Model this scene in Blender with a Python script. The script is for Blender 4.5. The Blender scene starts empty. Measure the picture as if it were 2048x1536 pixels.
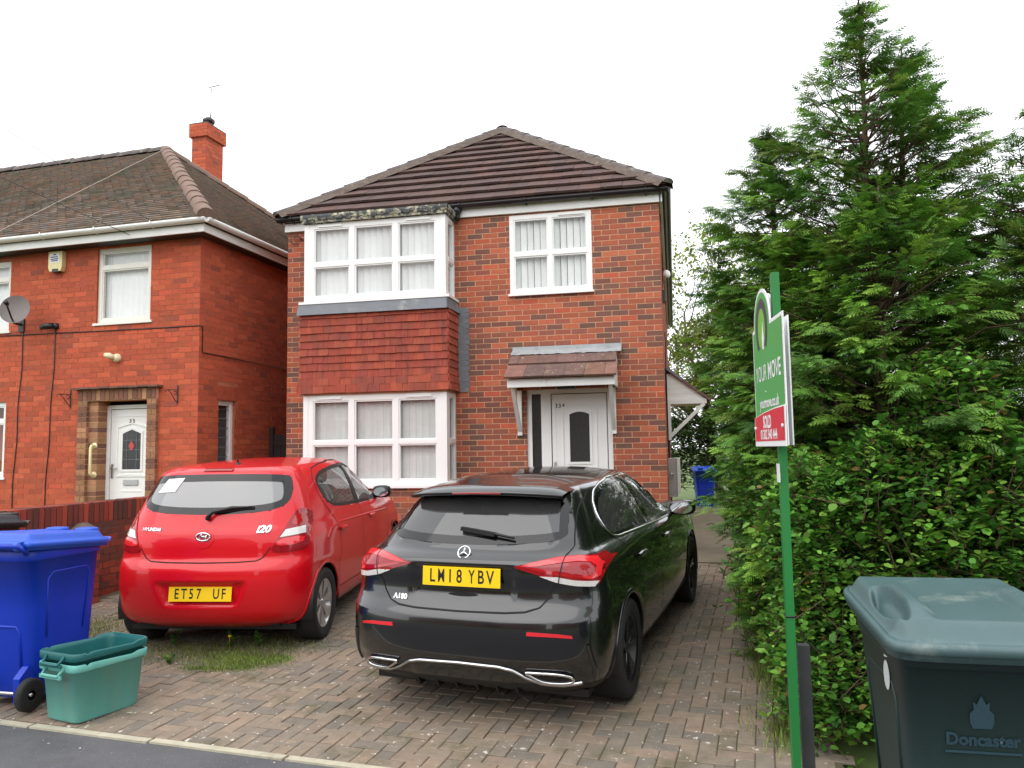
import bpy, bmesh, math, random
import numpy as np
from mathutils import Vector, Matrix
from mathutils.bvhtree import BVHTree

random.seed(7)
rng = np.random.default_rng(7)
R = math.radians
scene = bpy.context.scene
COL = scene.collection

# ---------------------------------------------------------------- camera
CAM_POS = (0.1465, -10.417, 1.68)
CAM_YAW, CAM_PITCH, CAM_ROLL = 0.2062, 0.0849, -0.0159
FOCAL_PX = 1539.8            # for a frame 2048 pixels wide


def cam_axes():
    f = np.array([-math.sin(CAM_YAW) * math.cos(CAM_PITCH), math.cos(CAM_YAW) * math.cos(CAM_PITCH), math.sin(CAM_PITCH)])
    r = np.array([math.cos(CAM_YAW), math.sin(CAM_YAW), 0.0])
    u = np.cross(r, f)
    c, s = math.cos(CAM_ROLL), math.sin(CAM_ROLL)
    return c * r + s * u, -s * r + c * u, f


AX_R, AX_U, AX_F = cam_axes()
cam_data = bpy.data.cameras.new('camera')
cam_data.sensor_width = 36.0
cam_data.lens = FOCAL_PX / 2048 * 36.0
cam_data.clip_start = 0.05
cam_data.clip_end = 2000
cam = bpy.data.objects.new('camera', cam_data)
COL.objects.link(cam)
m = Matrix.Identity(4)
for i in range(3):
    m[i][0], m[i][1], m[i][2], m[i][3] = AX_R[i], AX_U[i], -AX_F[i], CAM_POS[i]
cam.matrix_world = m
scene.camera = cam


def pix(W):
    d = np.atleast_2d(np.asarray(W, float)) - np.array(CAM_POS)
    z = d @ AX_F
    return np.stack([1024 + FOCAL_PX * (d @ AX_R) / z, 768 - FOCAL_PX * (d @ AX_U) / z, z], -1)


# ---------------------------------------------------------------- sky and sun
SUN_EL, SUN_AZ = R(52), R(205)       # azimuth measured clockwise from +Y
world = bpy.data.worlds.new('World')
scene.world = world
world.use_nodes = True
wn, wl = world.node_tree.nodes, world.node_tree.links
wn.clear()
w_out = wn.new('ShaderNodeOutputWorld')
w_bg = wn.new('ShaderNodeBackground')
sky = wn.new('ShaderNodeTexSky')
sky.sky_type = 'NISHITA'
sky.sun_disc = False
sky.sun_elevation = SUN_EL
sky.sun_rotation = SUN_AZ
sky.air_density = 1.0
sky.dust_density = 4.0
w_mix = wn.new('ShaderNodeMixRGB')      # thick white cloud in front of the blue sky
w_mix.inputs[0].default_value = 0.92
w_mix.inputs[2].default_value = (12.2, 12.4, 12.7, 1)
wl.new(sky.outputs[0], w_mix.inputs[1])
wl.new(w_mix.outputs[0], w_bg.inputs[0])
w_bg.inputs[1].default_value = 0.125
wl.new(w_bg.outputs[0], w_out.inputs[0])

sun_data = bpy.data.lights.new('sun', 'SUN')
sun_data.energy = 1.1
sun_data.angle = R(70)
sun_data.color = (1.0, 0.97, 0.93)
sun = bpy.data.objects.new('sun', sun_data)
COL.objects.link(sun)
sdir = Vector((math.sin(SUN_AZ) * math.cos(SUN_EL), math.cos(SUN_AZ) * math.cos(SUN_EL), math.sin(SUN_EL)))
sun.rotation_euler = sdir.to_track_quat('Z', 'Y').to_euler()
sun.location = (0, -8, 12)

scene.view_settings.view_transform = 'Standard'
scene.view_settings.look = 'None'
scene.view_settings.exposure = 0.35
scene.view_settings.gamma = 1.0
scene.render.engine = 'CYCLES'
scene.cycles.max_bounces = 8
scene.cycles.diffuse_bounces = 3
scene.cycles.glossy_bounces = 4
scene.cycles.transmission_bounces = 4
scene.cycles.transparent_max_bounces = 12
scene.cycles.caustics_reflective = False
scene.cycles.caustics_refractive = False
scene.cycles.use_denoising = True

# ---------------------------------------------------------------- helpers


def srgb(r, g, b):
    return tuple(((c / 255) / 12.92 if c / 255 <= 0.04045 else ((c / 255 + 0.055) / 1.055) ** 2.4) for c in (r, g, b))


def mat(name, col, rough=0.6, var=0.12, scale=6.0, bump=0.0, bscale=60.0, metal=0.0, coat=0.0, attr=False, spec=0.5,
        spots=None, spot_scale=30.0, spot_amt=0.66, streak=False, sheen=0.0, sss=0.0, space='world', dirt=None, dirt_scale=2.0, dirt_at=0.55):
    """Principled surface: colour (or the mesh's own bcol attribute) broken up by noise, optional lichen spots, dirt and relief."""
    mt = bpy.data.materials.new(name)
    mt.use_nodes = True
    n, l = mt.node_tree.nodes, mt.node_tree.links
    bs = n['Principled BSDF']
    bs.inputs['Roughness'].default_value = rough
    bs.inputs['Metallic'].default_value = metal
    bs.inputs['Specular IOR Level'].default_value = spec
    if coat:
        bs.inputs['Coat Weight'].default_value = coat
        bs.inputs['Coat Roughness'].default_value = 0.04
    if sheen:
        bs.inputs['Sheen Weight'].default_value = sheen
    if space == 'world':
        geo = n.new('ShaderNodeNewGeometry')
        pos = geo.outputs['Position']
    else:
        tc = n.new('ShaderNodeTexCoord')
        pos = tc.outputs['Object']
    if streak:
        mp = n.new('ShaderNodeMapping')
        mp.inputs['Scale'].default_value = (1, 1, 0.12)
        l.new(pos, mp.inputs['Vector'])
        vpos = mp.outputs[0]
    else:
        vpos = pos
    if attr:
        a = n.new('ShaderNodeAttribute')
        a.attribute_name = 'bcol'
        cur = a.outputs['Color']
    else:
        c = n.new('ShaderNodeRGB')
        c.outputs[0].default_value = (*col, 1)
        cur = c.outputs[0]
    if var:
        nz = n.new('ShaderNodeTexNoise')
        nz.inputs['Scale'].default_value = scale
        nz.inputs['Detail'].default_value = 6
        nz.inputs['Roughness'].default_value = 0.65
        l.new(vpos, nz.inputs['Vector'])
        mr = n.new('ShaderNodeMapRange')
        mr.inputs['From Min'].default_value = 0.25
        mr.inputs['From Max'].default_value = 0.75
        mr.inputs['To Min'].default_value = 1 - var
        mr.inputs['To Max'].default_value = 1 + var
        l.new(nz.outputs['Fac'], mr.inputs['Value'])
        mx = n.new('ShaderNodeMixRGB')
        mx.blend_type = 'MULTIPLY'
        mx.inputs[0].default_value = 1
        l.new(cur, mx.inputs[1])
        l.new(mr.outputs[0], mx.inputs[2])
        cur = mx.outputs[0]
    if dirt:
        nz = n.new('ShaderNodeTexNoise')
        nz.inputs['Scale'].default_value = dirt_scale
        nz.inputs['Detail'].default_value = 8
        nz.inputs['Roughness'].default_value = 0.7
        l.new(vpos, nz.inputs['Vector'])
        mr = n.new('ShaderNodeMapRange')
        mr.inputs['From Min'].default_value = dirt_at
        mr.inputs['From Max'].default_value = dirt_at + 0.13
        mr.inputs['To Max'].default_value = 0.8
        l.new(nz.outputs['Fac'], mr.inputs['Value'])
        mx = n.new('ShaderNodeMixRGB')
        l.new(mr.outputs[0], mx.inputs[0])
        l.new(cur, mx.inputs[1])
        mx.inputs[2].default_value = (*dirt, 1)
        cur = mx.outputs[0]
    if spots:
        nz = n.new('ShaderNodeTexNoise')
        nz.inputs['Scale'].default_value = spot_scale
        nz.inputs['Detail'].default_value = 3
        l.new(pos, nz.inputs['Vector'])
        mr = n.new('ShaderNodeMapRange')
        mr.inputs['From Min'].default_value = spot_amt
        mr.inputs['From Max'].default_value = spot_amt + 0.03
        l.new(nz.outputs['Fac'], mr.inputs['Value'])
        mx = n.new('ShaderNodeMixRGB')
        l.new(mr.outputs[0], mx.inputs[0])
        l.new(cur, mx.inputs[1])
        mx.inputs[2].default_value = (*spots, 1)
        cur = mx.outputs[0]
    l.new(cur, bs.inputs['Base Color'])
    if sss:
        bs.inputs['Subsurface Weight'].default_value = sss
        bs.inputs['Subsurface Radius'].default_value = (0.02, 0.02, 0.01)
    if bump:
        nb = n.new('ShaderNodeTexNoise')
        nb.inputs['Scale'].default_value = bscale
        nb.inputs['Detail'].default_value = 5
        l.new(pos, nb.inputs['Vector'])
        bp = n.new('ShaderNodeBump')
        bp.inputs['Strength'].default_value = bump
        bp.inputs['Distance'].default_value = 0.01
        l.new(nb.outputs['Fac'], bp.inputs['Height'])
        l.new(bp.outputs[0], bs.inputs['Normal'])
    return mt


def glass_mat(name, tint=(0.9, 0.95, 0.95), refl=1.0, rough=0.0, ior=1.5, dust_sheen=0.0):
    """Pane: partly clear, with the mirror reflection that glass has at each angle."""
    mt = bpy.data.materials.new(name)
    mt.use_nodes = True
    n, l = mt.node_tree.nodes, mt.node_tree.links
    n.clear()
    out = n.new('ShaderNodeOutputMaterial')
    tr = n.new('ShaderNodeBsdfTransparent')
    tr.inputs[0].default_value = (*tint, 1)
    gl = n.new('ShaderNodeBsdfGlossy')
    gl.inputs['Roughness'].default_value = rough
    gl.inputs[0].default_value = (refl, refl, refl, 1)
    fr = n.new('ShaderNodeFresnel')
    gb = n.new('ShaderNodeNewGeometry')         # the same reflection from either side of the pane
    ir = n.new('ShaderNodeMapRange')
    ir.inputs['To Min'].default_value = ior
    ir.inputs['To Max'].default_value = 1 / ior
    l.new(gb.outputs['Backfacing'], ir.inputs['Value'])
    l.new(ir.outputs[0], fr.inputs[0])
    mx = n.new('ShaderNodeMixShader')
    l.new(fr.outputs[0], mx.inputs[0])
    l.new(tr.outputs[0], mx.inputs[1])
    l.new(gl.outputs[0], mx.inputs[2])
    last = mx.outputs[0]
    if dust_sheen:  # dusty film and reflected sky, both put in as flat diffuse grey
        df = n.new('ShaderNodeBsdfDiffuse')
        df.inputs[0].default_value = (0.75, 0.76, 0.76, 1)
        m2 = n.new('ShaderNodeMixShader')
        m2.inputs[0].default_value = dust_sheen
        l.new(last, m2.inputs[1])
        l.new(df.outputs[0], m2.inputs[2])
        last = m2.outputs[0]
    l.new(last, out.inputs[0])
    return mt


class MB:
    """Collects faces and builds ONE mesh object."""

    def __init__(s):
        s.v, s.f, s.m, s.sm, s.c = [], [], [], [], []
        s.col = (0.5, 0.5, 0.5)

    def add(s, verts, faces, mi=0, smooth=False):
        b = len(s.v)
        s.v.extend([tuple(map(float, p)) for p in verts])
        for f in faces:
            s.f.append(tuple(b + i for i in f))
            s.m.append(mi)
            s.sm.append(smooth)
            s.c.append(s.col)
        return s

    def box(s, x0, x1, y0, y1, z0, z1, mi=0, skip=''):
        v = [(x0, y0, z0), (x1, y0, z0), (x1, y1, z0), (x0, y1, z0), (x0, y0, z1), (x1, y0, z1), (x1, y1, z1), (x0, y1, z1)]
        fs = {'b': (0, 3, 2, 1), 't': (4, 5, 6, 7), 'f': (0, 1, 5, 4), 'r': (1, 2, 6, 5), 'k': (2, 3, 7, 6), 'l': (3, 0, 4, 7)}
        return s.add(v, [f for k, f in fs.items() if k not in skip], mi)

    def obox(s, c, ax, ay, az, hx, hy, hz, mi=0):
        """box by centre, three axes and half sizes"""
        c, ax, ay, az = (np.asarray(q, float) for q in (c, ax, ay, az))
        v = [c + sx * hx * ax + sy * hy * ay + sz * hz * az for sz in (-1, 1) for sx, sy in ((-1, -1), (1, -1), (1, 1), (-1, 1))]
        return s.add(v, [(0, 3, 2, 1), (4, 5, 6, 7), (0, 1, 5, 4), (1, 2, 6, 5), (2, 3, 7, 6), (3, 0, 4, 7)], mi)

    def bar(s, p, q, w, h, up=(0, 0, 1), mi=0):
        p, q = np.asarray(p, float), np.asarray(q, float)
        a = q - p
        L = np.linalg.norm(a)
        a = a / L
        b = np.cross(a, np.asarray(up, float))
        b /= np.linalg.norm(b)
        c = np.cross(b, a)
        return s.obox((p + q) / 2, a, b, c, L / 2, w / 2, h / 2, mi)

    def prism(s, poly, vec, mi=0, smooth=False):
        """polygon (3D points) swept along vec"""
        p = [np.asarray(q, float) for q in poly]
        vec = np.asarray(vec, float)
        n = len(p)
        v = p + [q + vec for q in p]
        f = [tuple(range(n))[::-1], tuple(range(n, 2 * n))]
        f += [(i, (i + 1) % n, (i + 1) % n + n, i + n) for i in range(n)]
        return s.add(v, f, mi, smooth)

    def tube(s, path, r, n=8, mi=0, cap=True, smooth=True, squash=None):
        P = [np.asarray(q, float) for q in path]
        rr = r if hasattr(r, '__len__') else [r] * len(P)
        rings = []
        prev = None
        for i, p in enumerate(P):
            t = P[min(i + 1, len(P) - 1)] - P[max(i - 1, 0)]
            t = t / (np.linalg.norm(t) + 1e-12)
            if prev is None:
                up = np.array([0, 0, 1.0]) if abs(t[2]) < 0.9 else np.array([1.0, 0, 0])
            else:
                up = prev
            a = np.cross(t, up)
            a /= np.linalg.norm(a) + 1e-12
            b = np.cross(a, t)
            prev = b
            rings.append([p + rr[i] * (math.cos(k * 2 * math.pi / n) * a + math.sin(k * 2 * math.pi / n) * b) for k in range(n)])
        v = [q for g in rings for q in g]
        f = [(i * n + k, i * n + (k + 1) % n, (i + 1) * n + (k + 1) % n, (i + 1) * n + k) for i in range(len(P) - 1) for k in range(n)]
        if cap:
            f += [tuple(range(n))[::-1], tuple(range((len(P) - 1) * n, len(P) * n))]
        return s.add(v, f, mi, smooth)

    def lathe(s, prof, n=24, c=(0, 0, 0), axis='z', mi=0, smooth=True, close=False):
        v, f = [], []
        for r, h in prof:
            for k in range(n):
                a = 2 * math.pi * k / n
                x, y, z = r * math.cos(a), r * math.sin(a), h
                if axis == 'x':
                    x, y, z = z, x, y
                if axis == 'y':
                    x, y, z = x, z, y
                v.append((c[0] + x, c[1] + y, c[2] + z))
        m_ = len(prof)
        for i in range(m_ - 1):
            for k in range(n):
                f.append((i * n + k, i * n + (k + 1) % n, (i + 1) * n + (k + 1) % n, (i + 1) * n + k))
        if close:
            f += [tuple(range(n))[::-1], tuple(range((m_ - 1) * n, m_ * n))]
        return s.add(v, f, mi, smooth)

    def grid(s, P, mi=0, smooth=True, closed=False):
        """P: rows x cols x 3"""
        a, b = len(P), len(P[0])
        v = [tuple(q) for row in P for q in row]
        f = []
        for i in range(a - 1):
            for j in range(b if closed else b - 1):
                f.append((i * b + j, i * b + (j + 1) % b, (i + 1) * b + (j + 1) % b, (i + 1) * b + j))
        return s.add(v, f, mi, smooth)

    def mesh(s, name, colors=False):
        me = bpy.data.meshes.new(name)
        me.from_pydata(s.v, [], s.f)
        me.polygons.foreach_set('material_index', s.m)
        me.polygons.foreach_set('use_smooth', s.sm)
        if colors:
            at = me.attributes.new('bcol', 'FLOAT_COLOR', 'FACE')
            at.data.foreach_set('color', np.array([(*c, 1.0) for c in s.c], 'f').ravel())
        me.update()
        return me

    def build(s, name, mats, parent=None, colors=False, kind=None, recalc=False):
        me = s.mesh(name, colors)
        if recalc:
            b = bmesh.new()
            b.from_mesh(me)
            bmesh.ops.recalc_face_normals(b, faces=b.faces)
            b.to_mesh(me)
            b.free()
        for q in (mats if isinstance(mats, (list, tuple)) else [mats]):
            me.materials.append(q)
        return link(name, me, parent, kind)


def link(name, data, parent=None, kind=None):
    o = bpy.data.objects.new(name, data)
    COL.objects.link(o)
    if parent is not None:
        o.parent = parent
    if kind:
        o['kind'] = kind
    return o


def tag(o, label, cat, group=None):
    o['label'] = label
    o['category'] = cat
    if group:
        o['group'] = group
    return o


def thing(name, label, cat, loc=(0, 0, 0), rz=0.0, group=None):
    o = link(name, None)
    o.empty_display_size = 0.2
    o.location = loc
    o.rotation_euler = (0, 0, rz)
    return tag(o, label, cat, group)


def text_mesh(txt, size, font_shear=0.0, extrude=0.0, bold=0.0, align='CENTER', space=1.0, resolution=3):
    cu = bpy.data.curves.new('lettering', 'FONT')
    cu.body = txt
    cu.size = size
    cu.shear = font_shear
    cu.extrude = extrude
    cu.offset = bold
    cu.align_x = align
    cu.align_y = 'CENTER'
    cu.space_character = space
    cu.resolution_u = resolution
    o = bpy.data.objects.new('lettering_tmp', cu)
    COL.objects.link(o)
    dg = bpy.context.evaluated_depsgraph_get()
    me = bpy.data.meshes.new_from_object(o.evaluated_get(dg))
    bpy.data.objects.remove(o)
    bpy.data.curves.remove(cu)
    return me


def lettering(txt, size, material, parent, origin, ux, uy, name='lettering', **kw):
    """flat text with its own plane: origin + x*ux + y*uy"""
    me = text_mesh(txt, size, **kw)
    ux, uy, origin = Vector(ux), Vector(uy), Vector(origin)
    uz = ux.cross(uy)
    for v in me.vertices:
        x, y, z = v.co
        v.co = origin + ux * x + uy * y + uz * z
    me.materials.clear()
    me.materials.append(material)
    return link(name, me, parent)


def ground_z(y, x=0.0):
    """driveway rises gently from the pavement to the house, then falls away along the side path"""
    if y < -6.4:
        return 0.0
    if y < 0.0:
        return 0.04 * (y + 6.4)
    return 0.256 - 0.026 * y


def dist_poly(a, b):
    return math.hypot(a[0] - b[0], a[1] - b[1])
# ================================================================ materials of the setting
M = {}
M['asphalt'] = mat('asphalt', srgb(86, 86, 89), 0.9, 0.22, 3.0, 0.5, 220, spots=srgb(120, 118, 115), spot_scale=75, spot_amt=0.64, dirt=srgb(76, 74, 70), dirt_scale=1.3)
M['soil'] = mat('soil', srgb(92, 84, 62), 0.95, 0.35, 9.0, 0.6, 60, dirt=srgb(78, 90, 45), dirt_scale=3.0, dirt_at=0.5)
M['grass_ground'] = mat('grass_ground', srgb(80, 100, 45), 0.95, 0.3, 2.0, 0.5, 40)
M['paver'] = mat('paver', (0.2, 0.15, 0.12), 0.88, 0.2, 14.0, 0.35, 130, attr=True, spots=srgb(196, 190, 178), spot_scale=26, spot_amt=0.675, dirt=srgb(92, 88, 64), dirt_scale=2.2, dirt_at=0.53)
M['kerb'] = mat('kerb_concrete', srgb(176, 170, 150), 0.9, 0.2, 9.0, 0.3, 90, dirt=srgb(110, 105, 85), dirt_scale=3.5, dirt_at=0.6)
M['concrete'] = mat('path_concrete', srgb(118, 108, 90), 0.9, 0.22, 2.5, 0.3, 60, dirt=srgb(84, 84, 58), dirt_scale=1.2)
M['white'] = mat('white_upvc', (0.86, 0.86, 0.85), 0.28, 0.02, 3.0, spec=0.4)
M['white_paint'] = mat('white_paint', (0.80, 0.80, 0.78), 0.45, 0.05, 5.0, dirt=srgb(190, 186, 172), dirt_scale=4, dirt_at=0.62)
M['cream'] = mat('cream_upvc', (0.78, 0.77, 0.70), 0.35, 0.03, 3.0)
M['black_plastic'] = mat('black_plastic', (0.012, 0.012, 0.014), 0.32, 0.1, 8.0)
M['rubber'] = mat('black_rubber', (0.010, 0.010, 0.010), 0.7, 0.1, 20.0)
M['lead'] = mat('lead_sheet', srgb(112, 116, 122), 0.55, 0.14, 7.0, 0.15, 30, dirt=srgb(150, 152, 150), dirt_scale=5)
M['pale_lead'] = mat('pale_lead', srgb(158, 162, 164), 0.55, 0.15, 7.0, 0.15, 30, dirt=srgb(120, 124, 124), dirt_scale=5)
M['dark_metal'] = mat('dark_metal', (0.03, 0.03, 0.03), 0.5, 0.1, 10)
M['steel'] = mat('steel', (0.55, 0.55, 0.55), 0.3, 0.05, 10, metal=1.0)
M['glass'] = glass_mat('window_glass', (0.97, 0.98, 0.98), ior=1.6)
M['dark_room'] = mat('dark_room', (0.22, 0.22, 0.22), 0.9, 0.2, 2.0)
M['blind'] = mat('blind_fabric', (0.88, 0.89, 0.88), 0.85, 0.05, 6.0)
M['blind_grey'] = mat('blind_grey', (0.66, 0.67, 0.65), 0.85, 0.06, 6.0)
M['obscure'] = mat('obscure_glass', (0.035, 0.036, 0.038), 0.12, 0.25, 30.0, 0.12, 130)


def colour_jitter(c, s=0.12):
    k = 1 + random.uniform(-s, s)
    return tuple(max(0.0, q * k * (1 + random.uniform(-0.04, 0.04))) for q in c)


# ================================================================ ground
def edge_y(x):
    """front edge of the driveway, where it meets the pavement"""
    return -6.225 - 0.112 * (x + 3.3)


g = MB()
ys = [-400, -6.45, 0.0, 13.0, 60.0, 600]
zs = [-0.14, -0.05, 0.206, -0.14, -0.14, -0.14]
for i in range(5):
    g.add([(-600, ys[i], zs[i]), (600, ys[i], zs[i]), (600, ys[i + 1], zs[i + 1]), (-600, ys[i + 1], zs[i + 1])], [(0, 1, 2, 3)])
g.build('ground', M['grass_ground'], kind='structure')

g = MB()
g.add([(-40, -12.2, 0.0), (40, -12.2, 0.0), (40, edge_y(40), 0.0), (-40, edge_y(-40), 0.0)], [(0, 1, 2, 3)])
g.box(-40, 40, -12.33, -12.2, -0.14, 0.002)
pavement = g.build('pavement', M['asphalt'], kind='structure')
g = MB()
g.add([(-60, -20, -0.12), (60, -20, -0.12), (60, -12.33, -0.12), (-60, -12.33, -0.12)], [(0, 1, 2, 3)])
g.build('road', M['asphalt'], kind='structure')
# edging stones between pavement and driveway
KA = math.atan(0.112)
for i in range(11):
    x0 = -6.6 + i * 0.92
    e = MB()
    dz = random.uniform(-0.002, 0.003)
    j = random.uniform(-0.004, 0.004)
    e.prism([(0.004, -0.028, -0.1), (0.912, -0.028, -0.1), (0.912, 0.026, -0.1), (0.004, 0.026, -0.1)], (0, 0, 0.112 + dz))
    o = e.build('edging_stone', M['kerb'], pavement)
    o.location = (x0, edge_y(x0) + j, 0)
    o.rotation_euler = (0, 0, -KA + random.uniform(-0.006, 0.006))

# driveway bed and pavers
DX0, DX1, DY1 = -6.12, 0.95, -0.45
g = MB()
nseg = 24
xs_ = np.linspace(DX0, DX1, nseg + 1)
g.grid([[(x, y, ground_z(y) - 0.007) for x in xs_ for y in [max(edge_y(x) + 0.026, -9.0)]]] + [[(x, y0, ground_z(y0) - 0.007) for x in xs_] for y0 in (-5.8, DY1)], smooth=False)
driveway = g.build('driveway', M['soil'], kind='structure')

PAV = [srgb(*c) for c in ((132, 118, 102), (128, 116, 102), (136, 120, 103), (124, 113, 100), (118, 109, 98), (131, 115, 100), (125, 115, 102), (138, 120, 104), (114, 106, 96), (129, 117, 103))]
PW = 0.1


def paver_mesh(lx, ly, col, name='paver', h=0.012):
    b = MB()
    b.col = col
    c = 0.005
    hx, hy = lx / 2 - 0.0028, ly / 2 - 0.0028
    v = [(-hx, -hy, -h), (hx, -hy, -h), (hx, hy, -h), (-hx, hy, -h), (-hx, -hy, -c * 0.7), (hx, -hy, -c * 0.7), (hx, hy, -c * 0.7), (-hx, hy, -c * 0.7),
         (-hx + c, -hy + c, 0), (hx - c, -hy + c, 0), (hx - c, hy - c, 0), (-hx + c, hy - c, 0)]
    f = [(8, 9, 10, 11)]
    for k in range(4):
        n_ = (k + 1) % 4
        f += [(k, n_, n_ + 4, k + 4), (k + 4, n_ + 4, n_ + 8, k + 8)]
    b.add(v, f)
    return b


ca, sa = math.cos(KA), -math.sin(KA)
O0 = np.array([DX0, edge_y(DX0)])


def drive_xy(a, b):
    return O0[0] + a * ca - b * sa, O0[1] + a * sa + b * ca


blocks = []          # (x, y, horizontal?, size)
NA = 74
for i in range(NA):                       # border row, each block end-on to the pavement
    blocks.append((i * PW + PW / 2, 0.035 + PW, PW, 2 * PW))
b0 = 0.035 + 2 * PW
for ix in range(-2, NA + 1):
    for iy in range(-2, 66):
        d = (ix - iy) % 4
        if d == 0:
            blocks.append(((ix + 1) * PW, b0 + (iy + 0.5) * PW, 2 * PW, PW))
        elif d == 3 and iy == -1:            # cut block against the border row
            blocks.append(((ix + 0.5) * PW, b0 + 0.5 * PW, PW, PW))
        elif d == 3:
            blocks.append(((ix + 0.5) * PW, b0 + (iy + 1) * PW, PW, 2 * PW))
lay = []
for a, b, la, lb in blocks:
    if b - lb / 2 < 0.03 or (b - lb / 2 < b0 - 1e-6 and b > b0 - 0.02):
        continue
    x, y = drive_xy(a, b)
    if not (DX0 + 0.02 < x < DX1 - 0.02 and y < DY1 - 0.06):
        continue
    lay.append((x, y, la, lb))


def car_shadow(x, y):
    return (-2.6 < x < -0.15 and -5.4 < y < -1.2) or (-4.6 < x < -2.6 and -4.6 < y < -0.9)


W = np.array([(x, y, ground_z(y)) for x, y, _, _ in lay])
P_ = pix(W)
score = np.where((P_[:, 0] > 60) & (P_[:, 0] < 1560) & (P_[:, 1] > 0) & (P_[:, 1] < 1560), 1 / P_[:, 2] ** 2, 0)
score = np.array([s * (0.05 if car_shadow(x, y) else 1) * (0.1 if (x < -3.35 and y < -5.6) else 1) for s, (x, y, _, _) in zip(score, lay)])
top = set(np.argsort(-score)[:300].tolist())
PM = {}
for la, lb in ((2 * PW, PW), (PW, 2 * PW), (PW, PW)):
    for k, c in enumerate(PAV):
        me = paver_mesh(la, lb, c).mesh('paver', True)
        me.materials.append(M['paver'])
        PM[(round(la, 2), round(lb, 2), k)] = me
rest = MB()
slope = math.atan(0.04)
for i, (x, y, la, lb) in enumerate(lay):
    k = random.randrange(len(PAV))
    z = ground_z(max(y, -6.4)) + 0.002 + random.uniform(-0.0025, 0.0025) - (0.012 if False else 0)
    rx, ry = random.gauss(0, 0.008), random.gauss(0, 0.008)
    rz = -KA + random.gauss(0, 0.006)
    if i in top:
        o = link('paver', PM[(round(la, 2), round(lb, 2), k)], driveway)
        o.location = (x, y, z)
        o.rotation_euler = (slope + rx, ry, rz)
    else:
        b = paver_mesh(la, lb, PAV[k])
        mt = Matrix.Translation((x, y, z)) @ Matrix.Rotation(rz, 4, 'Z') @ Matrix.Rotation(slope + rx, 4, 'X') @ Matrix.Rotation(ry, 4, 'Y')
        rest.col = PAV[k]
        rest.add([mt @ Vector(q) for q in b.v], b.f)
rest.build('pavers', M['paver'], driveway, colors=True, kind='stuff')

# concrete side path running back beside the house
g = MB()
NP_ = 14
row = []
for i in range(NP_ + 1):
    y = -0.47 + i * (13.0 / NP_)
    row.append([(0.06, y, ground_z(y) + 0.02), (1.15, y, ground_z(y) + 0.02)])
g.grid(row, smooth=False)
g.add([(0.06, -0.47, 0.1), (1.15, -0.47, 0.1), (1.15, -0.47, ground_z(-0.47) + 0.02), (0.06, -0.47, ground_z(-0.47) + 0.02)], [(0, 1, 2, 3)])
g.build('side_path', M['concrete'], kind='structure')
# ================================================================ brickwork
def brick_rows(u0, u1, z0, z1, ztop_joint, course, length, openings, corner='right', odd_stretcher=True, joint=0.0115):
    """bricks (ua, ub, za, zb, full?) in stretcher bond between u0 and u1, cut round the openings"""
    out = []
    i0 = int(math.floor((ztop_joint - z1) / course)) - 1
    i1 = int(math.ceil((ztop_joint - z0) / course)) + 1
    for i in range(i0, i1):
        zt = ztop_joint - i * course - joint / 2
        zb = zt - course + joint
        zt2, zb2 = min(zt, z1), max(zb, z0)
        if zt2 - zb2 < 0.012:
            continue
        stretcher = (i % 2 == 1) == odd_stretcher
        pos = 0.0
        W_ = u1 - u0
        first = length - joint if stretcher else length / 2 - joint
        a = 0.0
        wdt = first
        while a < W_ - 0.015:
            b = min(a + wdt, W_)
            ua, ub = (u1 - b, u1 - a) if corner == 'right' else (u0 + a, u0 + b)
            segs = [(ua, ub)]
            for (oa, ob, oz0, oz1) in openings:
                if zb2 < oz1 - 0.004 and zt2 > oz0 + 0.004:
                    ns = []
                    for p, q in segs:
                        if q <= oa or p >= ob:
                            ns.append((p, q))
                        else:
                            if p < oa:
                                ns.append((p, oa))
                            if q > ob:
                                ns.append((ob, q))
                    segs = ns
            for p, q in segs:
                if q - p > 0.012:
                    full = abs((q - p) - (length - joint)) < 1e-4 and abs((zt2 - zb2) - (course - joint)) < 1e-4
                    out.append((p, q, zb2, zt2, full))
            a = b + joint
            wdt = length - joint
    return out


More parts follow.
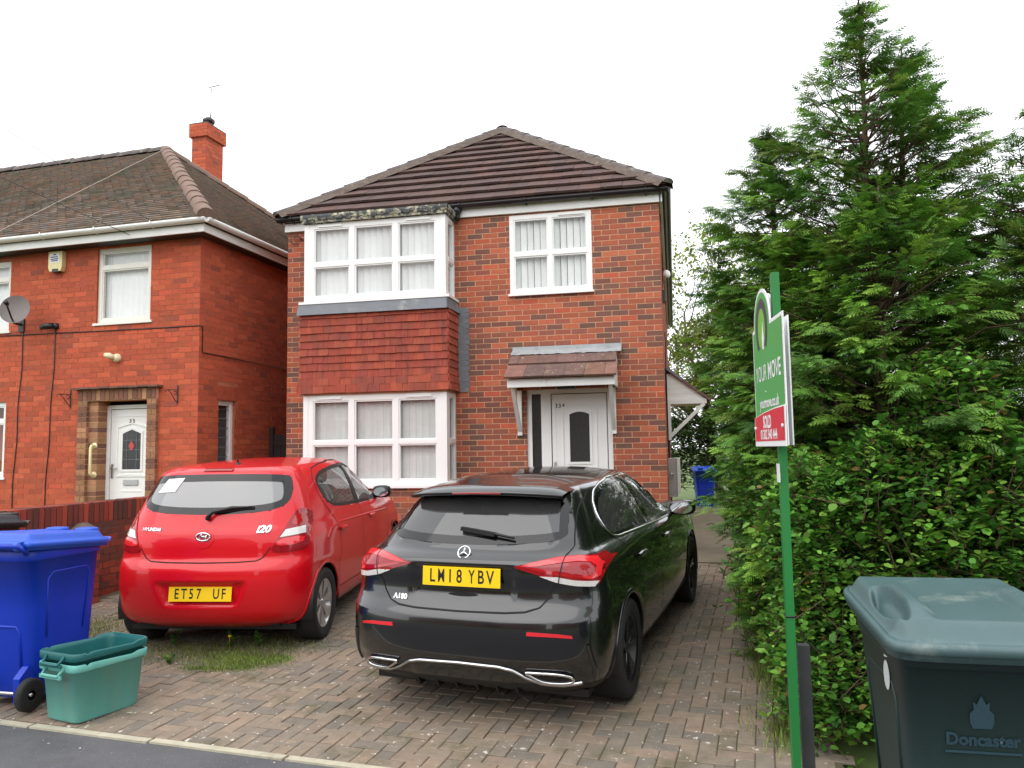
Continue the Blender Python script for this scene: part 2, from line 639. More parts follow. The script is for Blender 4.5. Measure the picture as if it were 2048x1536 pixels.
def lay_bricks(parent, rows, to_local, out_vec, rz, palette, material, name='brick', n_single=300, hide=None, proud=0.004, depth=0.02, world=None, stuff_name='bricks'):
    """to_local(u, z) -> point on the wall face; bricks stand proud along out_vec. The ones largest in view are objects, the rest one mesh."""
    out_vec = np.asarray(out_vec, float)
    cen = np.array([np.asarray(to_local((a + b) / 2, (c + d) / 2)) for a, b, c, d, _ in rows])
    wc = np.array([world @ Vector(q) for q in cen]) if world is not None else cen
    P = pix(wc)
    ok = (P[:, 2] > 0.5) & (P[:, 0] > 4) & (P[:, 0] < 2044) & (P[:, 1] > 2) & (P[:, 1] < 1534)
    sc = np.where(ok, 1 / np.maximum(P[:, 2], 0.1) ** 2, 0)
    for i, r in enumerate(rows):
        if not r[4] or (hide and hide(P[i, 0], P[i, 1])):
            sc[i] = 0
    idx = [i for i in np.argsort(-sc)[:n_single] if sc[i] > 0]
    single = set(idx)
    cache = {}
    rest = MB()
    u_dir = np.asarray(to_local(1, 0), float) - np.asarray(to_local(0, 0), float)
    for i, (a, b, c, d, full) in enumerate(rows):
        k = random.choices(range(len(palette)), weights=[w for _, w in palette])[0]
        jit = random.uniform(-0.0015, 0.0015)
        L, Hh = b - a, d - c
        h0, h1 = -depth, proud
        if i in single:
            key = (k, random.randrange(3))
            if key not in cache:
                bb = MB()
                bb.col = colour_jitter(palette[k][0], 0.10)
                bb.box(-L / 2, L / 2, -h1, -h0, -Hh / 2, Hh / 2, skip='k')
                me = bb.mesh(name, True)
                me.materials.append(material)
                cache[key] = me
            o = link(name, cache[key], parent)
            o.location = cen[i] + out_vec * jit
            o.rotation_euler = (0, 0, rz)
        else:
            rest.col = colour_jitter(palette[k][0], 0.10)
            p = np.asarray(to_local(a, c), float) + out_vec * jit
            v = []
            for hh in (h1, h0):
                for uu, zz in ((0, 0), (L, 0), (L, Hh), (0, Hh)):
                    v.append(p + u_dir * uu + np.array([0, 0, zz]) + out_vec * hh)
            rest.add(v, [(0, 1, 2, 3), (0, 4, 5, 1), (1, 5, 6, 2), (2, 6, 7, 3), (3, 7, 4, 0)])
    rest.build(stuff_name, material, parent, colors=True, kind='stuff', recalc=False)


def wall_sheet(mb, u0, u1, z0, z1, openings, to_local, inward, thick=0.1, mi=0):
    """mortar-coloured wall with real openings and reveals"""
    us = sorted({u0, u1, *[o[0] for o in openings], *[o[1] for o in openings]})
    zs_ = sorted({z0, z1, *[o[2] for o in openings], *[o[3] for o in openings]})
    us = [q for q in us if u0 <= q <= u1]
    zs_ = [q for q in zs_ if z0 <= q <= z1]
    inward = np.asarray(inward, float)
    for i in range(len(us) - 1):
        for j in range(len(zs_) - 1):
            um, zm = (us[i] + us[i + 1]) / 2, (zs_[j] + zs_[j + 1]) / 2
            if any(o[0] < um < o[1] and o[2] < zm < o[3] for o in openings):
                continue
            mb.add([to_local(us[i], zs_[j]), to_local(us[i + 1], zs_[j]), to_local(us[i + 1], zs_[j + 1]), to_local(us[i], zs_[j + 1])], [(0, 1, 2, 3)], mi)
    for oa, ob, za, zb in openings:
        c = [np.asarray(to_local(*q), float) for q in ((oa, za), (ob, za), (ob, zb), (oa, zb))]
        for k in range(4):
            p, q = c[k], c[(k + 1) % 4]
            mb.add([p, q, q + inward * thick, p + inward * thick], [(3, 2, 1, 0)], mi)


M['brick_main'] = mat('brick_main', (0.3, 0.1, 0.06), 0.88, 0.16, 26.0, 0.3, 150, attr=True, dirt=srgb(120, 84, 72), dirt_scale=1.1, dirt_at=0.66)
M['mortar_main'] = mat('mortar_main', srgb(208, 164, 132), 0.95, 0.14, 12.0, 0.3, 120)
M['brick_left'] = mat('brick_left', (0.3, 0.1, 0.06), 0.88, 0.18, 20.0, 0.3, 150, attr=True, dirt=srgb(150, 62, 42), dirt_scale=0.8, dirt_at=0.6)
M['mortar_left'] = mat('mortar_left', srgb(178, 104, 76), 0.95, 0.25, 5.0, 0.3, 120)
PAL_MAIN = [(srgb(*c), w) for c, w in (((176, 94, 68), 12), ((168, 90, 64), 12), ((160, 87, 64), 11), ((182, 100, 72), 8), ((152, 86, 68), 12), ((140, 84, 68), 12), ((126, 82, 70), 10), ((120, 82, 70), 8), ((112, 80, 70), 5), ((188, 92, 66), 4))]
PAL_LEFT = [(srgb(*c), w) for c, w in (((182, 84, 56), 12), ((178, 82, 54), 12), ((186, 88, 58), 10), ((172, 80, 54), 8), ((164, 78, 56), 5), ((152, 76, 58), 2), ((188, 92, 62), 6))]


def window_unit(parent, u0, u1, z0, z1, to_local, inward, cols, transom, name='window', fw=0.062, sash=0.045, material=None, blinds=0.12, vents=(), sill=None, room=True, blind_gap=0.0, blind_turn=0.5,
                blind_from=0.0, blind_to=1.0, pane_mats=None, sub_rows=None, blind_mat=None):
    """white framed window: outer frame, mullions and transom, one pane per light, vertical blind slats behind"""
    mtl = material or M['white']
    iw = np.asarray(inward, float)
    ud = np.asarray(to_local(1, 0), float) - np.asarray(to_local(0, 0), float)

    def P(u, z, d):
        return np.asarray(to_local(u, z), float) + iw * d

    def blk(mb, a, b, c, d_, d0, d1):
        v = [P(a, c, d0), P(b, c, d0), P(b, c, d1), P(a, c, d1), P(a, d_, d0), P(b, d_, d0), P(b, d_, d1), P(a, d_, d1)]
        mb.add(v, [(0, 3, 2, 1), (4, 5, 6, 7), (0, 1, 5, 4), (1, 2, 6, 5), (2, 3, 7, 6), (3, 0, 4, 7)])
    fr = MB()
    blk(fr, u0, u1, z0, z0 + fw, 0.0, 0.07)
    blk(fr, u0, u1, z1 - fw, z1, 0.0, 0.07)
    blk(fr, u0, u0 + fw, z0 + fw, z1 - fw, 0.0, 0.07)
    blk(fr, u1 - fw, u1, z0 + fw, z1 - fw, 0.0, 0.07)
    win = fr.build(name, mtl, parent, recalc=True)
    edges = [u0 + fw] + [u0 + (u1 - u0) * c for c in cols] + [u1 - fw]
    for c in cols:
        k = MB()
        uc = u0 + (u1 - u0) * c
        blk(k, uc - fw / 2, uc + fw / 2, z0 + fw, z1 - fw, -0.004, 0.066)
        k.build('mullion', mtl, win, recalc=True)
    ts = transom if isinstance(transom, (list, tuple)) else [transom]
    ts = [t for t in ts if t]
    for ci in range(len(edges) - 1):
        a = edges[ci] + (fw / 2 if ci > 0 else 0)
        b = edges[ci + 1] - (fw / 2 if ci < len(edges) - 2 else 0)
        zr = [z0 + fw] + [z0 + (z1 - z0) * t for t in ts] + [z1 - fw]
        for t in ts:
            k = MB()
            zc = z0 + (z1 - z0) * t
            blk(k, a, b, zc - 0.028, zc + 0.028, -0.002, 0.06)
            k.build('transom', mtl, win, recalc=True)
        for ri in range(len(zr) - 1):
            c = zr[ri] + (0.028 if ri > 0 else 0)
            d_ = zr[ri + 1] - (0.028 if ri < len(zr) - 2 else 0)
            s_ = MB()            # bead round the pane
            q = sash * 0.45
            blk(s_, a, b, c, c + q, 0.010, 0.05)
            blk(s_, a, b, d_ - q, d_, 0.010, 0.05)
            blk(s_, a, a + q, c + q, d_ - q, 0.010, 0.05)
            blk(s_, b - q, b, c + q, d_ - q, 0.010, 0.05)
            s_.build('glazing_bead', mtl, win, recalc=True)
            g_ = MB()
            g_.add([P(a + q, c + q, 0.028), P(b - q, c + q, 0.028), P(b - q, d_ - q, 0.028), P(a + q, d_ - q, 0.028)], [(0, 1, 2, 3)])
            pm = M['glass'] if not pane_mats else pane_mats(ci, ri)
            g_.build('pane', pm, win)
    for uc, wv in vents:
        k = MB()
        uu = u0 + (u1 - u0) * uc
        blk(k, uu - wv / 2, uu + wv / 2, z1 - fw * 0.72, z1 - fw * 0.36, -0.016, -0.002)
        k.build('trickle_vent', mtl, win, recalc=True)
    if sill:
        k = MB()
        so, sh, ov = sill
        blk(k, u0 - ov, u1 + ov, z0 - sh, z0 - 0.001, -so, 0.06)
        k.build('sill', mtl, win, recalc=True)
    if room:
        k = MB()
        D = 1.6
        c8 = [P(u0 + 0.01, z0 + 0.01, 0.075), P(u1 - 0.01, z0 + 0.01, 0.075), P(u1 - 0.01, z1 - 0.01, 0.075), P(u0 + 0.01, z1 - 0.01, 0.075)]
        e8 = [q + iw * D for q in c8]
        k.add(c8 + e8, [(4, 5, 6, 7), (0, 1, 5, 4), (1, 2, 6, 5), (2, 3, 7, 6), (3, 0, 4, 7)])
        k.build('room_recess', M['dark_room'], win)
    if blinds:
        sl = None
        pitch = blinds
        na = int((u1 - u0 - 0.1) / pitch)
        for i in range(na):
            f_ = (i + 0.5) / na
            if not (blind_from <= f_ <= blind_to):
                continue
            uc = u0 + 0.05 + (i + 0.5) * pitch
            an = blind_turn + random.uniform(-0.1, 0.1)
            hw = 0.0445
            dd = iw * math.sin(an) * hw + ud * math.cos(an) * hw
            base = P(uc, z0 + 0.05, 0.095)
            tp = P(uc, z1 - 0.05, 0.095)
            k = MB()
            mid = iw * 0.006
            k.add([base - dd, base + mid, base + dd, tp + dd, tp + mid, tp - dd], [(0, 1, 4, 5), (1, 2, 3, 4)])
            k.build('blind_slat', blind_mat or M['blind'], win)
    return win


# ================================================================ the detached house
HX0, HX1 = -5.43, 0.04
WZ1, WZ0 = 5.05, 0.18
house = thing('brick_house', 'red and brown brick detached house with tile hung bay and hipped brown roof', 'house')
UP_WIN = (-2.035, -0.88, 3.84, 4.965)
DOOR = (-1.83, -0.66, 0.30, 2.50)
BAYX0, BAYX1, BAYD = -4.935, -2.84, 0.45
BAY_OPEN = (-4.85, -2.90, 0.5, 4.9)


def fl(u, z):
    return (u, 0.0, z)


openings = [UP_WIN, DOOR, BAY_OPEN]
w = MB()
wall_sheet(w, HX0, HX1, WZ0, WZ1 + 0.06, openings, fl, (0, 1, 0), 0.1)
w.box(HX0, HX1, 0.12, 11.6, WZ0, WZ1 + 0.06, skip='f')       # core behind the face
w.add([(HX0, 0, WZ0), (HX0, 0.12, WZ0), (HX0, 0.12, WZ1), (HX0, 0, WZ1)], [(0, 1, 2, 3)])
w.add([(HX1, 0, WZ0), (HX1, 0.12, WZ0), (HX1, 0.12, WZ1), (HX1, 0, WZ1)], [(3, 2, 1, 0)])
w.build('wall', M['mortar_main'], house)


def hide_main(x, y):
    return (930 < y and 745 < x < 1330) or (905 < y and x < 800) or (600 < x < 945 and 420 < y < 990) or (1010 < x < 1245 and 690 < y < 790)


rows = brick_rows(HX0, HX1, WZ0, WZ1, 4.968, 0.075, 0.225, [UP_WIN, DOOR, (BAYX0, BAYX1, 0.3, 5.1)])
lay_bricks(house, rows, fl, (0, -1, 0), 0.0, PAL_MAIN, M['brick_main'], hide=hide_main)
# side wall bricks (seen at a very flat angle): one mesh
rows = brick_rows(0.0, 11.6, WZ0, WZ1, 4.968, 0.075, 0.225, [], corner='left', odd_stretcher=False)
lay_bricks(house, rows, lambda u, z: (HX1, u, z), (1, 0, 0), 0.0, PAL_MAIN, M['brick_main'], n_single=0, stuff_name='side_bricks')
rows = brick_rows(0.0, 3.0, WZ0, WZ1, 4.968, 0.075, 0.225, [], corner='left', odd_stretcher=False)
lay_bricks(house, rows, lambda u, z: (HX0, u, z), (-1, 0, 0), 0.0, PAL_MAIN, M['brick_main'], n_single=0, stuff_name='side_bricks')

# upper right window
window_unit(house, UP_WIN[0], UP_WIN[1], UP_WIN[2], UP_WIN[3], lambda u, z: (u, -0.005, z), (0, 1, 0), [0.5], 0.5, vents=((0.76, 0.36),), sill=(0.05, 0.03, 0.02), blinds=0.094, blind_turn=0.42)

# ---- bay window, two storeys
bay = link('bay_window', None, house)
bay.empty_display_size = 0.2
UZ0, UZ1 = 3.80, 4.93
LZ0, LZ1 = 1.22, 2.47


def bl(u, z):
    return (u, -BAYD, z)


for (z0, z1) in ((UZ0, UZ1), (LZ0, LZ1)):
    up = z0 > 3
    window_unit(bay, BAYX0 + 0.07, BAYX1 - 0.07, z0, z1, bl, (0, 1, 0), [0.335, 0.665], 0.47, fw=0.075, vents=((0.165, 0.36), (0.835, 0.36)), blinds=0.094, blind_turn=0.42 if up else 0.18, room=False, blind_mat=None if up else M['blind_grey'])
    # corner posts
    for uc in (BAYX0, BAYX1 - 0.07):
        k = MB()
        k.box(uc, uc + 0.07, -BAYD - 0.006, -BAYD + 0.085, z0, z1)
        k.build('corner_post', M['white'], bay)
    # right and left side lights
    window_unit(bay, -BAYD + 0.085, -0.012, z0, z1, lambda u, z: (BAYX1, u, z), (-1, 0, 0), [], 0.47, fw=0.05, blinds=0.11 if not up else 0, room=False, blind_turn=1.1)
    window_unit(bay, -BAYD + 0.085, -0.012, z0, z1, lambda u, z: (BAYX0, u, z), (1, 0, 0), [], 0.47, fw=0.05, blinds=0, room=False)
# room inside the bay
k = MB()
k.box(BAYX0 + 0.08, BAYX1 - 0.08, 1.8, 1.82, 0.6, 4.95)
k.add([(BAYX0 + 0.08, -0.3, 0.9), (BAYX1 - 0.08, -0.3, 0.9), (BAYX1 - 0.08, 1.8, 0.9), (BAYX0 + 0.08, 1.8, 0.9)], [(0, 1, 2, 3)])
k.add([(BAYX0 + 0.03, -BAYD + 0.1, 3.1), (BAYX1 - 0.03, -BAYD + 0.1, 3.1), (BAYX1 - 0.08, 1.8, 3.1), (BAYX0 + 0.08, 1.8, 3.1)], [(0, 1, 2, 3)])
k.add([(BAYX0 + 0.03, -BAYD + 0.03, 4.96), (BAYX1 - 0.03, -BAYD + 0.03, 4.96), (BAYX1 - 0.08, 1.8, 4.96), (BAYX0 + 0.08, 1.8, 4.96)], [(0, 1, 2, 3)])
k.add([(BAYX0 + 0.07, 0, 0.9), (BAYX0 + 0.07, 1.8, 0.9), (BAYX0 + 0.07, 1.8, 4.96), (BAYX0 + 0.07, 0, 4.96)], [(0, 1, 2, 3)])
k.add([(BAYX1 - 0.07, 0, 0.9), (BAYX1 - 0.07, 1.8, 0.9), (BAYX1 - 0.07, 1.8, 4.96), (BAYX1 - 0.07, 0, 4.96)], [(0, 1, 2, 3)])
k.build('room_recess', M['dark_room'], bay)
# sills
for z0, ov in ((UZ0, 0.06), (LZ0, 0.03)):
    k = MB()
    k.prism([(BAYX0 - ov, -BAYD - 0.055, z0 - 0.035), (BAYX1 + ov, -BAYD - 0.055, z0 - 0.035), (BAYX1 + ov, 0.0, z0 - 0.035), (BAYX0 - ov, 0.0, z0 - 0.035)], (0, 0, 0.034))
    k.build('sill', M['white'], bay, recalc=True)
# brick base below the lower bay
rows = brick_rows(BAYX0, BAYX1, 0.2, LZ0 - 0.036, 4.968, 0.075, 0.225, [])
lay_bricks(bay, rows, lambda u, z: (u, -BAYD, z), (0, -1, 0), 0.0, PAL_MAIN, M['brick_main'], n_single=0)
rows = brick_rows(-BAYD, 0, 0.2, LZ0 - 0.036, 4.968, 0.075, 0.225, [])
lay_bricks(bay, rows, lambda u, z: (BAYX1, u, z), (1, 0, 0), 0.0, PAL_MAIN, M['brick_main'], n_single=0)
k = MB()
k.box(BAYX0 + 0.002, BAYX1 - 0.002, -BAYD + 0.002, 0.1, 0.18, LZ0 - 0.037)
k.build('base_wall', M['mortar_main'], bay)
# lead apron, hung tiles, lead soaker
TZ1, TZ0 = 3.665, 2.50
TXL, TXR = BAYX0 - 0.06, BAYX1 + 0.03
k = MB()
k.prism([(TXL - 0.01, -BAYD - 0.045, 3.762), (TXR + 0.01, -BAYD - 0.045, 3.762), (TXR + 0.02, -BAYD - 0.075, 3.61), (TXL - 0.02, -BAYD - 0.075, 3.61)], (0, 0.02, 0))
k.prism([(TXR + 0.01, -BAYD - 0.045, 3.762), (TXR + 0.01, 0.0, 3.762), (TXR + 0.05, 0.0, 3.61), (TXR + 0.02, -BAYD - 0.075, 3.61)], (-0.02, 0, 0))
k.build('lead_apron', M['lead'], bay, recalc=True)
k = MB()
k.box(BAYX0 - 0.03, BAYX1 + 0.005, -BAYD - 0.01, 0.0, LZ1 + 0.002, UZ0 - 0.037)
k.build('tile_backing', M['mortar_main'], bay)
M['hung_tile'] = mat('hung_tile', (0.4, 0.1, 0.05), 0.8, 0.30, 22.0, 0.3, 90, attr=True, streak=True, dirt=srgb(84, 52, 46), dirt_scale=12.0, dirt_at=0.57)
PAL_HT = [srgb(*c) for c in ((156, 66, 46), (150, 64, 46), (160, 72, 50), (146, 62, 46), (142, 64, 48), (162, 76, 54), (136, 62, 48), (152, 68, 48))]
NROW = 11
gz = (TZ1 - TZ0) / NROW
cacheT = {}


def hung_tile_mesh(wd, hh, k):
    key = (round(wd, 3), round(hh, 3), k)
    if key not in cacheT:
        b = MB()
        b.col = colour_jitter(PAL_HT[k], 0.08)
        t, kick = 0.012, 0.024
        y0b, y0t = -kick, -0.006
        v = [(0.0015, y0b, 0), (wd - 0.0015, y0b, 0), (wd - 0.0015, y0t, hh), (0.0015, y0t, hh), (0.0015, y0b + t, 0), (wd - 0.0015, y0b + t, 0), (wd - 0.0015, y0t + t, hh), (0.0015, y0t + t, hh)]
        b.add(v, [(0, 1, 2, 3), (0, 4, 5, 1), (1, 5, 6, 2), (3, 7, 4, 0), (2, 6, 7, 3)])
        me = b.mesh('hung_tile', True)
        me.materials.append(M['hung_tile'])
        cacheT[key] = me
    return cacheT[key]


TW = 0.165
for r in range(NROW):
    z = TZ0 + r * gz
    flare = 0.03 * max(0, (2.2 - r)) / 2.2
    yb = -BAYD - 0.012 - flare
    xr = TXR + flare * 0.6
    xl = TXL - flare * 0.8
    x = xr
    first = True
    while x > xl + 0.02:
        wd = TW if not (first and r % 2) else TW / 2
        first = False
        wd = min(wd, x - xl)
        o = link('hung_tile', hung_tile_mesh(wd, gz + 0.012, random.randrange(len(PAL_HT))), bay)
        o.location = (x - wd, yb + random.uniform(-0.003, 0.003), z + random.uniform(-0.003, 0.003))
        o.rotation_euler = (random.uniform(-0.02, 0.02), random.uniform(-0.006, 0.006), random.uniform(-0.01, 0.01))
        x -= wd
    y = yb - 0.012
    first = True
    while y < -0.02:
        wd = TW if (first and r % 2) or not first else TW / 2
        first = False
        wd = min(wd, -0.004 - y)
        if wd < 0.02:
            break
        o = link('hung_tile', hung_tile_mesh(wd, gz + 0.012, random.randrange(len(PAL_HT))), bay)
        o.location = (xr - 0.002, y, z + random.uniform(-0.003, 0.003))
        o.rotation_euler = (0, 0, math.pi / 2)
        y += wd
k = MB()
lz, x0s = 3.755, TXR + 0.018
nst = 16
for i in range(nst):                     # stepped flashing up the brick joints
    zt = 4.968 - 0.075 * (17 + i) + 0.0
    k.box(x0s - 0.03, x0s + 0.155 + random.uniform(-0.01, 0.008), -0.016, -0.0075, zt - 0.0745, zt - 0.008)
    k.box(x0s - 0.03, x0s + 0.118, -0.0158, -0.0077, zt - 0.008, zt + 0.0)
k.build('stepped_flashing', M['lead'], bay)
# mossy felt edge of the little flat roof over the bay
M['mossy_felt'] = mat('mossy_felt', srgb(74, 78, 80), 0.95, 0.3, 12, 0.8, 40, dirt=srgb(206, 200, 170), dirt_scale=11, dirt_at=0.47)
k = MB()
P_a, P_b = [], []
nn = 64
for i in range(nn + 1):
    x = BAYX0 - 0.03 + (BAYX1 - BAYX0 + 0.08) * i / nn
    wob = 0.012 * math.sin(i * 1.7) + random.uniform(-0.008, 0.008)
    P_a.append([(x, -BAYD - 0.065, 5.055), (x, -BAYD - 0.078, 5.02 + wob * 0.3), (x, -BAYD - 0.07, 4.975 + wob), (x, -BAYD - 0.03, 4.968 + wob)])
k.grid(P_a, smooth=False)
P_a = []
for i in range(20):
    y = -BAYD - 0.065 + (BAYD + 0.06) * i / 19
    wob = 0.012 * math.sin(i * 1.9) + random.uniform(-0.008, 0.008)
    x = BAYX1 + 0.05
    P_a.append([(x - 0.002, y, 5.055), (x + 0.013, y, 5.02 + wob * 0.3), (x + 0.005, y, 4.975 + wob), (x - 0.03, y, 4.968 + wob)])
k.grid(P_a, smooth=False)
k.add([(BAYX0 - 0.03, -BAYD - 0.065, 5.055), (BAYX1 + 0.05, -BAYD - 0.065, 5.055), (BAYX1 + 0.05, 0.02, 5.07), (BAYX0 - 0.03, 0.02, 5.07)], [(0, 1, 2, 3)])
k.box(BAYX0 - 0.02, BAYX1 + 0.035, -BAYD - 0.055, 0, 4.935, 4.985)
k.build('flat_roof_edge', M['mossy_felt'], bay)

# ---- fascia and gutter
k = MB()
k.box(HX0 - 0.03, BAYX0 - 0.02, -0.05, -0.012, 4.975, 5.10)
k.box(BAYX1 + 0.04, HX1 + 0.03, -0.05, -0.012, 4.99, 5.13)
k.box(HX1 + 0.012, HX1 + 0.05, -0.05, 11.6, 4.99, 5.13)
k.build('fascia', M['white_paint'], house)


def gutter(name, p, q, out, parent, material, r=0.056):
    """half round gutter with stop ends"""
    p, q, out = np.asarray(p, float), np.asarray(q, float), np.asarray(out, float)
    b = MB()
    prof = [(math.cos(a) * r, math.sin(a) * r) for a in np.linspace(math.pi, 2 * math.pi, 9)]
    prof_in = [(math.cos(a) * (r - 0.006), math.sin(a) * (r - 0.006)) for a in np.linspace(2 * math.pi, math.pi, 9)]
    pr = prof + prof_in
    rows_ = [[e + out * c + np.array([0, 0, s]) for c, s in pr] for e in (p, q)]
    b.grid(rows_, closed=True)
    for e in (p, q):
        vv = [e + out * c + np.array([0, 0, s]) for c, s in prof]
        b.add(vv, [tuple(range(9))])
    return b.build(name, material, parent, recalc=True)


M['black_upvc'] = mat('black_upvc', (0.014, 0.013, 0.014), 0.28, 0.15, 6.0, dirt=srgb(70, 62, 58), dirt_scale=5, dirt_at=0.68)
gut = gutter('gutter', (HX0 - 0.115, -0.115, 5.155), (HX1 + 0.13, -0.115, 5.155), (0, -1, 0), house, M['black_upvc'], 0.058)
gutter('gutter', (HX1 + 0.115, -0.115, 5.155), (HX1 + 0.115, 11.7, 5.12), (1, 0, 0), house, M['black_upvc'], 0.058)
for x in (-5.3, -4.4, -3.5, -2.72, -1.78, -0.85, -0.12):
    k = MB()
    k.tube([(x, -0.05, 5.12), (x, -0.06, 5.09), (x, -0.115, 5.088), (x, -0.175, 5.12), (x, -0.178, 5.165)], 0.011, 6)
    k.build('gutter_bracket', M['black_upvc'], house)
k = MB()                                   # outlet and swan neck beside the bay
k.lathe([(0.062, 5.14), (0.062, 5.06), (0.045, 5.03), (0.036, 4.98), (0.034, 4.93)], 14, (BAYX1 + 0.07, -0.09, 0), close=True)
k.build('gutter_outlet', M['black_upvc'], house)

# ---- roof: hipped, rows of flat interlocking tiles on the front slope
EX0, EX1, EY = HX0 - 0.085, HX1 + 0.115, -0.165
EZ, RIDX, PITCH = 5.16, (EX0 + EX1) / 2, math.atan((7.36 - 5.16) / 2.85)
half = (EX1 - EX0) / 2
APEX = np.array([RIDX, EY + half, EZ + half * math.tan(PITCH)])
M['roof_tile'] = mat('roof_tile', (0.1, 0.07, 0.06), 0.85, 0.22, 5.0, 0.35, 120, attr=True, spots=srgb(205, 200, 192), spot_scale=19, spot_amt=0.735, dirt=srgb(78, 64, 60), dirt_scale=2.5)
PAL_RT = [srgb(*c) for c in ((82, 60, 56), (78, 58, 54), (88, 64, 58), (76, 57, 53), (88, 62, 55), (82, 62, 58))]
roof = MB()
roof.col = PAL_RT[0]
c4 = [(EX0, EY, EZ), (EX1, EY, EZ), (EX1, 11.7, EZ), (EX0, 11.7, EZ)]
rb = (RIDX, 11.7 - half, APEX[2])
roof.add([c4[0], c4[1], tuple(APEX)], [(0, 1, 2)])
roof.add([c4[1], c4[2], rb, tuple(APEX)], [(0, 1, 2, 3)])
roof.add([c4[2], c4[3], rb], [(0, 1, 2)])
roof.add([c4[3], c4[0], tuple(APEX), rb], [(0, 1, 2, 3)])
roof.add([(EX0, EY, EZ - 0.03), (EX1, EY, EZ - 0.03), (EX1, 11.7, EZ - 0.03), (EX0, 11.7, EZ - 0.03)], [(3, 2, 1, 0)])
roof_o = roof.build('roof', M['roof_tile'], house, colors=True)
s_dir = np.array([0, math.cos(PITCH), math.sin(PITCH)])
n_dir = np.array([0, -math.sin(PITCH), math.cos(PITCH)])
SL = half / math.cos(PITCH)
NR = 11
gauge = SL / (NR + 0.25)


def clip_half(poly, a, b, c):
    """keep a*x+b*y<=c"""
    out = []
    for i in range(len(poly)):
        p, q = poly[i], poly[(i + 1) % len(poly)]
        dp, dq = a * p[0] + b * p[1] - c, a * q[0] + b * q[1] - c
        if dp <= 0:
            out.append(p)
        if dp * dq < 0:
            t = dp / (dp - dq)
            out.append((p[0] + t * (q[0] - p[0]), p[1] + t * (q[1] - p[1])))
    return out


org = np.array([RIDX, EY, EZ])
tile_w = 0.30
for r in range(NR):
    s0, s1 = r * gauge, min((r + 1) * gauge + 0.05, SL)
    off = 0.0 if r % 2 else tile_w / 2
    nx = int(half / tile_w) + 2
    for i in range(-nx, nx + 1):
        a = i * tile_w + off
        poly = [(a + 0.002, s0), (a + tile_w - 0.002, s0), (a + tile_w - 0.002, s1), (a + 0.002, s1)]
        # hips: |x| <= half*(1 - s/SL)
        poly = clip_half(poly, 1, half / SL, half - 0.02)
        if len(poly) > 2:
            poly = clip_half(poly, -1, half / SL, half - 0.02)
        if len(poly) < 3:
            continue
        t = MB()
        t.col = colour_jitter(random.choice(PAL_RT), 0.06)
        lo = 0.058 + random.uniform(-0.004, 0.004)
        tw_ = random.uniform(-0.003, 0.003)

        def up3(p, th):
            f_ = (p[1] - s0) / gauge
            h = lo * (1 - f_) + 0.012 * f_ + tw_ * (p[0] - a) / tile_w
            return org + np.array([p[0], 0, 0]) + s_dir * p[1] + n_dir * (h - th)
        top = [up3(p, 0) for p in poly]
        bot = [up3(p, 0.034) for p in poly]
        n_ = len(poly)
        t.add(top + bot, [tuple(range(n_))] + [(k_, k_ + n_, (k_ + 1) % n_ + n_, (k_ + 1) % n_) for k_ in range(n_)])
        t.build('roof_tile', M['roof_tile'], roof_o, colors=True)
# hips: mortar bed and half round hip tiles
M['hip_mortar'] = mat('hip_mortar', srgb(98, 86, 78), 0.95, 0.3, 14, 0.8, 45, dirt=srgb(150, 138, 118), dirt_scale=9, dirt_at=0.57)
M['hip_tile'] = mat('hip_tile', srgb(96, 88, 86), 0.9, 0.25, 8, 0.4, 60, dirt=srgb(140, 134, 126), dirt_scale=5)
for sx, ex_ in ((-1, EX0), (1, EX1)):
    p0 = np.array([ex_, EY, EZ + 0.01])
    d = APEX + np.array([0, 0, 0.03]) - p0
    L = np.linalg.norm(d)
    d /= L
    side = np.cross(d, np.array([0, 0, 1.0]))
    side /= np.linalg.norm(side)
    upn = np.cross(side, d)
    n_ht = 11
    bed = MB()
    rows_ = []
    for i in range(41):
        c = p0 + d * (L * i / 40)
        wv = 0.15 + random.uniform(-0.015, 0.02)
        rows_.append([c - side * wv - upn * 0.035, c - side * 0.09 + upn * 0.045, c + upn * 0.07, c + side * 0.09 + upn * 0.045, c + side * wv - upn * 0.035])
    bed.grid(rows_, smooth=False)
    bed.build('hip_mortar', M['hip_mortar'], roof_o)
    for i in range(n_ht):
        t0, t1 = L * i / n_ht - 0.02, L * (i + 1) / n_ht
        hb = MB()
        prof = [(math.cos(a) * 0.092, math.sin(a) * 0.062) for a in np.linspace(0, math.pi, 9)]
        rr_ = []
        for tt, lift in ((t0, 0.022), (t1, 0.006)):
            c = p0 + d * tt + upn * lift
            rr_.append([c + side * a + upn * (b + 0.015) for a, b in prof])
            rr_.append([c + side * a * 0.88 + upn * (b * 0.86 + 0.013) for a, b in prof]) if False else None
        rr_ = [q for q in rr_ if q]
        hb.grid(rr_, smooth=True)
        c = p0 + d * t0 + upn * 0.022
        hb.add([c + side * a + upn * (b + 0.015) for a, b in prof], [tuple(range(9))])
        hb.build('hip_tile', M['hip_tile'], roof_o)
k = MB()
for i in range(24):
    y0 = APEX[1] - 0.1 + i * 0.4
    prof = [(math.cos(a) * 0.11, math.sin(a) * 0.07) for a in np.linspace(0, math.pi, 9)]
    k.grid([[(RIDX + a, y0 + q, APEX[2] + b + 0.02 + e) for a, b in prof] for q, e in ((0, 0.01), (0.4, 0))])
k.build('ridge', M['hip_tile'], roof_o)
k = MB()
k.tube([(EX1 - 0.01, EY + 0.01, EZ + 0.03), (EX1 - 0.012, EY + 0.01, EZ + 0.12), (EX1 + 0.02, EY, EZ + 0.15), (EX1 + 0.04, EY - 0.01, EZ + 0.14)], 0.005, 5)
k.build('hip_iron', M['dark_metal'], roof_o)

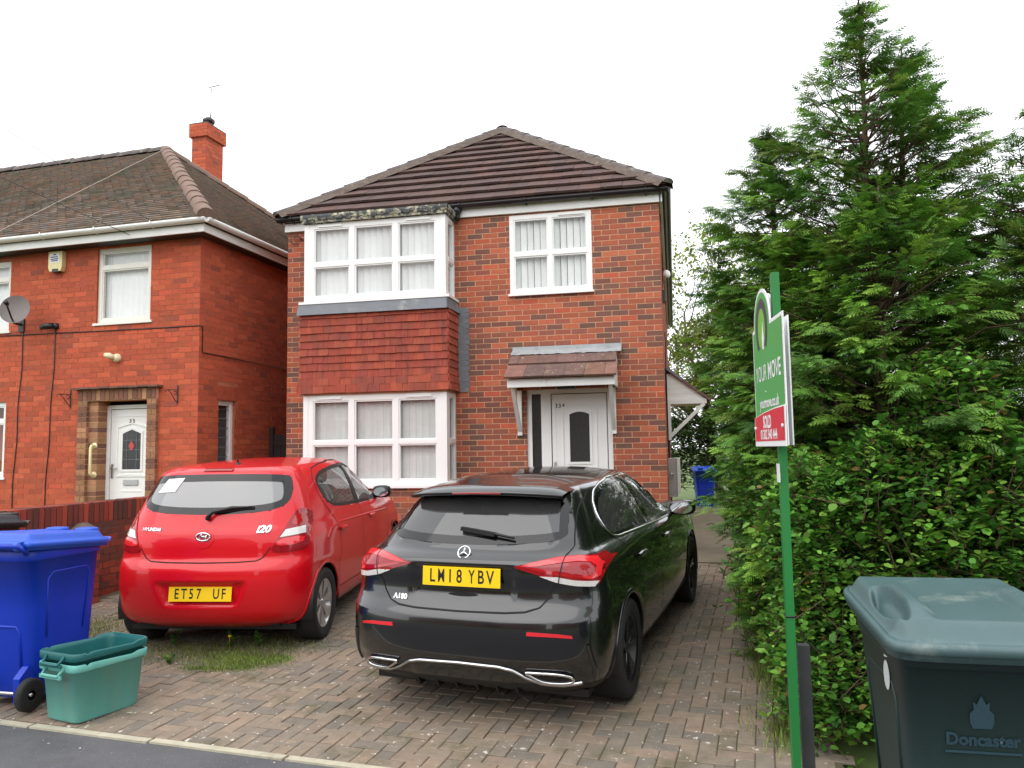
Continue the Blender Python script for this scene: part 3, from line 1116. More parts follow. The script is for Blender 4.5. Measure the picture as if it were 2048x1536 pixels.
# ---- front door with side light
door = MB()
DY = 0.06
fw = 0.065
dx0, dx1, dz0, dz1 = DOOR
door.box(dx0, dx0 + fw, DY - 0.035, DY + 0.03, dz0, dz1)
door.box(dx1 - fw, dx1, DY - 0.035, DY + 0.03, dz0, dz1)
door.box(dx0 + fw, dx1 - fw, DY - 0.035, DY + 0.03, dz1 - fw, dz1)
door.box(-1.635, -1.50, DY - 0.035, DY + 0.03, dz0, dz1 - fw)
door.box(dx0 + fw, -1.635, DY - 0.034, DY + 0.03, dz0, dz0 + 0.12)
door_o = door.build('front_door', M['white'], house)
k = MB()
k.add([(dx0 + fw, DY - 0.01, dz0 + 0.12), (-1.635, DY - 0.01, dz0 + 0.12), (-1.635, DY - 0.01, dz1 - fw), (dx0 + fw, DY - 0.01, dz1 - fw)], [(0, 1, 2, 3)])
k.build('side_light', M['obscure'], door_o)


def panel_door(parent, x0, x1, z0, z1, y, glass, arch, material, pane_mat, grooves=True):
    """flat leaf with raised mouldings around an arched pane"""
    gx0, gx1, gz0, gz1 = glass
    leaf = MB()
    leaf.box(x0, x1, y, y + 0.045, z0, z1)
    lo = leaf.build('leaf', material, parent)
    na = 10

    def arch_outline(e):
        pts = [(gx0 - e, gz0 - e), (gx1 + e, gz0 - e)]
        for i in range(na + 1):
            t = i / na
            x = gx1 + e - (gx1 - gx0 + 2 * e) * t
            if arch == 'round':
                zz = gz1 + e + 0.035 * (1 - (2 * t - 1) ** 2) * 1.0
            else:
                zz = gz1 + e + 0.06 * (1 - abs(2 * t - 1))
            pts.append((x, zz))
        return pts
    o0 = arch_outline(0)
    pn = MB()
    pn.add([(x, y - 0.004, z) for x, z in o0], [tuple(range(len(o0)))])
    pn.build('pane', pane_mat, lo)
    for e0, e1, nm in ((0.0, 0.032, 'pane_moulding'), (0.085, 0.105, 'panel_moulding')):
        a, b = arch_outline(e0), arch_outline(e1)
        mo = MB()
        n_ = len(a)
        va = [(x, y - 0.012, z) for x, z in a] + [(x, y - 0.012, z) for x, z in b] + [(x, y + 0.002, z) for x, z in a] + [(x, y + 0.002, z) for x, z in b]
        fs = []
        for i in range(n_):
            j = (i + 1) % n_
            fs += [(i, j, j + n_, i + n_), (i, i + 2 * n_, j + 2 * n_, j), (i + n_, j + n_, j + 3 * n_, i + 3 * n_)]
        mo.add(va, fs)
        mo.build(nm, material, lo, recalc=True)
    return lo


leaf = panel_door(door_o, -1.50 + 0.012, dx1 - fw - 0.012, dz0 + 0.02, dz1 - fw - 0.012, DY - 0.02, (-1.245, -0.975, 1.50, 2.145), 'round', M['white'], M['obscure'])
k = MB()
for x in (-1.44, -0.75):
    k.box(x - 0.006, x + 0.006, DY - 0.026, DY - 0.019, dz0 + 0.12, dz1 - 0.14)
k.box(-1.434, -0.756, DY - 0.026, DY - 0.019, dz1 - 0.152, dz1 - 0.14)
k.build('leaf_moulding', M['white'], leaf)
k = MB()
k.box(-1.465, -1.435, DY - 0.035, DY - 0.02, 1.28, 1.50)
k.tube([(-1.45, DY - 0.04, 1.42), (-1.45, DY - 0.065, 1.42), (-1.33, DY - 0.065, 1.42)], 0.01, 8)
k.build('handle', M['steel'], leaf)
M['ink_black'] = mat('ink_black', (0.01, 0.01, 0.01), 0.5, 0)
lettering('33A', 0.075, M['ink_black'], leaf, (-1.37, DY - 0.0225, 2.265), (1, 0, 0), (0, 0, 1), name='house_number', bold=0.002, space=1.25)
k = MB()
k.box(dx0 - 0.03, dx1 + 0.03, -0.06, 0.1, dz0 - 0.05, dz0)
k.build('door_step', M['concrete'], house)

# ---- canopy over the front door
can = link('door_canopy', None, house)
CX0, CX1 = -1.98, -0.575
CD, CZF, CZW = 0.60, 2.60, 3.02
k = MB()
k.box(CX0 + 0.0, CX1, -CD + 0.03, -CD + 0.055, 2.49, 2.60)
k.box(CX0, CX0 + 0.022, -CD + 0.055, 0, 2.49, 2.60)
k.box(CX1 - 0.022, CX1, -CD + 0.055, 0, 2.49, 2.60)
k.build('fascia_board', M['white_paint'], can)
k = MB()
k.prism([(CX0 + 0.002, -CD + 0.05, 2.6), (CX0 + 0.002, 0, 2.6), (CX0 + 0.002, 0, CZW - 0.02)], (0.02, 0, 0))
k.build('end_cheek', M['white_paint'], can, recalc=True)
k = MB()
k.prism([(CX1 - 0.022, -CD + 0.05, 2.6), (CX1 - 0.022, 0, 2.6), (CX1 - 0.022, 0, CZW - 0.02)], (0.02, 0, 0))
k.build('end_cheek', M['white_paint'], can, recalc=True)
k = MB()
k.box(CX0 + 0.022, CX1 - 0.022, -CD + 0.055, -0.002, 2.535, 2.545)
k.build('soffit', M['white_paint'], can)
cp = math.atan2(CZW - CZF, CD)
cs, cn = np.array([0, math.cos(cp), math.sin(cp)]), np.array([0, -math.sin(cp), math.cos(cp)])
CSL = math.hypot(CZW - CZF, CD)
PAL_CT = [srgb(*c) for c in ((112, 86, 78), (104, 82, 76), (122, 90, 78), (98, 78, 74))]
M['canopy_tile'] = mat('canopy_tile', (0.1, 0.07, 0.06), 0.85, 0.25, 9.0, 0.35, 90, attr=True, spots=srgb(210, 205, 190), spot_scale=26, spot_amt=0.69, dirt=srgb(132, 112, 96), dirt_scale=5)
for r in range(2):
    s0 = -0.03 + r * CSL * 0.49
    s1 = s0 + CSL * 0.52
    wd = 0.262
    x = CX0 - 0.03 - (0.0 if r == 0 else wd / 2)
    while x < CX1 + 0.03:
        a, b = max(x, CX0 - 0.03), min(x + wd, CX1 + 0.03)
        x += wd
        if b - a < 0.03:
            continue
        t = MB()
        t.col = colour_jitter(random.choice(PAL_CT), 0.12)
        o3 = np.array([0, -CD, CZF])
        lo, hi = 0.05 + random.uniform(-0.004, 0.004), 0.022
        vv = []
        for th in (0, 0.028):
            for (u_, s_, h_) in ((a + 0.002, s0, lo), (b - 0.002, s0, lo), (b - 0.002, s1, hi), (a + 0.002, s1, hi)):
                vv.append(o3 + np.array([u_, 0, 0]) + cs * s_ + cn * (h_ - th))
        t.add(vv, [(0, 1, 2, 3), (0, 4, 5, 1), (1, 5, 6, 2), (3, 7, 4, 0), (7, 6, 5, 4)])
        t.build('canopy_tile', M['canopy_tile'], can, colors=True)
k = MB()
rows_ = []
nn = 30
for i in range(nn + 1):
    x = CX0 - 0.035 + (CX1 - CX0 + 0.10) * i / nn
    wv = random.uniform(-0.006, 0.006)
    rows_.append([(x, -0.012, CZW + 0.075), (x, -0.018, CZW + 0.02), (x, -0.05, CZW + 0.012), np.array([x, 0, 0]) + np.array([0, -CD, CZF]) + cs * (CSL * 0.79) + cn * (0.044 + wv)])
k.grid(rows_, smooth=False)
k.build('lead_flashing', M['pale_lead'], can)
for x in (CX0 + 0.06, CX1 - 0.06):        # brackets: wall post and raking strut
    k = MB()
    k.box(x - 0.03, x + 0.03, -0.06, -0.008, 1.87, 2.49)
    k.bar((x, -0.035, 1.92), (x, -CD + 0.09, 2.50), 0.045, 0.05, up=(1, 0, 0))
    k.build('bracket', M['white_paint'], can)
k = MB()
k.prism([(-1.36, -0.30, 2.535), (-1.12, -0.30, 2.535), (-1.12, -0.20, 2.535), (-1.36, -0.20, 2.535)], (0, 0, -0.06))
k.build('canopy_lamp', M['black_plastic'], can, recalc=True)

# ---- side entrance hood, meter box, cables and small boxes on the side wall
hood = link('side_hood', None, house)
HY0, HY1 = 1.0, 2.2
for i in range(5):
    z0 = 2.37 + i * 0.075
    z1 = z0 + 0.073
    xr = 0.60 - (i * 0.075) * (0.50 / 0.42)
    xr2 = 0.60 - ((i + 1) * 0.075) * (0.50 / 0.42)
    if xr2 < 0.1:
        xr2 = 0.1
    k = MB()
    k.prism([(0.06, HY0, z0), (xr, HY0, z0), (xr2, HY0, z1), (0.06, HY0, z1)], (0, 0.02, 0))
    k.build('gable_board', M['white_paint'], hood, recalc=True)
k = MB()
k.box(0.06, 0.62, HY0 - 0.015, HY0 + 0.03, 2.30, 2.37)
k.box(0.06, 0.62, HY0 + 0.03, HY1, 2.33, 2.35)
k.box(0.06, 0.11, HY0 - 0.012, HY0 + 0.04, 1.78, 2.30)
k.bar((0.10, HY0 + 0.012, 1.84), (0.585, HY0 + 0.012, 2.30), 0.05, 0.05, up=(0, 1, 0))
k.build('hood_frame', M['white_paint'], hood)
k = MB()
k.col = PAL_CT[0]
k.prism([(0.05, HY0 - 0.04, 2.80), (0.67, HY0 - 0.04, 2.33), (0.69, HY0 - 0.04, 2.36), (0.07, HY0 - 0.04, 2.84)], (0, HY1 - HY0 + 0.04, 0))
k.col = PAL_CT[0]
k.build('hood_roof', M['roof_tile'], hood, colors=True, recalc=True)
k = MB()
k.prism([(0.048, HY0 - 0.055, 2.815), (0.28, HY0 - 0.055, 2.635), (0.30, HY0 - 0.055, 2.665), (0.06, HY0 - 0.055, 2.86)], (0, HY1 - HY0 + 0.06, 0))
k.build('hood_flashing', M['lead'], hood, recalc=True)
M['meter_grey'] = mat('meter_grey', srgb(178, 176, 172), 0.5, 0.08, 6, dirt=srgb(150, 146, 138), dirt_scale=4)
mb_ = MB()
mb_.box(HX1 + 0.008, HX1 + 0.13, 0.75, 1.25, 0.98, 1.52)
mo = mb_.build('meter_box', M['meter_grey'], house)
k = MB()
k.box(HX1 + 0.132, HX1 + 0.175, 0.72, 1.28, 1.02, 1.52)
k.build('meter_door', M['white_paint'], mo)
k = MB()
k.tube([(HX1 + 0.07, 0.75, 1.30), (HX1 + 0.07, 0.69, 1.30), (HX1 + 0.02, 0.68, 1.30)], 0.012, 6)
k.build('meter_lock', M['steel'], mo)
for pts, rr in (([(HX1 + 0.02, 0.9, 3.35), (HX1 + 0.03, 0.92, 3.2), (HX1 + 0.02, 0.95, 2.9), (HX1 + 0.02, 0.95, 1.5)], 0.009), ([(HX1 + 0.02, 0.25, 4.9), (HX1 + 0.02, 0.25, 3.87)], 0.007), ([(HX1 + 0.03, 1.8, 2.3), (HX1 + 0.03, 1.8, 0.3)], 0.012)):
    k = MB()
    k.tube(pts, rr, 6)
    k.build('cable', M['black_plastic'], house)
k = MB()
k.prism([(HX1 + 0.008, 0.35, 3.70), (HX1 + 0.008, 0.55, 3.70), (HX1 + 0.008, 0.55, 3.86), (HX1 + 0.008, 0.35, 3.86)], (0.045, 0, 0))
k.build('vent_cowl', M['black_plastic'], house, recalc=True)
k = MB()
k.lathe([(0.0, 0.0), (0.05, 0.01), (0.06, 0.05), (0.05, 0.1), (0.02, 0.12)], 12, (HX1 + 0.07, 1.4, 4.25))
k.build('security_light', M['white_paint'], house)
# coiled cable and drop wire left of the bay
k = MB()
cc = [(-5.26 + 0.085 * math.cos(a), -0.02 - 0.003 * i_, 4.83 + 0.06 * math.sin(a)) for i_, a in enumerate(np.linspace(0, 4 * math.pi, 40))]
cc += [(-5.17, -0.02, 4.83), (-5.10, -0.018, 4.83), (-5.075, -0.016, 4.80), (-5.075, -0.014, 4.4), (-5.09, -0.014, 3.8), (-5.10, -0.014, 2.5), (-5.11, -0.014, 0.6)]
k.tube(cc, 0.006, 5)
k.build('cable', mat('brown_cable', srgb(84, 44, 36), 0.6, 0.1), house)
# ================================================================ neighbouring house on the left
LC, LRZ = (-6.355, -0.8, 0.0), R(-3.0)
left = thing('semi_detached_house', 'orange red brick semi detached house with white gutter and dark plain tiled roof', 'house', LC, LRZ)
LW = Matrix.Translation(LC) @ Matrix.Rotation(LRZ, 4, 'Z')
LZ1_, LZ0_ = 4.80, 0.1
L_UP = (-1.765, -0.826, 3.62, 4.735)
L_UPL = (-4.75, -3.365, 3.60, 4.685)
L_LOL = (-4.75, -3.36, 1.385, 2.516)
L_DOOR = (-1.83, -0.80, 0.45, 2.47)
L_SIDE = (0.457, 0.88, 1.35, 2.47)


def lf(u, z):
    return (u, 0.0, z)


w = MB()
fo = [L_UP, L_UPL, L_LOL, L_DOOR]
wall_sheet(w, -11.0, 0.0, LZ0_, LZ1_ + 0.1, fo, lf, (0, 1, 0), 0.1)
wall_sheet(w, 0.0, 7.2, LZ0_, LZ1_ + 0.1, [L_SIDE], lambda u, z: (0.0, u, z), (-1, 0, 0), 0.1)
w.box(-11.0, -0.45, 0.42, 7.2, LZ0_, LZ1_ + 0.1)
w.build('wall', M['mortar_left'], left)


def hide_left(x, y):
    return (y > 985) or (y > 905 and x > 300)


rows = brick_rows(-5.0, 0.0, LZ0_, LZ1_, 4.73, 0.0765, 0.229, fo + [(-1.99, -0.645, 0.3, 2.64)], joint=0.009)
lay_bricks(left, rows, lf, (0, -1, 0), 0.0, PAL_LEFT, M['brick_left'], hide=hide_left, proud=0.004, world=LW)
rows = brick_rows(0.0, 3.4, LZ0_, LZ1_, 4.73, 0.0765, 0.229, [L_SIDE, (0.42, 0.92, 2.47, 2.68)], corner='left', odd_stretcher=False, joint=0.009)
lay_bricks(left, rows, lambda u, z: (0.0, u, z), (1, 0, 0), math.pi / 2, PAL_LEFT, M['brick_left'], proud=0.004, world=LW, n_single=0, stuff_name='side_bricks')
for i in range(6):                                 # soldier course over the side window
    k = MB()
    k.col = colour_jitter(PAL_LEFT[3][0], 0.1)
    k.box(-0.02, 0.006, 0.425 + i * 0.083, 0.425 + i * 0.083 + 0.074, 2.475, 2.675)
    k.build('lintel_brick', M['brick_left'], left, colors=True)

window_unit(left, *L_UP, lambda u, z: (u, 0.03, z), (0, 1, 0), [], 0.74, material=M['cream'], sill=(0.06, 0.035, 0.04), blinds=0.094, blind_turn=0.1)
window_unit(left, *L_UPL, lambda u, z: (u, 0.03, z), (0, 1, 0), [0.33, 0.66], 0.74, material=M['cream'], sill=(0.06, 0.035, 0.04), blinds=0.094, blind_turn=0.1)
window_unit(left, *L_LOL, lambda u, z: (u, 0.03, z), (0, 1, 0), [0.33, 0.66], 0.74, material=M['white'], sill=(0.05, 0.035, 0.03), blinds=0)
sw = window_unit(left, L_SIDE[0], L_SIDE[1], L_SIDE[2], L_SIDE[3], lambda u, z: (-0.06, u, z), (-1, 0, 0), [], None, material=M['white'], blinds=0, fw=0.05)
k = MB()
for z in np.arange(1.5, 2.4, 0.14):
    k.box(-0.093, -0.085, L_SIDE[0] + 0.07, L_SIDE[1] - 0.07, z, z + 0.008)
k.build('leading', M['lead'], sw)

# door surround of thin brown bricks, recessed white door
PAL_S = [srgb(*c) for c in ((152, 108, 78), (140, 96, 72), (164, 120, 88), (126, 86, 68), (172, 126, 92), (118, 80, 66))]
M['surround_brick'] = mat('surround_brick', (0.3, 0.15, 0.1), 0.88, 0.2, 18, 0.3, 140, attr=True, dirt=srgb(96, 70, 58), dirt_scale=4, dirt_at=0.6)
sur = link('door_surround', None, left)
k = MB()
k.box(-1.985, -1.835, -0.045, 0.0, 0.3, 2.64)
k.box(-0.795, -0.65, -0.045, 0.0, 0.3, 2.64)
k.box(-1.835, -0.795, -0.045, 0.0, 2.475, 2.64)
k.box(-1.83, -1.68, 0.0, 0.30, 0.3, 2.47)
k.box(-0.84, -0.80, 0.0, 0.30, 0.3, 2.47)
k.build('mortar', M['mortar_main'], sur)
z = 0.42
ri = 0
while z < 2.44:
    for (a, b) in ((-1.99, -1.832), (-0.798, -0.645)):
        kk = MB()
        kk.col = colour_jitter(random.choice(PAL_S), 0.1)
        if ri % 2:
            kk.box(a, b, -0.056, -0.01, z, z + 0.065)
        else:
            kk.box(a, (a + b) / 2 - 0.004, -0.056, -0.01, z, z + 0.065)
            kk.box((a + b) / 2 + 0.004, b, -0.056, -0.01, z, z + 0.065)
        kk.build('surround_brick', M['surround_brick'], sur, colors=True)
    kk = MB()
    kk.col = colour_jitter(random.choice(PAL_S), 0.1)
    kk.box(-1.832, -1.674, -0.006, 0.20, z, z + 0.065)
    kk.build('surround_brick', M['surround_brick'], sur, colors=True)
    z += 0.0765
    ri += 1
for i in range(17):
    kk = MB()
    kk.col = colour_jitter(random.choice(PAL_S), 0.12)
    x = -1.985 + i * 0.0787
    kk.box(x, x + 0.07, -0.057, -0.01, 2.485, 2.63)
    kk.build('lintel_brick', M['surround_brick'], sur, colors=True)
for i in range(9):
    kk = MB()
    kk.col = colour_jitter(srgb(110, 80, 70), 0.15)
    x = -2.06 + i * 0.165
    kk.box(x, x + 0.162, -0.125, 0.0, 2.645 + 0.004 * (i % 2), 2.672 + 0.004 * (i % 2))
    kk.build('hood_tile', M['surround_brick'], sur, colors=True)
ld = MB()
LDY = 0.20
ld.box(-1.675, -1.62, LDY - 0.03, LDY + 0.04, 0.45, 2.42)
ld.box(-0.90, -0.845, LDY - 0.03, LDY + 0.04, 0.45, 2.42)
ld.box(-1.62, -0.90, LDY - 0.03, LDY + 0.04, 2.365, 2.42)
ld_o = ld.build('front_door', M['white'], left)
k = MB()
k.box(-1.68, -0.84, LDY + 0.03, LDY + 0.2, 2.42, 2.47)
k.build('head_brick', M['surround_brick'], sur)
leaf = panel_door(ld_o, -1.61, -0.91, 0.47, 2.355, LDY - 0.012, (-1.40, -1.085, 1.48, 2.0), 'point', M['white'], M['obscure'])
k = MB()
for z in (1.62, 1.76, 1.9):
    k.box(-1.40, -1.085, LDY - 0.022, LDY - 0.017, z, z + 0.007)
for x in (-1.325, -1.16):
    k.box(x, x + 0.007, LDY - 0.0222, LDY - 0.0172, 1.48, 2.0)
k.build('leading', M['lead'], leaf)
k = MB()
k.add([(-1.243, LDY - 0.024, 1.74), (-1.19, LDY - 0.024, 1.82), (-1.243, LDY - 0.024, 1.90), (-1.296, LDY - 0.024, 1.82)], [(0, 1, 2, 3)])
k.build('red_diamond', mat('red_glass', srgb(190, 70, 70), 0.2, 0.1), leaf)
k = MB()
for x0_, x1_, z0_, z1_ in ((-1.42, -1.065, 1.40, 1.412), (-1.42, -1.065, 1.16, 1.172), (-1.52, -1.0, 2.25, 2.262)):
    k.box(x0_, x1_, LDY - 0.02, LDY - 0.011, z0_, z1_)
k.build('leaf_moulding', M['white'], leaf)
k = MB()
k.box(-1.37, -1.12, LDY - 0.03, LDY - 0.012, 1.255, 1.33)
k.build('letter_plate', M['steel'], leaf)
k = MB()
k.box(-1.585, -1.555, LDY - 0.03, LDY - 0.012, 1.36, 1.56)
k.tube([(-1.57, LDY - 0.03, 1.5), (-1.57, LDY - 0.06, 1.5), (-1.46, LDY - 0.06, 1.5)], 0.01, 6)
k.build('handle', M['steel'], leaf)
lettering('33', 0.075, M['ink_black'], leaf, (-1.25, LDY - 0.0145, 2.18), (1, 0, 0), (0, 0, 1), name='house_number', bold=0.003, space=1.5)
k = MB()
k.tube([(-1.715, -0.008, 1.83), (-1.715, -0.07, 1.83), (-1.715, -0.085, 1.80), (-1.715, -0.085, 1.44), (-1.715, -0.07, 1.41), (-1.715, -0.008, 1.41)], 0.019, 10)
k.lathe([(0.0, -0.012), (0.045, -0.012), (0.045, 0.0), (0.0, 0.0)], 12, (-1.715, -0.004, 1.83), axis='y')
k.lathe([(0.0, -0.012), (0.045, -0.012), (0.045, 0.0), (0.0, 0.0)], 12, (-1.715, -0.004, 1.41), axis='y')
k.build('grab_rail', mat('cream_rail', srgb(235, 220, 170), 0.35, 0.05), left)
k = MB()
k.box(-0.905, -0.865, LDY - 0.05, LDY - 0.03, 1.72, 1.82)
k.build('door_bell', M['black_plastic'], ld_o)

# eaves
k = MB()
k.box(-11, 0.24, -0.26, -0.235, 4.76, 4.87)
k.box(0.215, 0.24, -0.235, 7.2, 4.76, 4.87)
k.build('fascia', M['white_paint'], left)
k = MB()
k.box(-11, 0.215, -0.235, 0.0, 4.765, 4.78)
k.box(0.0, 0.215, 0.0, 7.2, 4.765, 4.78)
k.build('soffit', M['dark_metal'], left)
GZ = 4.93
gutter('gutter', (-11, -0.315, GZ), (0.315, -0.315, GZ), (0, -1, 0), left, M['white_paint'], 0.062)
gutter('gutter', (0.315, -0.315, GZ), (0.315, 7.2, GZ), (1, 0, 0), left, M['white_paint'], 0.062)
for x in (-0.55, -1.5, -2.45, -3.4):
    k = MB()
    k.tube([(x, -0.26, 4.9), (x, -0.315, 4.862), (x, -0.382, 4.895), (x, -0.384, 4.945)], 0.009, 6)
    k.build('gutter_bracket', M['white_paint'], left)

# roof of plain tiles
LE, LT, LP = 0.32, 3.77, R(36.8)
LEZ = 4.915
lroof = MB()
lroof.col = srgb(104, 92, 84)
apx = (LE - LT, -LE + LT, LEZ + LT * math.tan(LP))
bk = -LE + 2 * LT
lroof.add([(-11, -LE, LEZ), (LE, -LE, LEZ), apx, (-11, apx[1], apx[2])], [(0, 1, 2, 3)])
lroof.add([(LE, -LE, LEZ), (LE, bk, LEZ), apx], [(0, 1, 2)])
lroof.add([(LE, bk, LEZ), (-11, bk, LEZ), (-11, apx[1], apx[2]), apx], [(0, 1, 2, 3)])
M['plain_tile'] = mat('plain_tile', (0.1, 0.08, 0.07), 0.9, 0.25, 7, 0.3, 100, attr=True, dirt=srgb(104, 104, 88), dirt_scale=1.2, dirt_at=0.53)
lroof_o = lroof.build('roof', M['plain_tile'], left, colors=True)
PAL_PT = [srgb(*c) for c in ((136, 124, 114), (132, 120, 110), (140, 124, 112), (128, 118, 110), (142, 120, 106), (130, 122, 114), (146, 122, 106))]


def plain_tiles(name, org_, ua, sa_, na_, width_fn, slope_len, u_min, gauge_=0.1, tw_=0.166):
    b = MB()
    ua, sa_, na_, org_ = (np.asarray(q, float) for q in (ua, sa_, na_, org_))
    r = 0
    s0 = 0.0
    while s0 < slope_len - 0.03:
        lo_u, hi_u = width_fn(s0 / slope_len)
        u = max(lo_u, u_min) - (tw_ / 2 if r % 2 else 0)
        while u < hi_u - 0.01:
            a, c = max(u, lo_u), min(u + tw_ - 0.003, hi_u)
            if c - a > 0.02:
                b.col = colour_jitter(random.choice(PAL_PT), 0.07)
                h = 0.036 + random.uniform(-0.003, 0.004)
                s_b = s0 + random.uniform(-0.004, 0.004)
                v = [org_ + ua * a + sa_ * s_b + na_ * h, org_ + ua * c + sa_ * s_b + na_ * (h + random.uniform(-0.002, 0.002)), org_ + ua * c + sa_ * (s0 + gauge_ + 0.02) + na_ * 0.008, org_ + ua * a + sa_ * (s0 + gauge_ + 0.02) + na_ * 0.008,
                     org_ + ua * a + sa_ * s_b + na_ * (h - 0.022), org_ + ua * c + sa_ * s_b + na_ * (h - 0.022)]
                b.add(v, [(0, 1, 2, 3), (0, 4, 5, 1)])
            u += tw_
        s0 += gauge_
        r += 1
    return b.build(name, M['plain_tile'], lroof_o, colors=True, kind='stuff')


sl_ = LT / math.cos(LP)
plain_tiles('plain_tiles', (0, -LE, LEZ), (1, 0, 0), (0, math.cos(LP), math.sin(LP)), (0, -math.sin(LP), math.cos(LP)), lambda t: (-7.5, LE - LT * t), sl_, -7.5)
plain_tiles('plain_tiles', (LE, 0, LEZ), (0, 1, 0), (-math.cos(LP), 0, math.sin(LP)), (math.sin(LP), 0, math.cos(LP)), lambda t: (-LE + LT * t, bk - LT * t), sl_, -1)
M['hip_orange'] = mat('hip_orange', srgb(122, 98, 86), 0.9, 0.25, 9, 0.4, 60, dirt=srgb(110, 100, 90), dirt_scale=5, dirt_at=0.52)


def round_tiles(name, p, q, n_, rad, material, parent):
    p, q = np.asarray(p, float), np.asarray(q, float)
    d = q - p
    L = np.linalg.norm(d)
    d /= L
    side = np.cross(d, np.array([0, 0, 1.0]))
    side /= np.linalg.norm(side)
    upn = np.cross(side, d)
    prof = [(math.cos(a) * rad, math.sin(a) * rad * 0.9) for a in np.linspace(-0.15, math.pi + 0.15, 10)]
    for i in range(n_):
        hb = MB()
        rr_ = []
        tilt = random.uniform(-0.008, 0.008)
        for tt, lift in ((L * i / n_ - 0.012, 0.020), (L * (i + 1) / n_, 0.004)):
            c = p + d * tt + upn * lift + side * tilt
            rr_.append([c + side * a + upn * b for a, b in prof])
        hb.grid(rr_)
        c = p + d * (L * i / n_ - 0.012) + upn * 0.02 + side * tilt
        hb.add([c + side * a + upn * b for a, b in prof], [tuple(range(10))])
        hb.build(name, material, parent)


round_tiles('hip_tile', (LE, -LE, LEZ + 0.02), apx, 14, 0.125, M['hip_orange'], lroof_o)
round_tiles('hip_tile', (LE, bk, LEZ + 0.02), apx, 14, 0.11, M['hip_orange'], lroof_o)
round_tiles('ridge_tile', apx, (apx[0] - 4.5, apx[1], apx[2]), 12, 0.11, M['hip_tile'], lroof_o)

# chimney stack on the rear slope
ch = link('chimney', None, left)
cx0, cx1, cy0, cy1, cz0, cz1 = -4.52, -4.14, 5.60, 6.22, 6.4, 9.0
k = MB()
k.box(cx0, cx1, cy0, cy1, cz0, cz1)
k.box(cx0 - 0.05, cx1 + 0.05, cy0 - 0.05, cy1 + 0.05, cz1, cz1 + 0.3)
k.build('stack_mortar', M['mortar_left'], ch)
for (fu, u0_, u1_, ov, rz_, cor) in ((lambda u, z: (u, cy0, z), cx0, cx1, (0, -1, 0), 0, 'right'), (lambda u, z: (cx1, u, z), cy0, cy1, (1, 0, 0), math.pi / 2, 'left')):
    rows = brick_rows(u0_, u1_, cz0, cz1, 8.98, 0.0765, 0.229, [], corner=cor, odd_stretcher=(cor == 'right'))
    lay_bricks(ch, rows, fu, ov, rz_, PAL_LEFT, M['brick_left'], proud=0.004, world=LW, n_single=300, stuff_name='cut_bricks')
for (fu, u0_, u1_, ov, rz_) in ((lambda u, z: (u, cy0 - 0.05, z), cx0 - 0.05, cx1 + 0.05, (0, -1, 0), 0), (lambda u, z: (cx1 + 0.05, u, z), cy0 - 0.05, cy1 + 0.05, (1, 0, 0), math.pi / 2)):
    rows = brick_rows(u0_, u1_, cz1, cz1 + 0.3, cz1 + 0.306, 0.0765, 0.229, [])
    lay_bricks(ch, rows, fu, ov, rz_, PAL_LEFT, M['brick_left'], proud=0.004, world=LW, n_single=0, stuff_name='cap_bricks')
k = MB()
k.prism([(cx0 - 0.05, cy0 - 0.05, cz1 + 0.3), (cx1 + 0.05, cy0 - 0.05, cz1 + 0.3), (cx1 + 0.05, cy1 + 0.05, cz1 + 0.3), (cx0 - 0.05, cy1 + 0.05, cz1 + 0.3)], (0, 0, 0.03))
k.build('flaunching', M['hip_mortar'], ch, recalc=True)
k = MB()
k.lathe([(0.10, 9.31), (0.10, 9.40), (0.085, 9.43)], 14, (-4.27, 5.85, 0))
k.build('chimney_pot', M['hip_orange'], ch)
k = MB()
k.lathe([(0.11, 9.41), (0.14, 9.45), (0.14, 9.50), (0.06, 9.56), (0.0, 9.57)], 14, (-4.27, 5.85, 0), close=True)
k.tube([(-4.18, 5.8, 9.46), (-4.04, 5.7, 9.42), (-4.04, 5.7, 9.31)], 0.012, 5)
k.build('chimney_cowl', M['dark_metal'], ch)
k = MB()
for i in range(5):
    k.box(cx1 - 0.02 + 0.0, cx1 + 0.03, cy0 - 0.12 + i * 0.2, cy0 + 0.04 + i * 0.2, 7.30 + 0.02, 7.52)
k.build('chimney_flashing', M['lead'], ch)

aer = thing('tv_aerial', 'thin tv aerial on a pole above the brick chimney', 'aerial', LW @ Vector((-4.22, 5.85, 9.31)), LRZ)
k = MB()
k.tube([(0, 0, 0), (0.0, 0, 0.95)], 0.017, 6)
k.build('mast', M['steel'], aer)
k = MB()
k.tube([(-0.06, 0, 0.99), (0.30, -0.1, 0.95)], 0.009, 5)
for i in range(6):
    x = -0.05 + i * 0.065
    zz = 0.99 - 0.11 * (x + 0.06)
    k.tube([(x - 0.03, -0.28 * x - 0.02 - 0.12, zz), (x + 0.03, -0.28 * x - 0.02 + 0.12, zz)], 0.004, 4)
k.build('boom', M['dark_metal'], aer)

# ---- small things fixed to the neighbour's front wall


def LWp(x, y, z):
    return LW @ Vector((x, y, z))


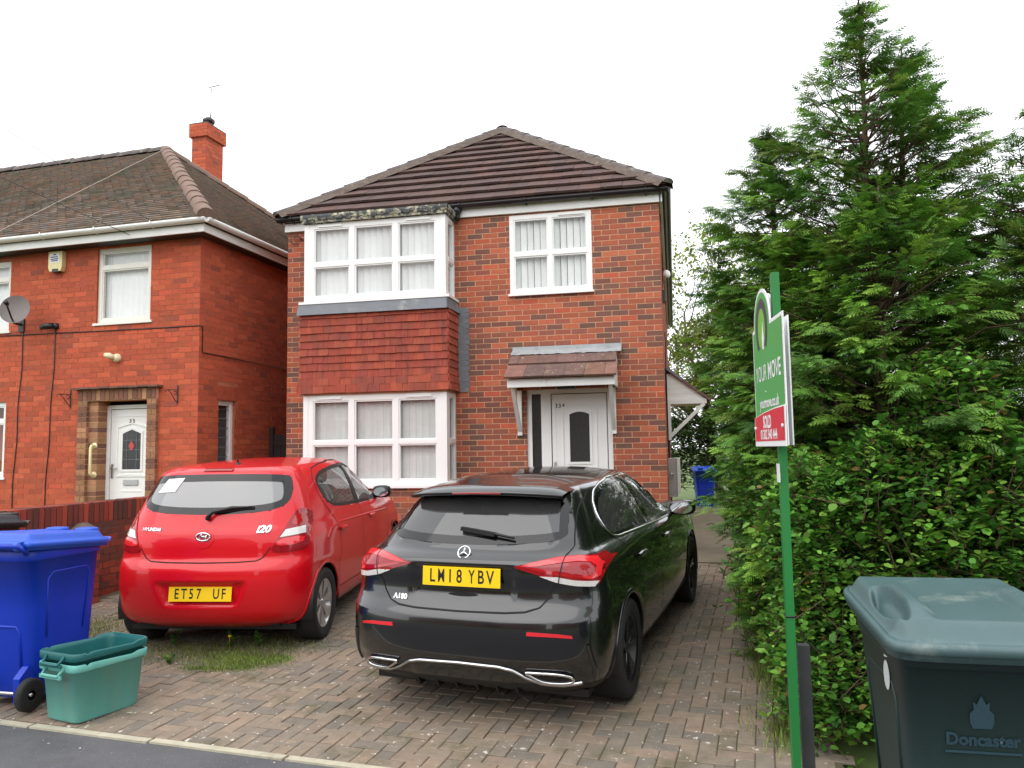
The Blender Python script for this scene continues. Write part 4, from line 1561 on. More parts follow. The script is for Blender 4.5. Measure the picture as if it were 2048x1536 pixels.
dish = thing('satellite_dish', 'grey brown satellite dish on the neighbour\'s wall', 'satellite dish', LWp(-3.06, -0.01, 3.66), LRZ)
k = MB()
rr_ = []
dn = np.array([0.45, -0.85, 0.28])
dn /= np.linalg.norm(dn)
du = np.cross(dn, np.array([0, 0, 1.0]))
du /= np.linalg.norm(du)
dv = np.cross(du, dn)
dc = np.array([0.2, -0.34, 0.16])
for i in range(8):
    q = i / 7
    rr_.append([dc + du * (0.20 * q * math.cos(a)) + dv * (0.225 * q * math.sin(a)) + dn * (0.055 * q * q) for a in np.linspace(0, 2 * math.pi, 28, endpoint=False)])
k.grid(rr_, closed=True)
k.build('reflector', mat('dish_grey', srgb(112, 104, 100), 0.55, 0.1, 12, 0.1, 200), dish)
k = MB()
k.box(-0.10, 0.0, -0.02, -0.002, -0.09, 0.11)
k.tube([(-0.05, -0.01, 0.02), (-0.05, -0.12, 0.02), (0.16, -0.30, 0.12)], 0.019, 8)
k.build('wall_mount', M['dark_metal'], dish)
k = MB()
b0_ = dc - dv * 0.2
k.tube([b0_ - dn * 0.01, b0_ + dn * 0.12 + dv * 0.04, dc + dn * 0.34 - dv * 0.06], 0.013, 8)
e0 = dc + dn * 0.34 - dv * 0.05
k.tube([e0 + dn * 0.05, e0 - dn * 0.02, e0 - dn * 0.05], [0.03, 0.03, 0.018], 10)
k.build('feed_arm', M['black_plastic'], dish)

al = thing('alarm_box', 'cream alarm box with blue lettering under the neighbour\'s eaves', 'alarm box', LWp(-2.46, -0.008, 4.44), LRZ)
k = MB()
k.prism([(-0.125, 0, 0.06), (-0.10, 0, 0.0), (0.10, 0, 0.0), (0.125, 0, 0.06), (0.125, 0, 0.30), (-0.125, 0, 0.30)], (0, -0.075, 0))
k.build('case', mat('alarm_cream', srgb(226, 212, 160), 0.5, 0.08, 10, dirt=srgb(180, 168, 130), dirt_scale=8), al, recalc=True)
k = MB()
k.add([(-0.095, -0.0765, 0.13), (0.075, -0.0765, 0.13), (0.075, -0.0765, 0.27), (-0.095, -0.0765, 0.27)], [(0, 1, 2, 3)])
k.build('face_label', M['white'], al)
M['ink_blue'] = mat('ink_blue', srgb(40, 60, 120), 0.5, 0)
lettering('ALARM', 0.05, M['ink_blue'], al, (-0.01, -0.078, 0.225), (1, 0, 0), (0, 0, 1), bold=0.001) if False else None
k = MB()
for i, (a, b, z) in enumerate(((-0.03, 0.02, 0.25), (-0.08, 0.05, 0.215), (-0.085, 0.06, 0.185), (-0.07, 0.05, 0.158))):
    k.box(a, b, -0.0785, -0.0768, z - 0.009, z + 0.008)
k.build('face_print', M['ink_blue'], al)
k = MB()
k.box(-0.05, 0.06, -0.078, -0.02, -0.012, 0.035)
k.build('strobe', M['black_plastic'], al)

lamp = thing('wall_sensor', 'small cream outdoor sensor above the neighbour\'s front door', 'sensor', LWp(-1.38, -0.008, 3.09), LRZ)
k = MB()
k.lathe([(0.0, -0.07), (0.05, -0.06), (0.065, -0.02), (0.065, 0.0)], 14, (0.02, 0, 0), axis='y')
k.build('base', mat('sensor_cream', srgb(228, 214, 176), 0.5, 0.05), lamp)
k = MB()
k.tube([(0.0, -0.05, 0.0), (-0.05, -0.085, 0.03), (-0.115, -0.10, 0.045)], [0.04, 0.045, 0.03], 10)
k.build('head', mat('sensor_head', srgb(228, 214, 176), 0.5, 0.05), lamp)

for x, lbl, sgn in ((-2.17, 'black iron hanging basket bracket left of the neighbour\'s front door', -1), (-0.33, 'black iron hanging basket bracket right of the neighbour\'s front door', -1)):
    br = thing('basket_bracket', lbl, 'bracket', LWp(x, -0.006, 2.42), LRZ, group='hanging basket brackets')
    k = MB()
    k.bar((0, -0.006, -0.03), (0, -0.006, 0.24), 0.016, 0.008, up=(0, 1, 0))
    k.build('back_bar', M['dark_metal'], br)
    k = MB()
    k.tube([(0, -0.01, 0.17), (-0.02, -0.20, 0.165), (-0.03, -0.22, 0.15), (-0.03, -0.215, 0.13)], 0.006, 5)
    k.tube([(0, -0.01, 0.0), (-0.008, -0.05, 0.03), (-0.016, -0.12, 0.12), (-0.02, -0.17, 0.163)], 0.006, 5)
    sc_ = [(-0.012 + 0.0 * a, -0.045 - 0.03 * math.cos(a), 0.13 + 0.025 * math.sin(a)) for a in np.linspace(0, 5.4, 12)]
    k.tube(sc_, 0.005, 5)
    k.build('scroll_arm', M['dark_metal'], br)

cab = thing('telephone_cable', 'thin black cable clipped along the neighbour\'s brick wall at first floor level', 'cable', LWp(0, -0.01, 3.5), LRZ)
k = MB()
k.tube([(-4.6, -0.002, 0.05), (-3.5, -0.002, 0.03), (-2.3, -0.003, 0.015), (-1.0, -0.002, -0.005), (0.012, -0.002, -0.01), (0.02, 0.06, -0.012), (0.02, 0.06, -0.36), (0.02, 0.07, -0.385), (0.018, 3.0, -0.42)], 0.007, 5)
k.build('run', M['black_plastic'], cab)
for x, lbl, zt, zb, wob in ((-3.07, 'black cable dropping down the wall below the satellite dish', 3.62, 0.5, 0.05), (-2.47, 'black cable dropping down the wall left of the neighbour\'s front door', 3.60, 0.5, 0.04)):
    dcab = thing('drop_cable', lbl, 'cable', LWp(x, -0.01, zb), LRZ)
    k = MB()
    n_ = 16
    k.tube([(-0.12 * (1 - i / n_) + wob * 0.25 * math.sin(i * 1.1), -0.003, (zt - zb) * i / n_) for i in range(n_ + 1)], 0.007, 5)
    k.build('run', M['black_plastic'], dcab)
cam_ = thing('wall_camera', 'small black camera on the neighbour\'s wall right of the satellite dish', 'camera', LWp(-2.50, -0.008, 3.62), LRZ)
k = MB()
k.lathe([(0.0, -0.06), (0.045, -0.055), (0.05, 0.0)], 12, (0.03, 0, 0), axis='y')
k.build('base', M['black_plastic'], cam_)
k = MB()
k.tube([(0.03, -0.06, 0.0), (-0.06, -0.10, -0.01), (-0.14, -0.12, -0.03)], [0.04, 0.05, 0.03], 10)
k.build('head', M['black_plastic'], cam_)

# overhead wires crossing in front of the neighbour's roof
M['wire_black'] = mat('wire_black', (0.02, 0.02, 0.02), 0.6, 0)


def wire(p, q, label, sag=0.1, r=0.005, material=None):
    p, q = Vector(p), Vector(q)
    o = thing('overhead_wire', label, 'wire', p, 0)
    k = MB()
    n_ = 14
    k.tube([tuple((q - p) * (i / n_) - Vector((0, 0, sag * 4 * (i / n_) * (1 - i / n_)))) for i in range(n_ + 1)], r, 5)
    k.build('strand', material or M['wire_black'], o)
    return o


wire(LWp(-0.95, -0.30, 4.80), LWp(-5.6, -3.0, 7.2), 'black overhead wire reaching the eaves above the neighbour\'s upper window, the lower one', 0.02)
wire(LWp(-0.55, -0.36, 4.95), LWp(-4.9, -0.2, 7.75), 'black overhead wire crossing the upper part of the neighbour\'s roof', 0.05)
wire(LWp(-3.55, -0.02, 4.62), LWp(apx[0] + 0.05, apx[1] - 0.12, apx[2] + 0.02), 'pale cable lying up the neighbour\'s roof to its ridge end', -0.03, 0.008, mat('wire_pale', srgb(150, 140, 130), 0.7, 0.1)) if False else None
rc = thing('roof_cable', 'pale cable lying up the tiles of the neighbour\'s roof to the ridge end', 'cable', LWp(-3.4, -0.36, 4.95), LRZ)
k = MB()
n_ = 20
p0, p1 = np.array([0.0, 0, 0.03]), np.array([apx[0] + 3.4 + 0.1, apx[1] + 0.36 - 0.1, apx[2] - 4.95 + 0.03])
k.tube([p0 + (p1 - p0) * i / n_ + np.array([random.uniform(-0.01, 0.01), 0, 0]) for i in range(n_ + 1)], 0.008, 5)
k.build('strand', mat('wire_pale', srgb(160, 150, 140), 0.7, 0.1), rc)

# gate between the houses
gate = thing('side_gate', 'dark wooden gate closing the passage between the two houses', 'gate', LWp(0.06, 1.78, 0.2), LRZ)
M['dark_wood'] = mat('dark_wood', srgb(46, 36, 32), 0.8, 0.25, 10, 0.3, 40, streak=True)
for i in range(7):
    k = MB()
    x = 0.03 + i * 0.125
    k.box(x, x + 0.12, 0, 0.022, 0, 1.78 + random.uniform(-0.004, 0.004))
    k.build('board', M['dark_wood'], gate)
k = MB()
k.box(-0.04, 0.028, -0.03, 0.04, 0, 1.9)
k.build('post', M['dark_wood'], gate)
k = MB()
k.box(0.028, 0.905, -0.012, -0.001, 1.60, 1.68)
k.build('rail', M['dark_wood'], gate)

# ================================================================ dividing garden wall
gw = thing('garden_wall', 'red brick garden wall with soldier coping between the two plots', 'wall', (-6.14, -4.0, 0))
GT = 1.175
PAL_GW = [(srgb(*c), w_) for c, w_ in (((150, 62, 44), 8), ((140, 58, 44), 8), ((128, 56, 44), 6), ((112, 56, 46), 5), ((160, 72, 50), 4), ((96, 56, 48), 3))]
M['brick_gw'] = mat('brick_gw', (0.3, 0.1, 0.06), 0.9, 0.25, 15, 0.35, 120, attr=True, streak=True, dirt=srgb(70, 56, 40), dirt_scale=4, dirt_at=0.6)
M['mortar_gw'] = mat('mortar_gw', srgb(118, 96, 80), 0.95, 0.2, 10, 0.3, 100)
k = MB()
k.box(-0.22, 0.0, -2.3, 3.3, -0.1, GT - 0.225)
k.box(-0.21, -0.01, -2.3, 3.3, GT - 0.226, GT - 0.01)
k.build('core', M['mortar_gw'], gw)
GWW = Matrix.Translation((-6.14, -4.0, 0))
rows = brick_rows(-2.3, 3.3, -0.05, GT - 0.228, GT - 0.228 + 0.005, 0.075, 0.225, [])
lay_bricks(gw, rows, lambda u, z: (0.0, u, z), (1, 0, 0), math.pi / 2, PAL_GW, M['brick_gw'], proud=0.006, world=GWW, hide=lambda x, y: x > 300)
cache_s = []
for i in range(6):
    b = MB()
    b.col = colour_jitter(PAL_GW[i % 6][0], 0.12)
    b.box(-0.225, 0.008, 0, 0.065, 0, 0.217)
    me = b.mesh('coping_brick', True)
    me.materials.append(M['brick_gw'])
    cache_s.append(me)
for i in range(74):
    o = link('coping_brick', random.choice(cache_s), gw)
    o.location = (random.uniform(-0.003, 0.003), -2.3 + i * 0.0755, GT - 0.222 + random.uniform(-0.003, 0.003))
pier = MB()
pier.box(0.006, 0.22, 0.62, 0.86, 0, 0.86)
pier_o = pier.build('pier', M['mortar_gw'], gw)
for face in range(2):
    rows = brick_rows(0.0, 0.24 if face else 0.216, 0.05, 0.865, 0.87, 0.075, 0.225, [])
    if face == 0:
        lay_bricks(pier_o, rows, lambda u, z: (0.005 + u, 0.62, z), (0, -1, 0), 0, PAL_GW, M['brick_gw'], proud=0.006, n_single=0, world=GWW)
    else:
        lay_bricks(pier_o, rows, lambda u, z: (0.22, 0.62 + u, z), (1, 0, 0), 0, PAL_GW, M['brick_gw'], proud=0.006, n_single=0, world=GWW)
cp_ = MB()
rr_ = []
for i, (q, h) in enumerate(((1.0, 0.0), (1.04, 0.02), (0.7, 0.07), (0.35, 0.105), (0.02, 0.12))):
    rr_.append([(0.115 + q * 0.125 * math.copysign(abs(math.cos(a)) ** 0.6, math.cos(a)) + random.uniform(-0.008, 0.008), 0.74 + q * 0.14 * math.copysign(abs(math.sin(a)) ** 0.6, math.sin(a)) + random.uniform(-0.008, 0.008), 0.862 + h + random.uniform(-0.006, 0.006)) for a in np.linspace(0, 2 * math.pi, 16, endpoint=False)])
cp_.grid(rr_, closed=True, smooth=False)
cp_.build('pier_cap', M['hip_mortar'], pier_o)
# ================================================================ car body tools


def pchip(xk, yk, x):
    xk, yk = np.asarray(xk, float), np.asarray(yk, float)
    h = np.diff(xk)
    d = np.diff(yk) / h
    n = len(xk)
    m_ = np.zeros(n)
    for i in range(1, n - 1):
        if d[i - 1] * d[i] > 0:
            w1, w2 = 2 * h[i] + h[i - 1], h[i] + 2 * h[i - 1]
            m_[i] = (w1 + w2) / (w1 / d[i - 1] + w2 / d[i])
    m_[0], m_[-1] = d[0], d[-1]
    i = np.clip(np.searchsorted(xk, x) - 1, 0, n - 2)
    t = (x - xk[i]) / h[i]
    h00, h10, h01, h11 = 2 * t**3 - 3 * t**2 + 1, t**3 - 2 * t**2 + t, -2 * t**3 + 3 * t**2, t**3 - t**2
    return h00 * yk[i] + h10 * h[i] * m_[i] + h01 * yk[i + 1] + h11 * h[i] * m_[i + 1]


def resample(P, n):
    P = np.asarray(P, float)
    s = np.r_[0, np.cumsum(np.linalg.norm(np.diff(P, axis=0), axis=1))]
    t = np.linspace(0, s[-1], n)
    return np.stack([np.interp(t, s, P[:, k]) for k in range(P.shape[1])], -1)


def ring_outline(yr, yf, w, Lr, nr, Lf, nf, taper_r, taper_f, NRc, NS, NFc):
    th = np.linspace(0, math.pi / 2, 160)
    wr, wf = w * (1 - taper_r), w * (1 - taper_f)
    rear = np.stack([wr * np.sin(th) ** (2 / nr), yr + Lr * (1 - np.cos(th) ** (2 / nr))], -1)
    front = np.stack([wf * np.cos(th) ** (2 / nf), yf - Lf * (1 - np.sin(th) ** (2 / nf))], -1)
    ya, yb = yr + Lr, yf - Lf
    t = np.linspace(0, 1, 80)
    # side: gentle bulge, widest in the middle
    wx = wr * (1 - t) + wf * t + (w - (wr * (1 - t) + wf * t)) * np.sin(math.pi * t) ** 0.8
    side = np.stack([wx, ya + (yb - ya) * t], -1)
    return np.concatenate([resample(rear, NRc)[:-1], resample(side, NS)[:-1], resample(front, NFc)])


def car_shell(keys, cap_h, NRc=54, NS=90, NFc=26, NRING=92, NCAP=16, cap_pow=2.0):
    """keys: z, yr, yf, w, Lr, nr, Lf, nf, taper_r, taper_f ; returns rings of half outline (x>=0) from the sill to the roof"""
    K = np.array(keys, float)
    step = np.sqrt((np.diff(K[:, 0])) ** 2 + (np.diff(K[:, 1])) ** 2 + np.diff(K[:, 3]) ** 2 + (0.25 * np.diff(K[:, 2])) ** 2)
    s = np.r_[0, np.cumsum(step)]
    t = np.linspace(0, s[-1], NRING)
    V = np.stack([pchip(s, K[:, k], t) for k in range(K.shape[1])], -1)
    rings = []
    for v in V:
        o = ring_outline(*v[1:], NRc, NS, NFc)
        rings.append(np.c_[o, np.full(len(o), v[0])])
    top = rings[-1]
    yr, yf = V[-1][1], V[-1][2]
    yc0, yc1 = yr + 0.42 * (yf - yr), yr + 0.58 * (yf - yr)
    for i in range(1, NCAP + 1):
        k = math.cos(i / NCAP * math.pi / 2)
        k = max(k, 0.002)
        cy = np.clip(top[:, 1], yc0, yc1)
        P = np.stack([top[:, 0] * k, cy + (top[:, 1] - cy) * k, np.full(len(top), V[-1][0] + cap_h * (1 - k ** cap_pow))], -1)
        rings.append(P)
    return np.array(rings)      # rings x points x (x,y,z)


class Car:
    def __init__(s, root, rings, recess=()):
        s.root = root
        A = rings.copy()
        # displacements pressed into the rear: each (function(x, z) -> metres, inwards positive)
        for fn in recess:
            A[:, :, 1] += fn(A[:, :, 0], A[:, :, 1], A[:, :, 2])
        s.R = A
        nr, npnt = A.shape[:2]
        full = np.concatenate([A, A[:, ::-1, :][:, 1:-1] * np.array([-1, 1, 1])], 1)   # closed loop: right side then left side
        s.V = full.reshape(-1, 3)
        nl = full.shape[1]
        s.nl = nl
        i, j = np.meshgrid(np.arange(nr - 1), np.arange(nl), indexing='ij')
        j2 = (j + 1) % nl
        s.F = np.stack([i * nl + j, i * nl + j2, (i + 1) * nl + j2, (i + 1) * nl + j], -1).reshape(-1, 4)
        s.bvh = BVHTree.FromPolygons([tuple(v) for v in s.V], [tuple(f) for f in s.F])
        s.keep = np.ones(len(s.F), bool)
        s.Vc = s.V.copy()

    # ---- projection on to the shell
    def hit(s, a, b, axis):
        if axis == 'rear':
            o, d = Vector((a, -3, b)), Vector((0, 1, 0))
        elif axis == 'right':
            o, d = Vector((3, a, b)), Vector((-1, 0, 0))
        elif axis == 'left':
            o, d = Vector((-3, a, b)), Vector((1, 0, 0))
        elif axis == 'top':
            o, d = Vector((a, b, 4)), Vector((0, 0, -1))
        p, n, _, _ = s.bvh.ray_cast(o, d)
        if p is None:
            p, n, _, _ = s.bvh.find_nearest(Vector((a, 0.3, b)) if axis == 'rear' else (Vector((a, b, 1.4)) if axis == 'top' else Vector((0.8 if axis == 'right' else -0.8, a, b))))
        if n.dot(d) > 0:
            n = -n
        return np.array(p), np.array(n)

    def cut(s, poly, axis, cond=None):
        """take the shell away inside the outline, moving nearby vertices on to it so that the edge is clean"""
        ia, ib = {'rear': (0, 2), 'right': (1, 2), 'left': (1, 2), 'top': (0, 1)}[axis]
        V = s.Vc
        P = np.asarray(poly, float)
        pts = V[:, [ia, ib]]
        sel = {'rear': V[:, 1] < 0.75, 'right': V[:, 0] > 0.25, 'left': V[:, 0] < -0.25, 'top': V[:, 2] > 1.0}[axis]
        Q = np.roll(P, -1, 0)
        best = np.full(len(V), 9.0)
        near = np.zeros((len(V), 2))
        for p, q in zip(P, Q):
            e = q - p
            t = np.clip(((pts - p) @ e) / (e @ e + 1e-12), 0, 1)
            c = p + t[:, None] * e
            d = np.linalg.norm(pts - c, axis=1)
            m_ = d < best
            best[m_] = d[m_]
            near[m_] = c[m_]
        mv = sel & (best < 0.0085)
        V[mv, ia] = near[mv, 0]
        V[mv, ib] = near[mv, 1]
        C = V[s.F].mean(1)
        cc = C[:, [ia, ib]]
        ins = np.zeros(len(C), bool)
        for p, q in zip(P, Q):
            c1 = (p[1] > cc[:, 1]) != (q[1] > cc[:, 1])
            xx = (q[0] - p[0]) * (cc[:, 1] - p[1]) / (q[1] - p[1] + 1e-15) + p[0]
            ins ^= c1 & (cc[:, 0] < xx)
        selF = {'rear': C[:, 1] < 0.75, 'right': C[:, 0] > 0.25, 'left': C[:, 0] < -0.25, 'top': C[:, 2] > 1.0}[axis]
        s.keep &= ~(ins & selF)

    def body(s, name, mats, zone=None):
        F = s.F[s.keep]
        me = bpy.data.meshes.new(name)
        me.from_pydata(s.Vc.tolist(), [], F.tolist())
        for q in mats:
            me.materials.append(q)
        if zone is not None:
            me.polygons.foreach_set('material_index', zone(s.Vc[F].mean(1)).astype(np.int32))
        me.polygons.foreach_set('use_smooth', np.ones(len(F), bool))
        b = bmesh.new()
        b.from_mesh(me)
        bmesh.ops.delete(b, geom=[v for v in b.verts if not v.link_faces], context='VERTS')
        bmesh.ops.remove_doubles(b, verts=b.verts, dist=0.0004)
        bmesh.ops.recalc_face_normals(b, faces=b.faces)
        b.to_mesh(me)
        b.free()
        o = link(name, me, s.root)
        return o

    # ---- pieces laid on the shell
    def patch(s, name, poly, axis, material, parent=None, off=0.003, cell=0.02, skirt=0.012, smooth=True, holes=None, bulge=0.0):
        """piece of trim, glass or lamp following the shell inside a 2D outline"""
        P = [tuple(map(float, q)) for q in poly]
        a0, a1 = min(q[0] for q in P), max(q[0] for q in P)
        b0, b1 = min(q[1] for q in P), max(q[1] for q in P)
        na, nb = max(1, int(math.ceil((a1 - a0) / cell))), max(1, int(math.ceil((b1 - b0) / cell)))
        ea, eb = np.linspace(a0, a1, na + 1), np.linspace(b0, b1, nb + 1)
        idx, verts, nor, faces = {}, [], [], []

        def vid(q):
            key = (round(q[0], 5), round(q[1], 5))
            if key not in idx:
                p, n = s.hit(q[0], q[1], axis)
                idx[key] = len(verts)
                verts.append(p + n * off)
                nor.append(n)
            return idx[key]
        for i in range(na):
            col_ = clip_half(clip_half(P, 1, 0, ea[i + 1]), -1, 0, -ea[i])
            if len(col_) < 3:
                continue
            for j in range(nb):
                c_ = clip_half(clip_half(col_, 0, 1, eb[j + 1]), 0, -1, -eb[j])
                if len(c_) < 3:
                    continue
                ids = []
                for q in c_:
                    v_ = vid(q)
                    if v_ not in ids:
                        ids.append(v_)
                if len(ids) >= 3:
                    faces.append(ids)
        mb = MB()
        mb.add(verts, faces, smooth=smooth)
        # skirt down to (and into) the shell
        if skirt:
            cnt = {}
            for f in faces:
                for k in range(len(f)):
                    e = (f[k], f[(k + 1) % len(f)])
                    cnt[e] = cnt.get(e, 0) + 1
            for (a, b) in list(cnt):
                if (b, a) not in cnt:
                    mb.add([verts[a], verts[b], verts[b] - nor[b] * skirt, verts[a] - nor[a] * skirt], [(0, 1, 2, 3)])
        return mb.build(name, material, parent or s.root, recalc=True)

    def ring(s, name, poly, axis, material, width, parent=None, off=0.003, skirt=0.01):
        """closed border band of given width inside the outline"""
        P = resample(np.r_[np.asarray(poly, float), [poly[0]]], max(24, int(len(poly) * 6)))[:-1]
        T = np.roll(P, -1, 0) - np.roll(P, 1, 0)
        T /= np.linalg.norm(T, axis=1)[:, None] + 1e-12
        N = np.stack([-T[:, 1], T[:, 0]], -1)
        area = 0.5 * np.sum(P[:, 0] * np.roll(P[:, 1], -1) - np.roll(P[:, 0], -1) * P[:, 1])
        if area < 0:
            N = -N
        rows_ = []
        for k in (0.0, 0.5, 1.0):
            row_ = []
            for p, n in zip(P, N):
                q = p + n * width * k
                h, nn_ = s.hit(q[0], q[1], axis)
                row_.append(h + nn_ * off)
            rows_.append(row_)
        low = [h - 0 * 0 for h in rows_[0]]
        mb = MB()
        mb.grid(rows_, closed=True)
        return mb.build(name, material, parent or s.root, recalc=True)

    def strip(s, name, line, axis, material, width, parent=None, off=0.0025, n=None, thick=0.0):
        """thin band along a 2D line on the shell (panel gap, trim)"""
        L = np.asarray(line, float)
        n = n or max(8, int(np.sum(np.linalg.norm(np.diff(L, axis=0), axis=1)) / 0.015))
        P = resample(L, n)
        T = np.gradient(P, axis=0)
        T /= np.linalg.norm(T, axis=1)[:, None] + 1e-12
        N = np.stack([-T[:, 1], T[:, 0]], -1)
        rows_ = []
        if thick:
            for k, o_ in ((-0.5, 0.0), (-0.4, thick), (0.4, thick), (0.5, 0.0)):
                rows_.append([(lambda h: h[0] + h[1] * (off + o_))(s.hit(*(p + nn_ * width * k), axis)) for p, nn_ in zip(P, N)])
        else:
            for k in (-0.5, 0.5):
                rows_.append([(lambda h: h[0] + h[1] * off)(s.hit(*(p + nn_ * width * k), axis)) for p, nn_ in zip(P, N)])
        mb = MB()
        mb.grid(rows_)
        return mb.build(name, material, parent or s.root)

    def letters(s, name, txt, size, at, axis, material, parent=None, off=0.004, sx=1.0, **kw):
        me = text_mesh(txt, size, **kw)
        sgn = -1 if axis == 'left' else 1
        for v in me.vertices:
            h, n = s.hit(at[0] + v.co.x * sx, at[1] + v.co.y, axis)
            v.co = Vector(h + n * (off + v.co.z))
        me.materials.clear()
        me.materials.append(material)
        return link(name, me, parent or s.root)


def circle(cx, cy, r, n=40, r2=None):
    r2 = r2 or r
    return [(cx + r * math.cos(a), cy + r2 * math.sin(a)) for a in np.linspace(0, 2 * math.pi, n, endpoint=False)]


def smooth_poly(P, it=2):
    """Chaikin corner rounding of a closed outline"""
    P = [np.asarray(p, float) for p in P]
    for _ in range(it):
        Q = []
        for i in range(len(P)):
            a, b = P[i], P[(i + 1) % len(P)]
            Q += [0.75 * a + 0.25 * b, 0.25 * a + 0.75 * b]
        P = Q
    return [tuple(p) for p in P]


def car_root(name, label, x, y, heading):
    """Empty under the middle of the rear bumper; y axis points along the car"""
    o = thing(name, label, 'car', (x, y, ground_z(y) + 0.004), 0)
    o.rotation_euler = (math.atan(0.04 * math.cos(heading)), math.atan(0.0), -heading)
    return o


# columns: z, yr, yf, w, Lr, nr, Lf, nf, taper_r, taper_f
KEY_BLACK = [
    (0.19, 0.22, 4.20, 0.800, 0.34, 3.0, 0.45, 2.8, 0.06, 0.08),
    (0.25, 0.10, 4.32, 0.850, 0.36, 3.0, 0.48, 2.8, 0.05, 0.07),
    (0.33, 0.035, 4.39, 0.880, 0.38, 3.0, 0.50, 2.8, 0.04, 0.06),
    (0.46, 0.005, 4.42, 0.894, 0.40, 3.0, 0.52, 2.8, 0.035, 0.06),
    (0.58, 0.0, 4.41, 0.898, 0.40, 3.0, 0.52, 2.8, 0.035, 0.06),
    (0.655, 0.012, 4.39, 0.897, 0.39, 3.0, 0.52, 2.8, 0.035, 0.06),
    (0.695, 0.045, 4.37, 0.895, 0.37, 3.0, 0.52, 2.8, 0.035, 0.06),
    (0.73, 0.080, 4.35, 0.893, 0.35, 3.0, 0.52, 2.8, 0.035, 0.06),
    (0.82, 0.100, 4.29, 0.888, 0.34, 3.0, 0.52, 2.8, 0.04, 0.07),
    (0.90, 0.088, 4.15, 0.882, 0.35, 2.9, 0.52, 2.8, 0.045, 0.08),
    (0.955, 0.092, 3.92, 0.866, 0.35, 2.8, 0.50, 2.8, 0.055, 0.10),
    (1.00, 0.135, 3.52, 0.832, 0.34, 2.8, 0.46, 2.8, 0.07, 0.12),
    (1.03, 0.180, 3.20, 0.800, 0.34, 2.8, 0.42, 2.6, 0.08, 0.13),
    (1.10, 0.250, 3.06, 0.768, 0.34, 2.8, 0.42, 2.6, 0.09, 0.12),
    (1.20, 0.345, 2.88, 0.718, 0.34, 2.8, 0.42, 2.6, 0.10, 0.12),
    (1.30, 0.440, 2.68, 0.660, 0.34, 2.8, 0.42, 2.6, 0.11, 0.12),
    (1.36, 0.500, 2.52, 0.610, 0.34, 2.8, 0.42, 2.6, 0.11, 0.12),
    (1.388, 0.560, 2.38, 0.555, 0.34, 2.8, 0.42, 2.6, 0.11, 0.12),
]
KEY_RED = [
    (0.20, 0.20, 3.74, 0.770, 0.34, 2.9, 0.45, 2.6, 0.06, 0.10),
    (0.26, 0.09, 3.85, 0.815, 0.36, 2.9, 0.48, 2.6, 0.05, 0.09),
    (0.34, 0.04, 3.91, 0.840, 0.38, 2.9, 0.50, 2.6, 0.04, 0.08),
    (0.46, 0.012, 3.94, 0.852, 0.40, 2.9, 0.52, 2.6, 0.035, 0.08),
    (0.58, 0.0, 3.93, 0.855, 0.40, 2.9, 0.52, 2.6, 0.035, 0.08),
    (0.68, 0.008, 3.90, 0.854, 0.40, 2.9, 0.52, 2.6, 0.035, 0.08),
    (0.735, 0.035, 3.87, 0.851, 0.38, 2.9, 0.52, 2.6, 0.035, 0.08),
    (0.77, 0.062, 3.84, 0.849, 0.37, 2.9, 0.52, 2.6, 0.035, 0.08),
    (0.88, 0.074, 3.72, 0.842, 0.37, 2.9, 0.52, 2.6, 0.04, 0.09),
    (0.97, 0.092, 3.45, 0.822, 0.37, 2.8, 0.48, 2.6, 0.05, 0.10),
    (1.03, 0.118, 3.02, 0.800, 0.37, 2.8, 0.42, 2.5, 0.05, 0.12),
    (1.10, 0.146, 2.87, 0.780, 0.37, 2.8, 0.42, 2.5, 0.055, 0.12),
    (1.20, 0.190, 2.70, 0.748, 0.37, 2.8, 0.42, 2.5, 0.06, 0.12),
    (1.30, 0.240, 2.53, 0.712, 0.37, 2.8, 0.42, 2.5, 0.065, 0.12),
    (1.395, 0.290, 2.34, 0.668, 0.37, 2.8, 0.42, 2.5, 0.07, 0.12),
    (1.445, 0.325, 2.20, 0.630, 0.37, 2.8, 0.42, 2.5, 0.07, 0.12),
    (1.48, 0.395, 2.02, 0.570, 0.36, 2.7, 0.42, 2.5, 0.07, 0.12),
]
BLACK_POSE = (-1.165, -5.86, R(9.5))
RED_POSE = (-3.59, -4.82, R(-7.0))
# ================================================================ shared car materials and parts
M['paint_black'] = mat('paint_black', (0.0065, 0.0068, 0.008), 0.22, 0.0, coat=1.0, spec=0.5)
M['paint_red'] = mat('paint_red', (0.64, 0.003, 0.011), 0.35, 0.03, 3.0, coat=0.7, spec=0.25)
M['trim_black'] = mat('trim_black', (0.010, 0.010, 0.011), 0.45, 0.08, 20)
M['gloss_black'] = mat('gloss_black', (0.006, 0.006, 0.007), 0.08, 0.0)
M['gap'] = mat('panel_gap', (0.003, 0.003, 0.003), 0.8, 0.0)
M['chrome'] = mat('chrome', (0.78, 0.79, 0.80), 0.12, 0.0, metal=1.0)
M['satin_chrome'] = mat('satin_chrome', (0.62, 0.62, 0.62), 0.28, 0.0, metal=1.0)
M['alloy'] = mat('alloy_silver', (0.58, 0.58, 0.59), 0.32, 0.06, 14, metal=0.85)
M['dark_alloy'] = mat('dark_alloy', (0.05, 0.05, 0.055), 0.25, 0.05, 14, metal=0.6)
M['tyre'] = mat('tyre_rubber', (0.016, 0.016, 0.017), 0.75, 0.2, 30, 0.2, 120)
M['seat'] = mat('seat_cloth', (0.035, 0.035, 0.038), 0.9, 0.15, 20)
M['plate_yellow'] = mat('plate_yellow', srgb(250, 206, 24), 0.3, 0.02, 6, spec=0.6)
M['lamp_red'] = mat('lamp_red', (0.42, 0.008, 0.012), 0.08, 0.12, 60, coat=1.0)
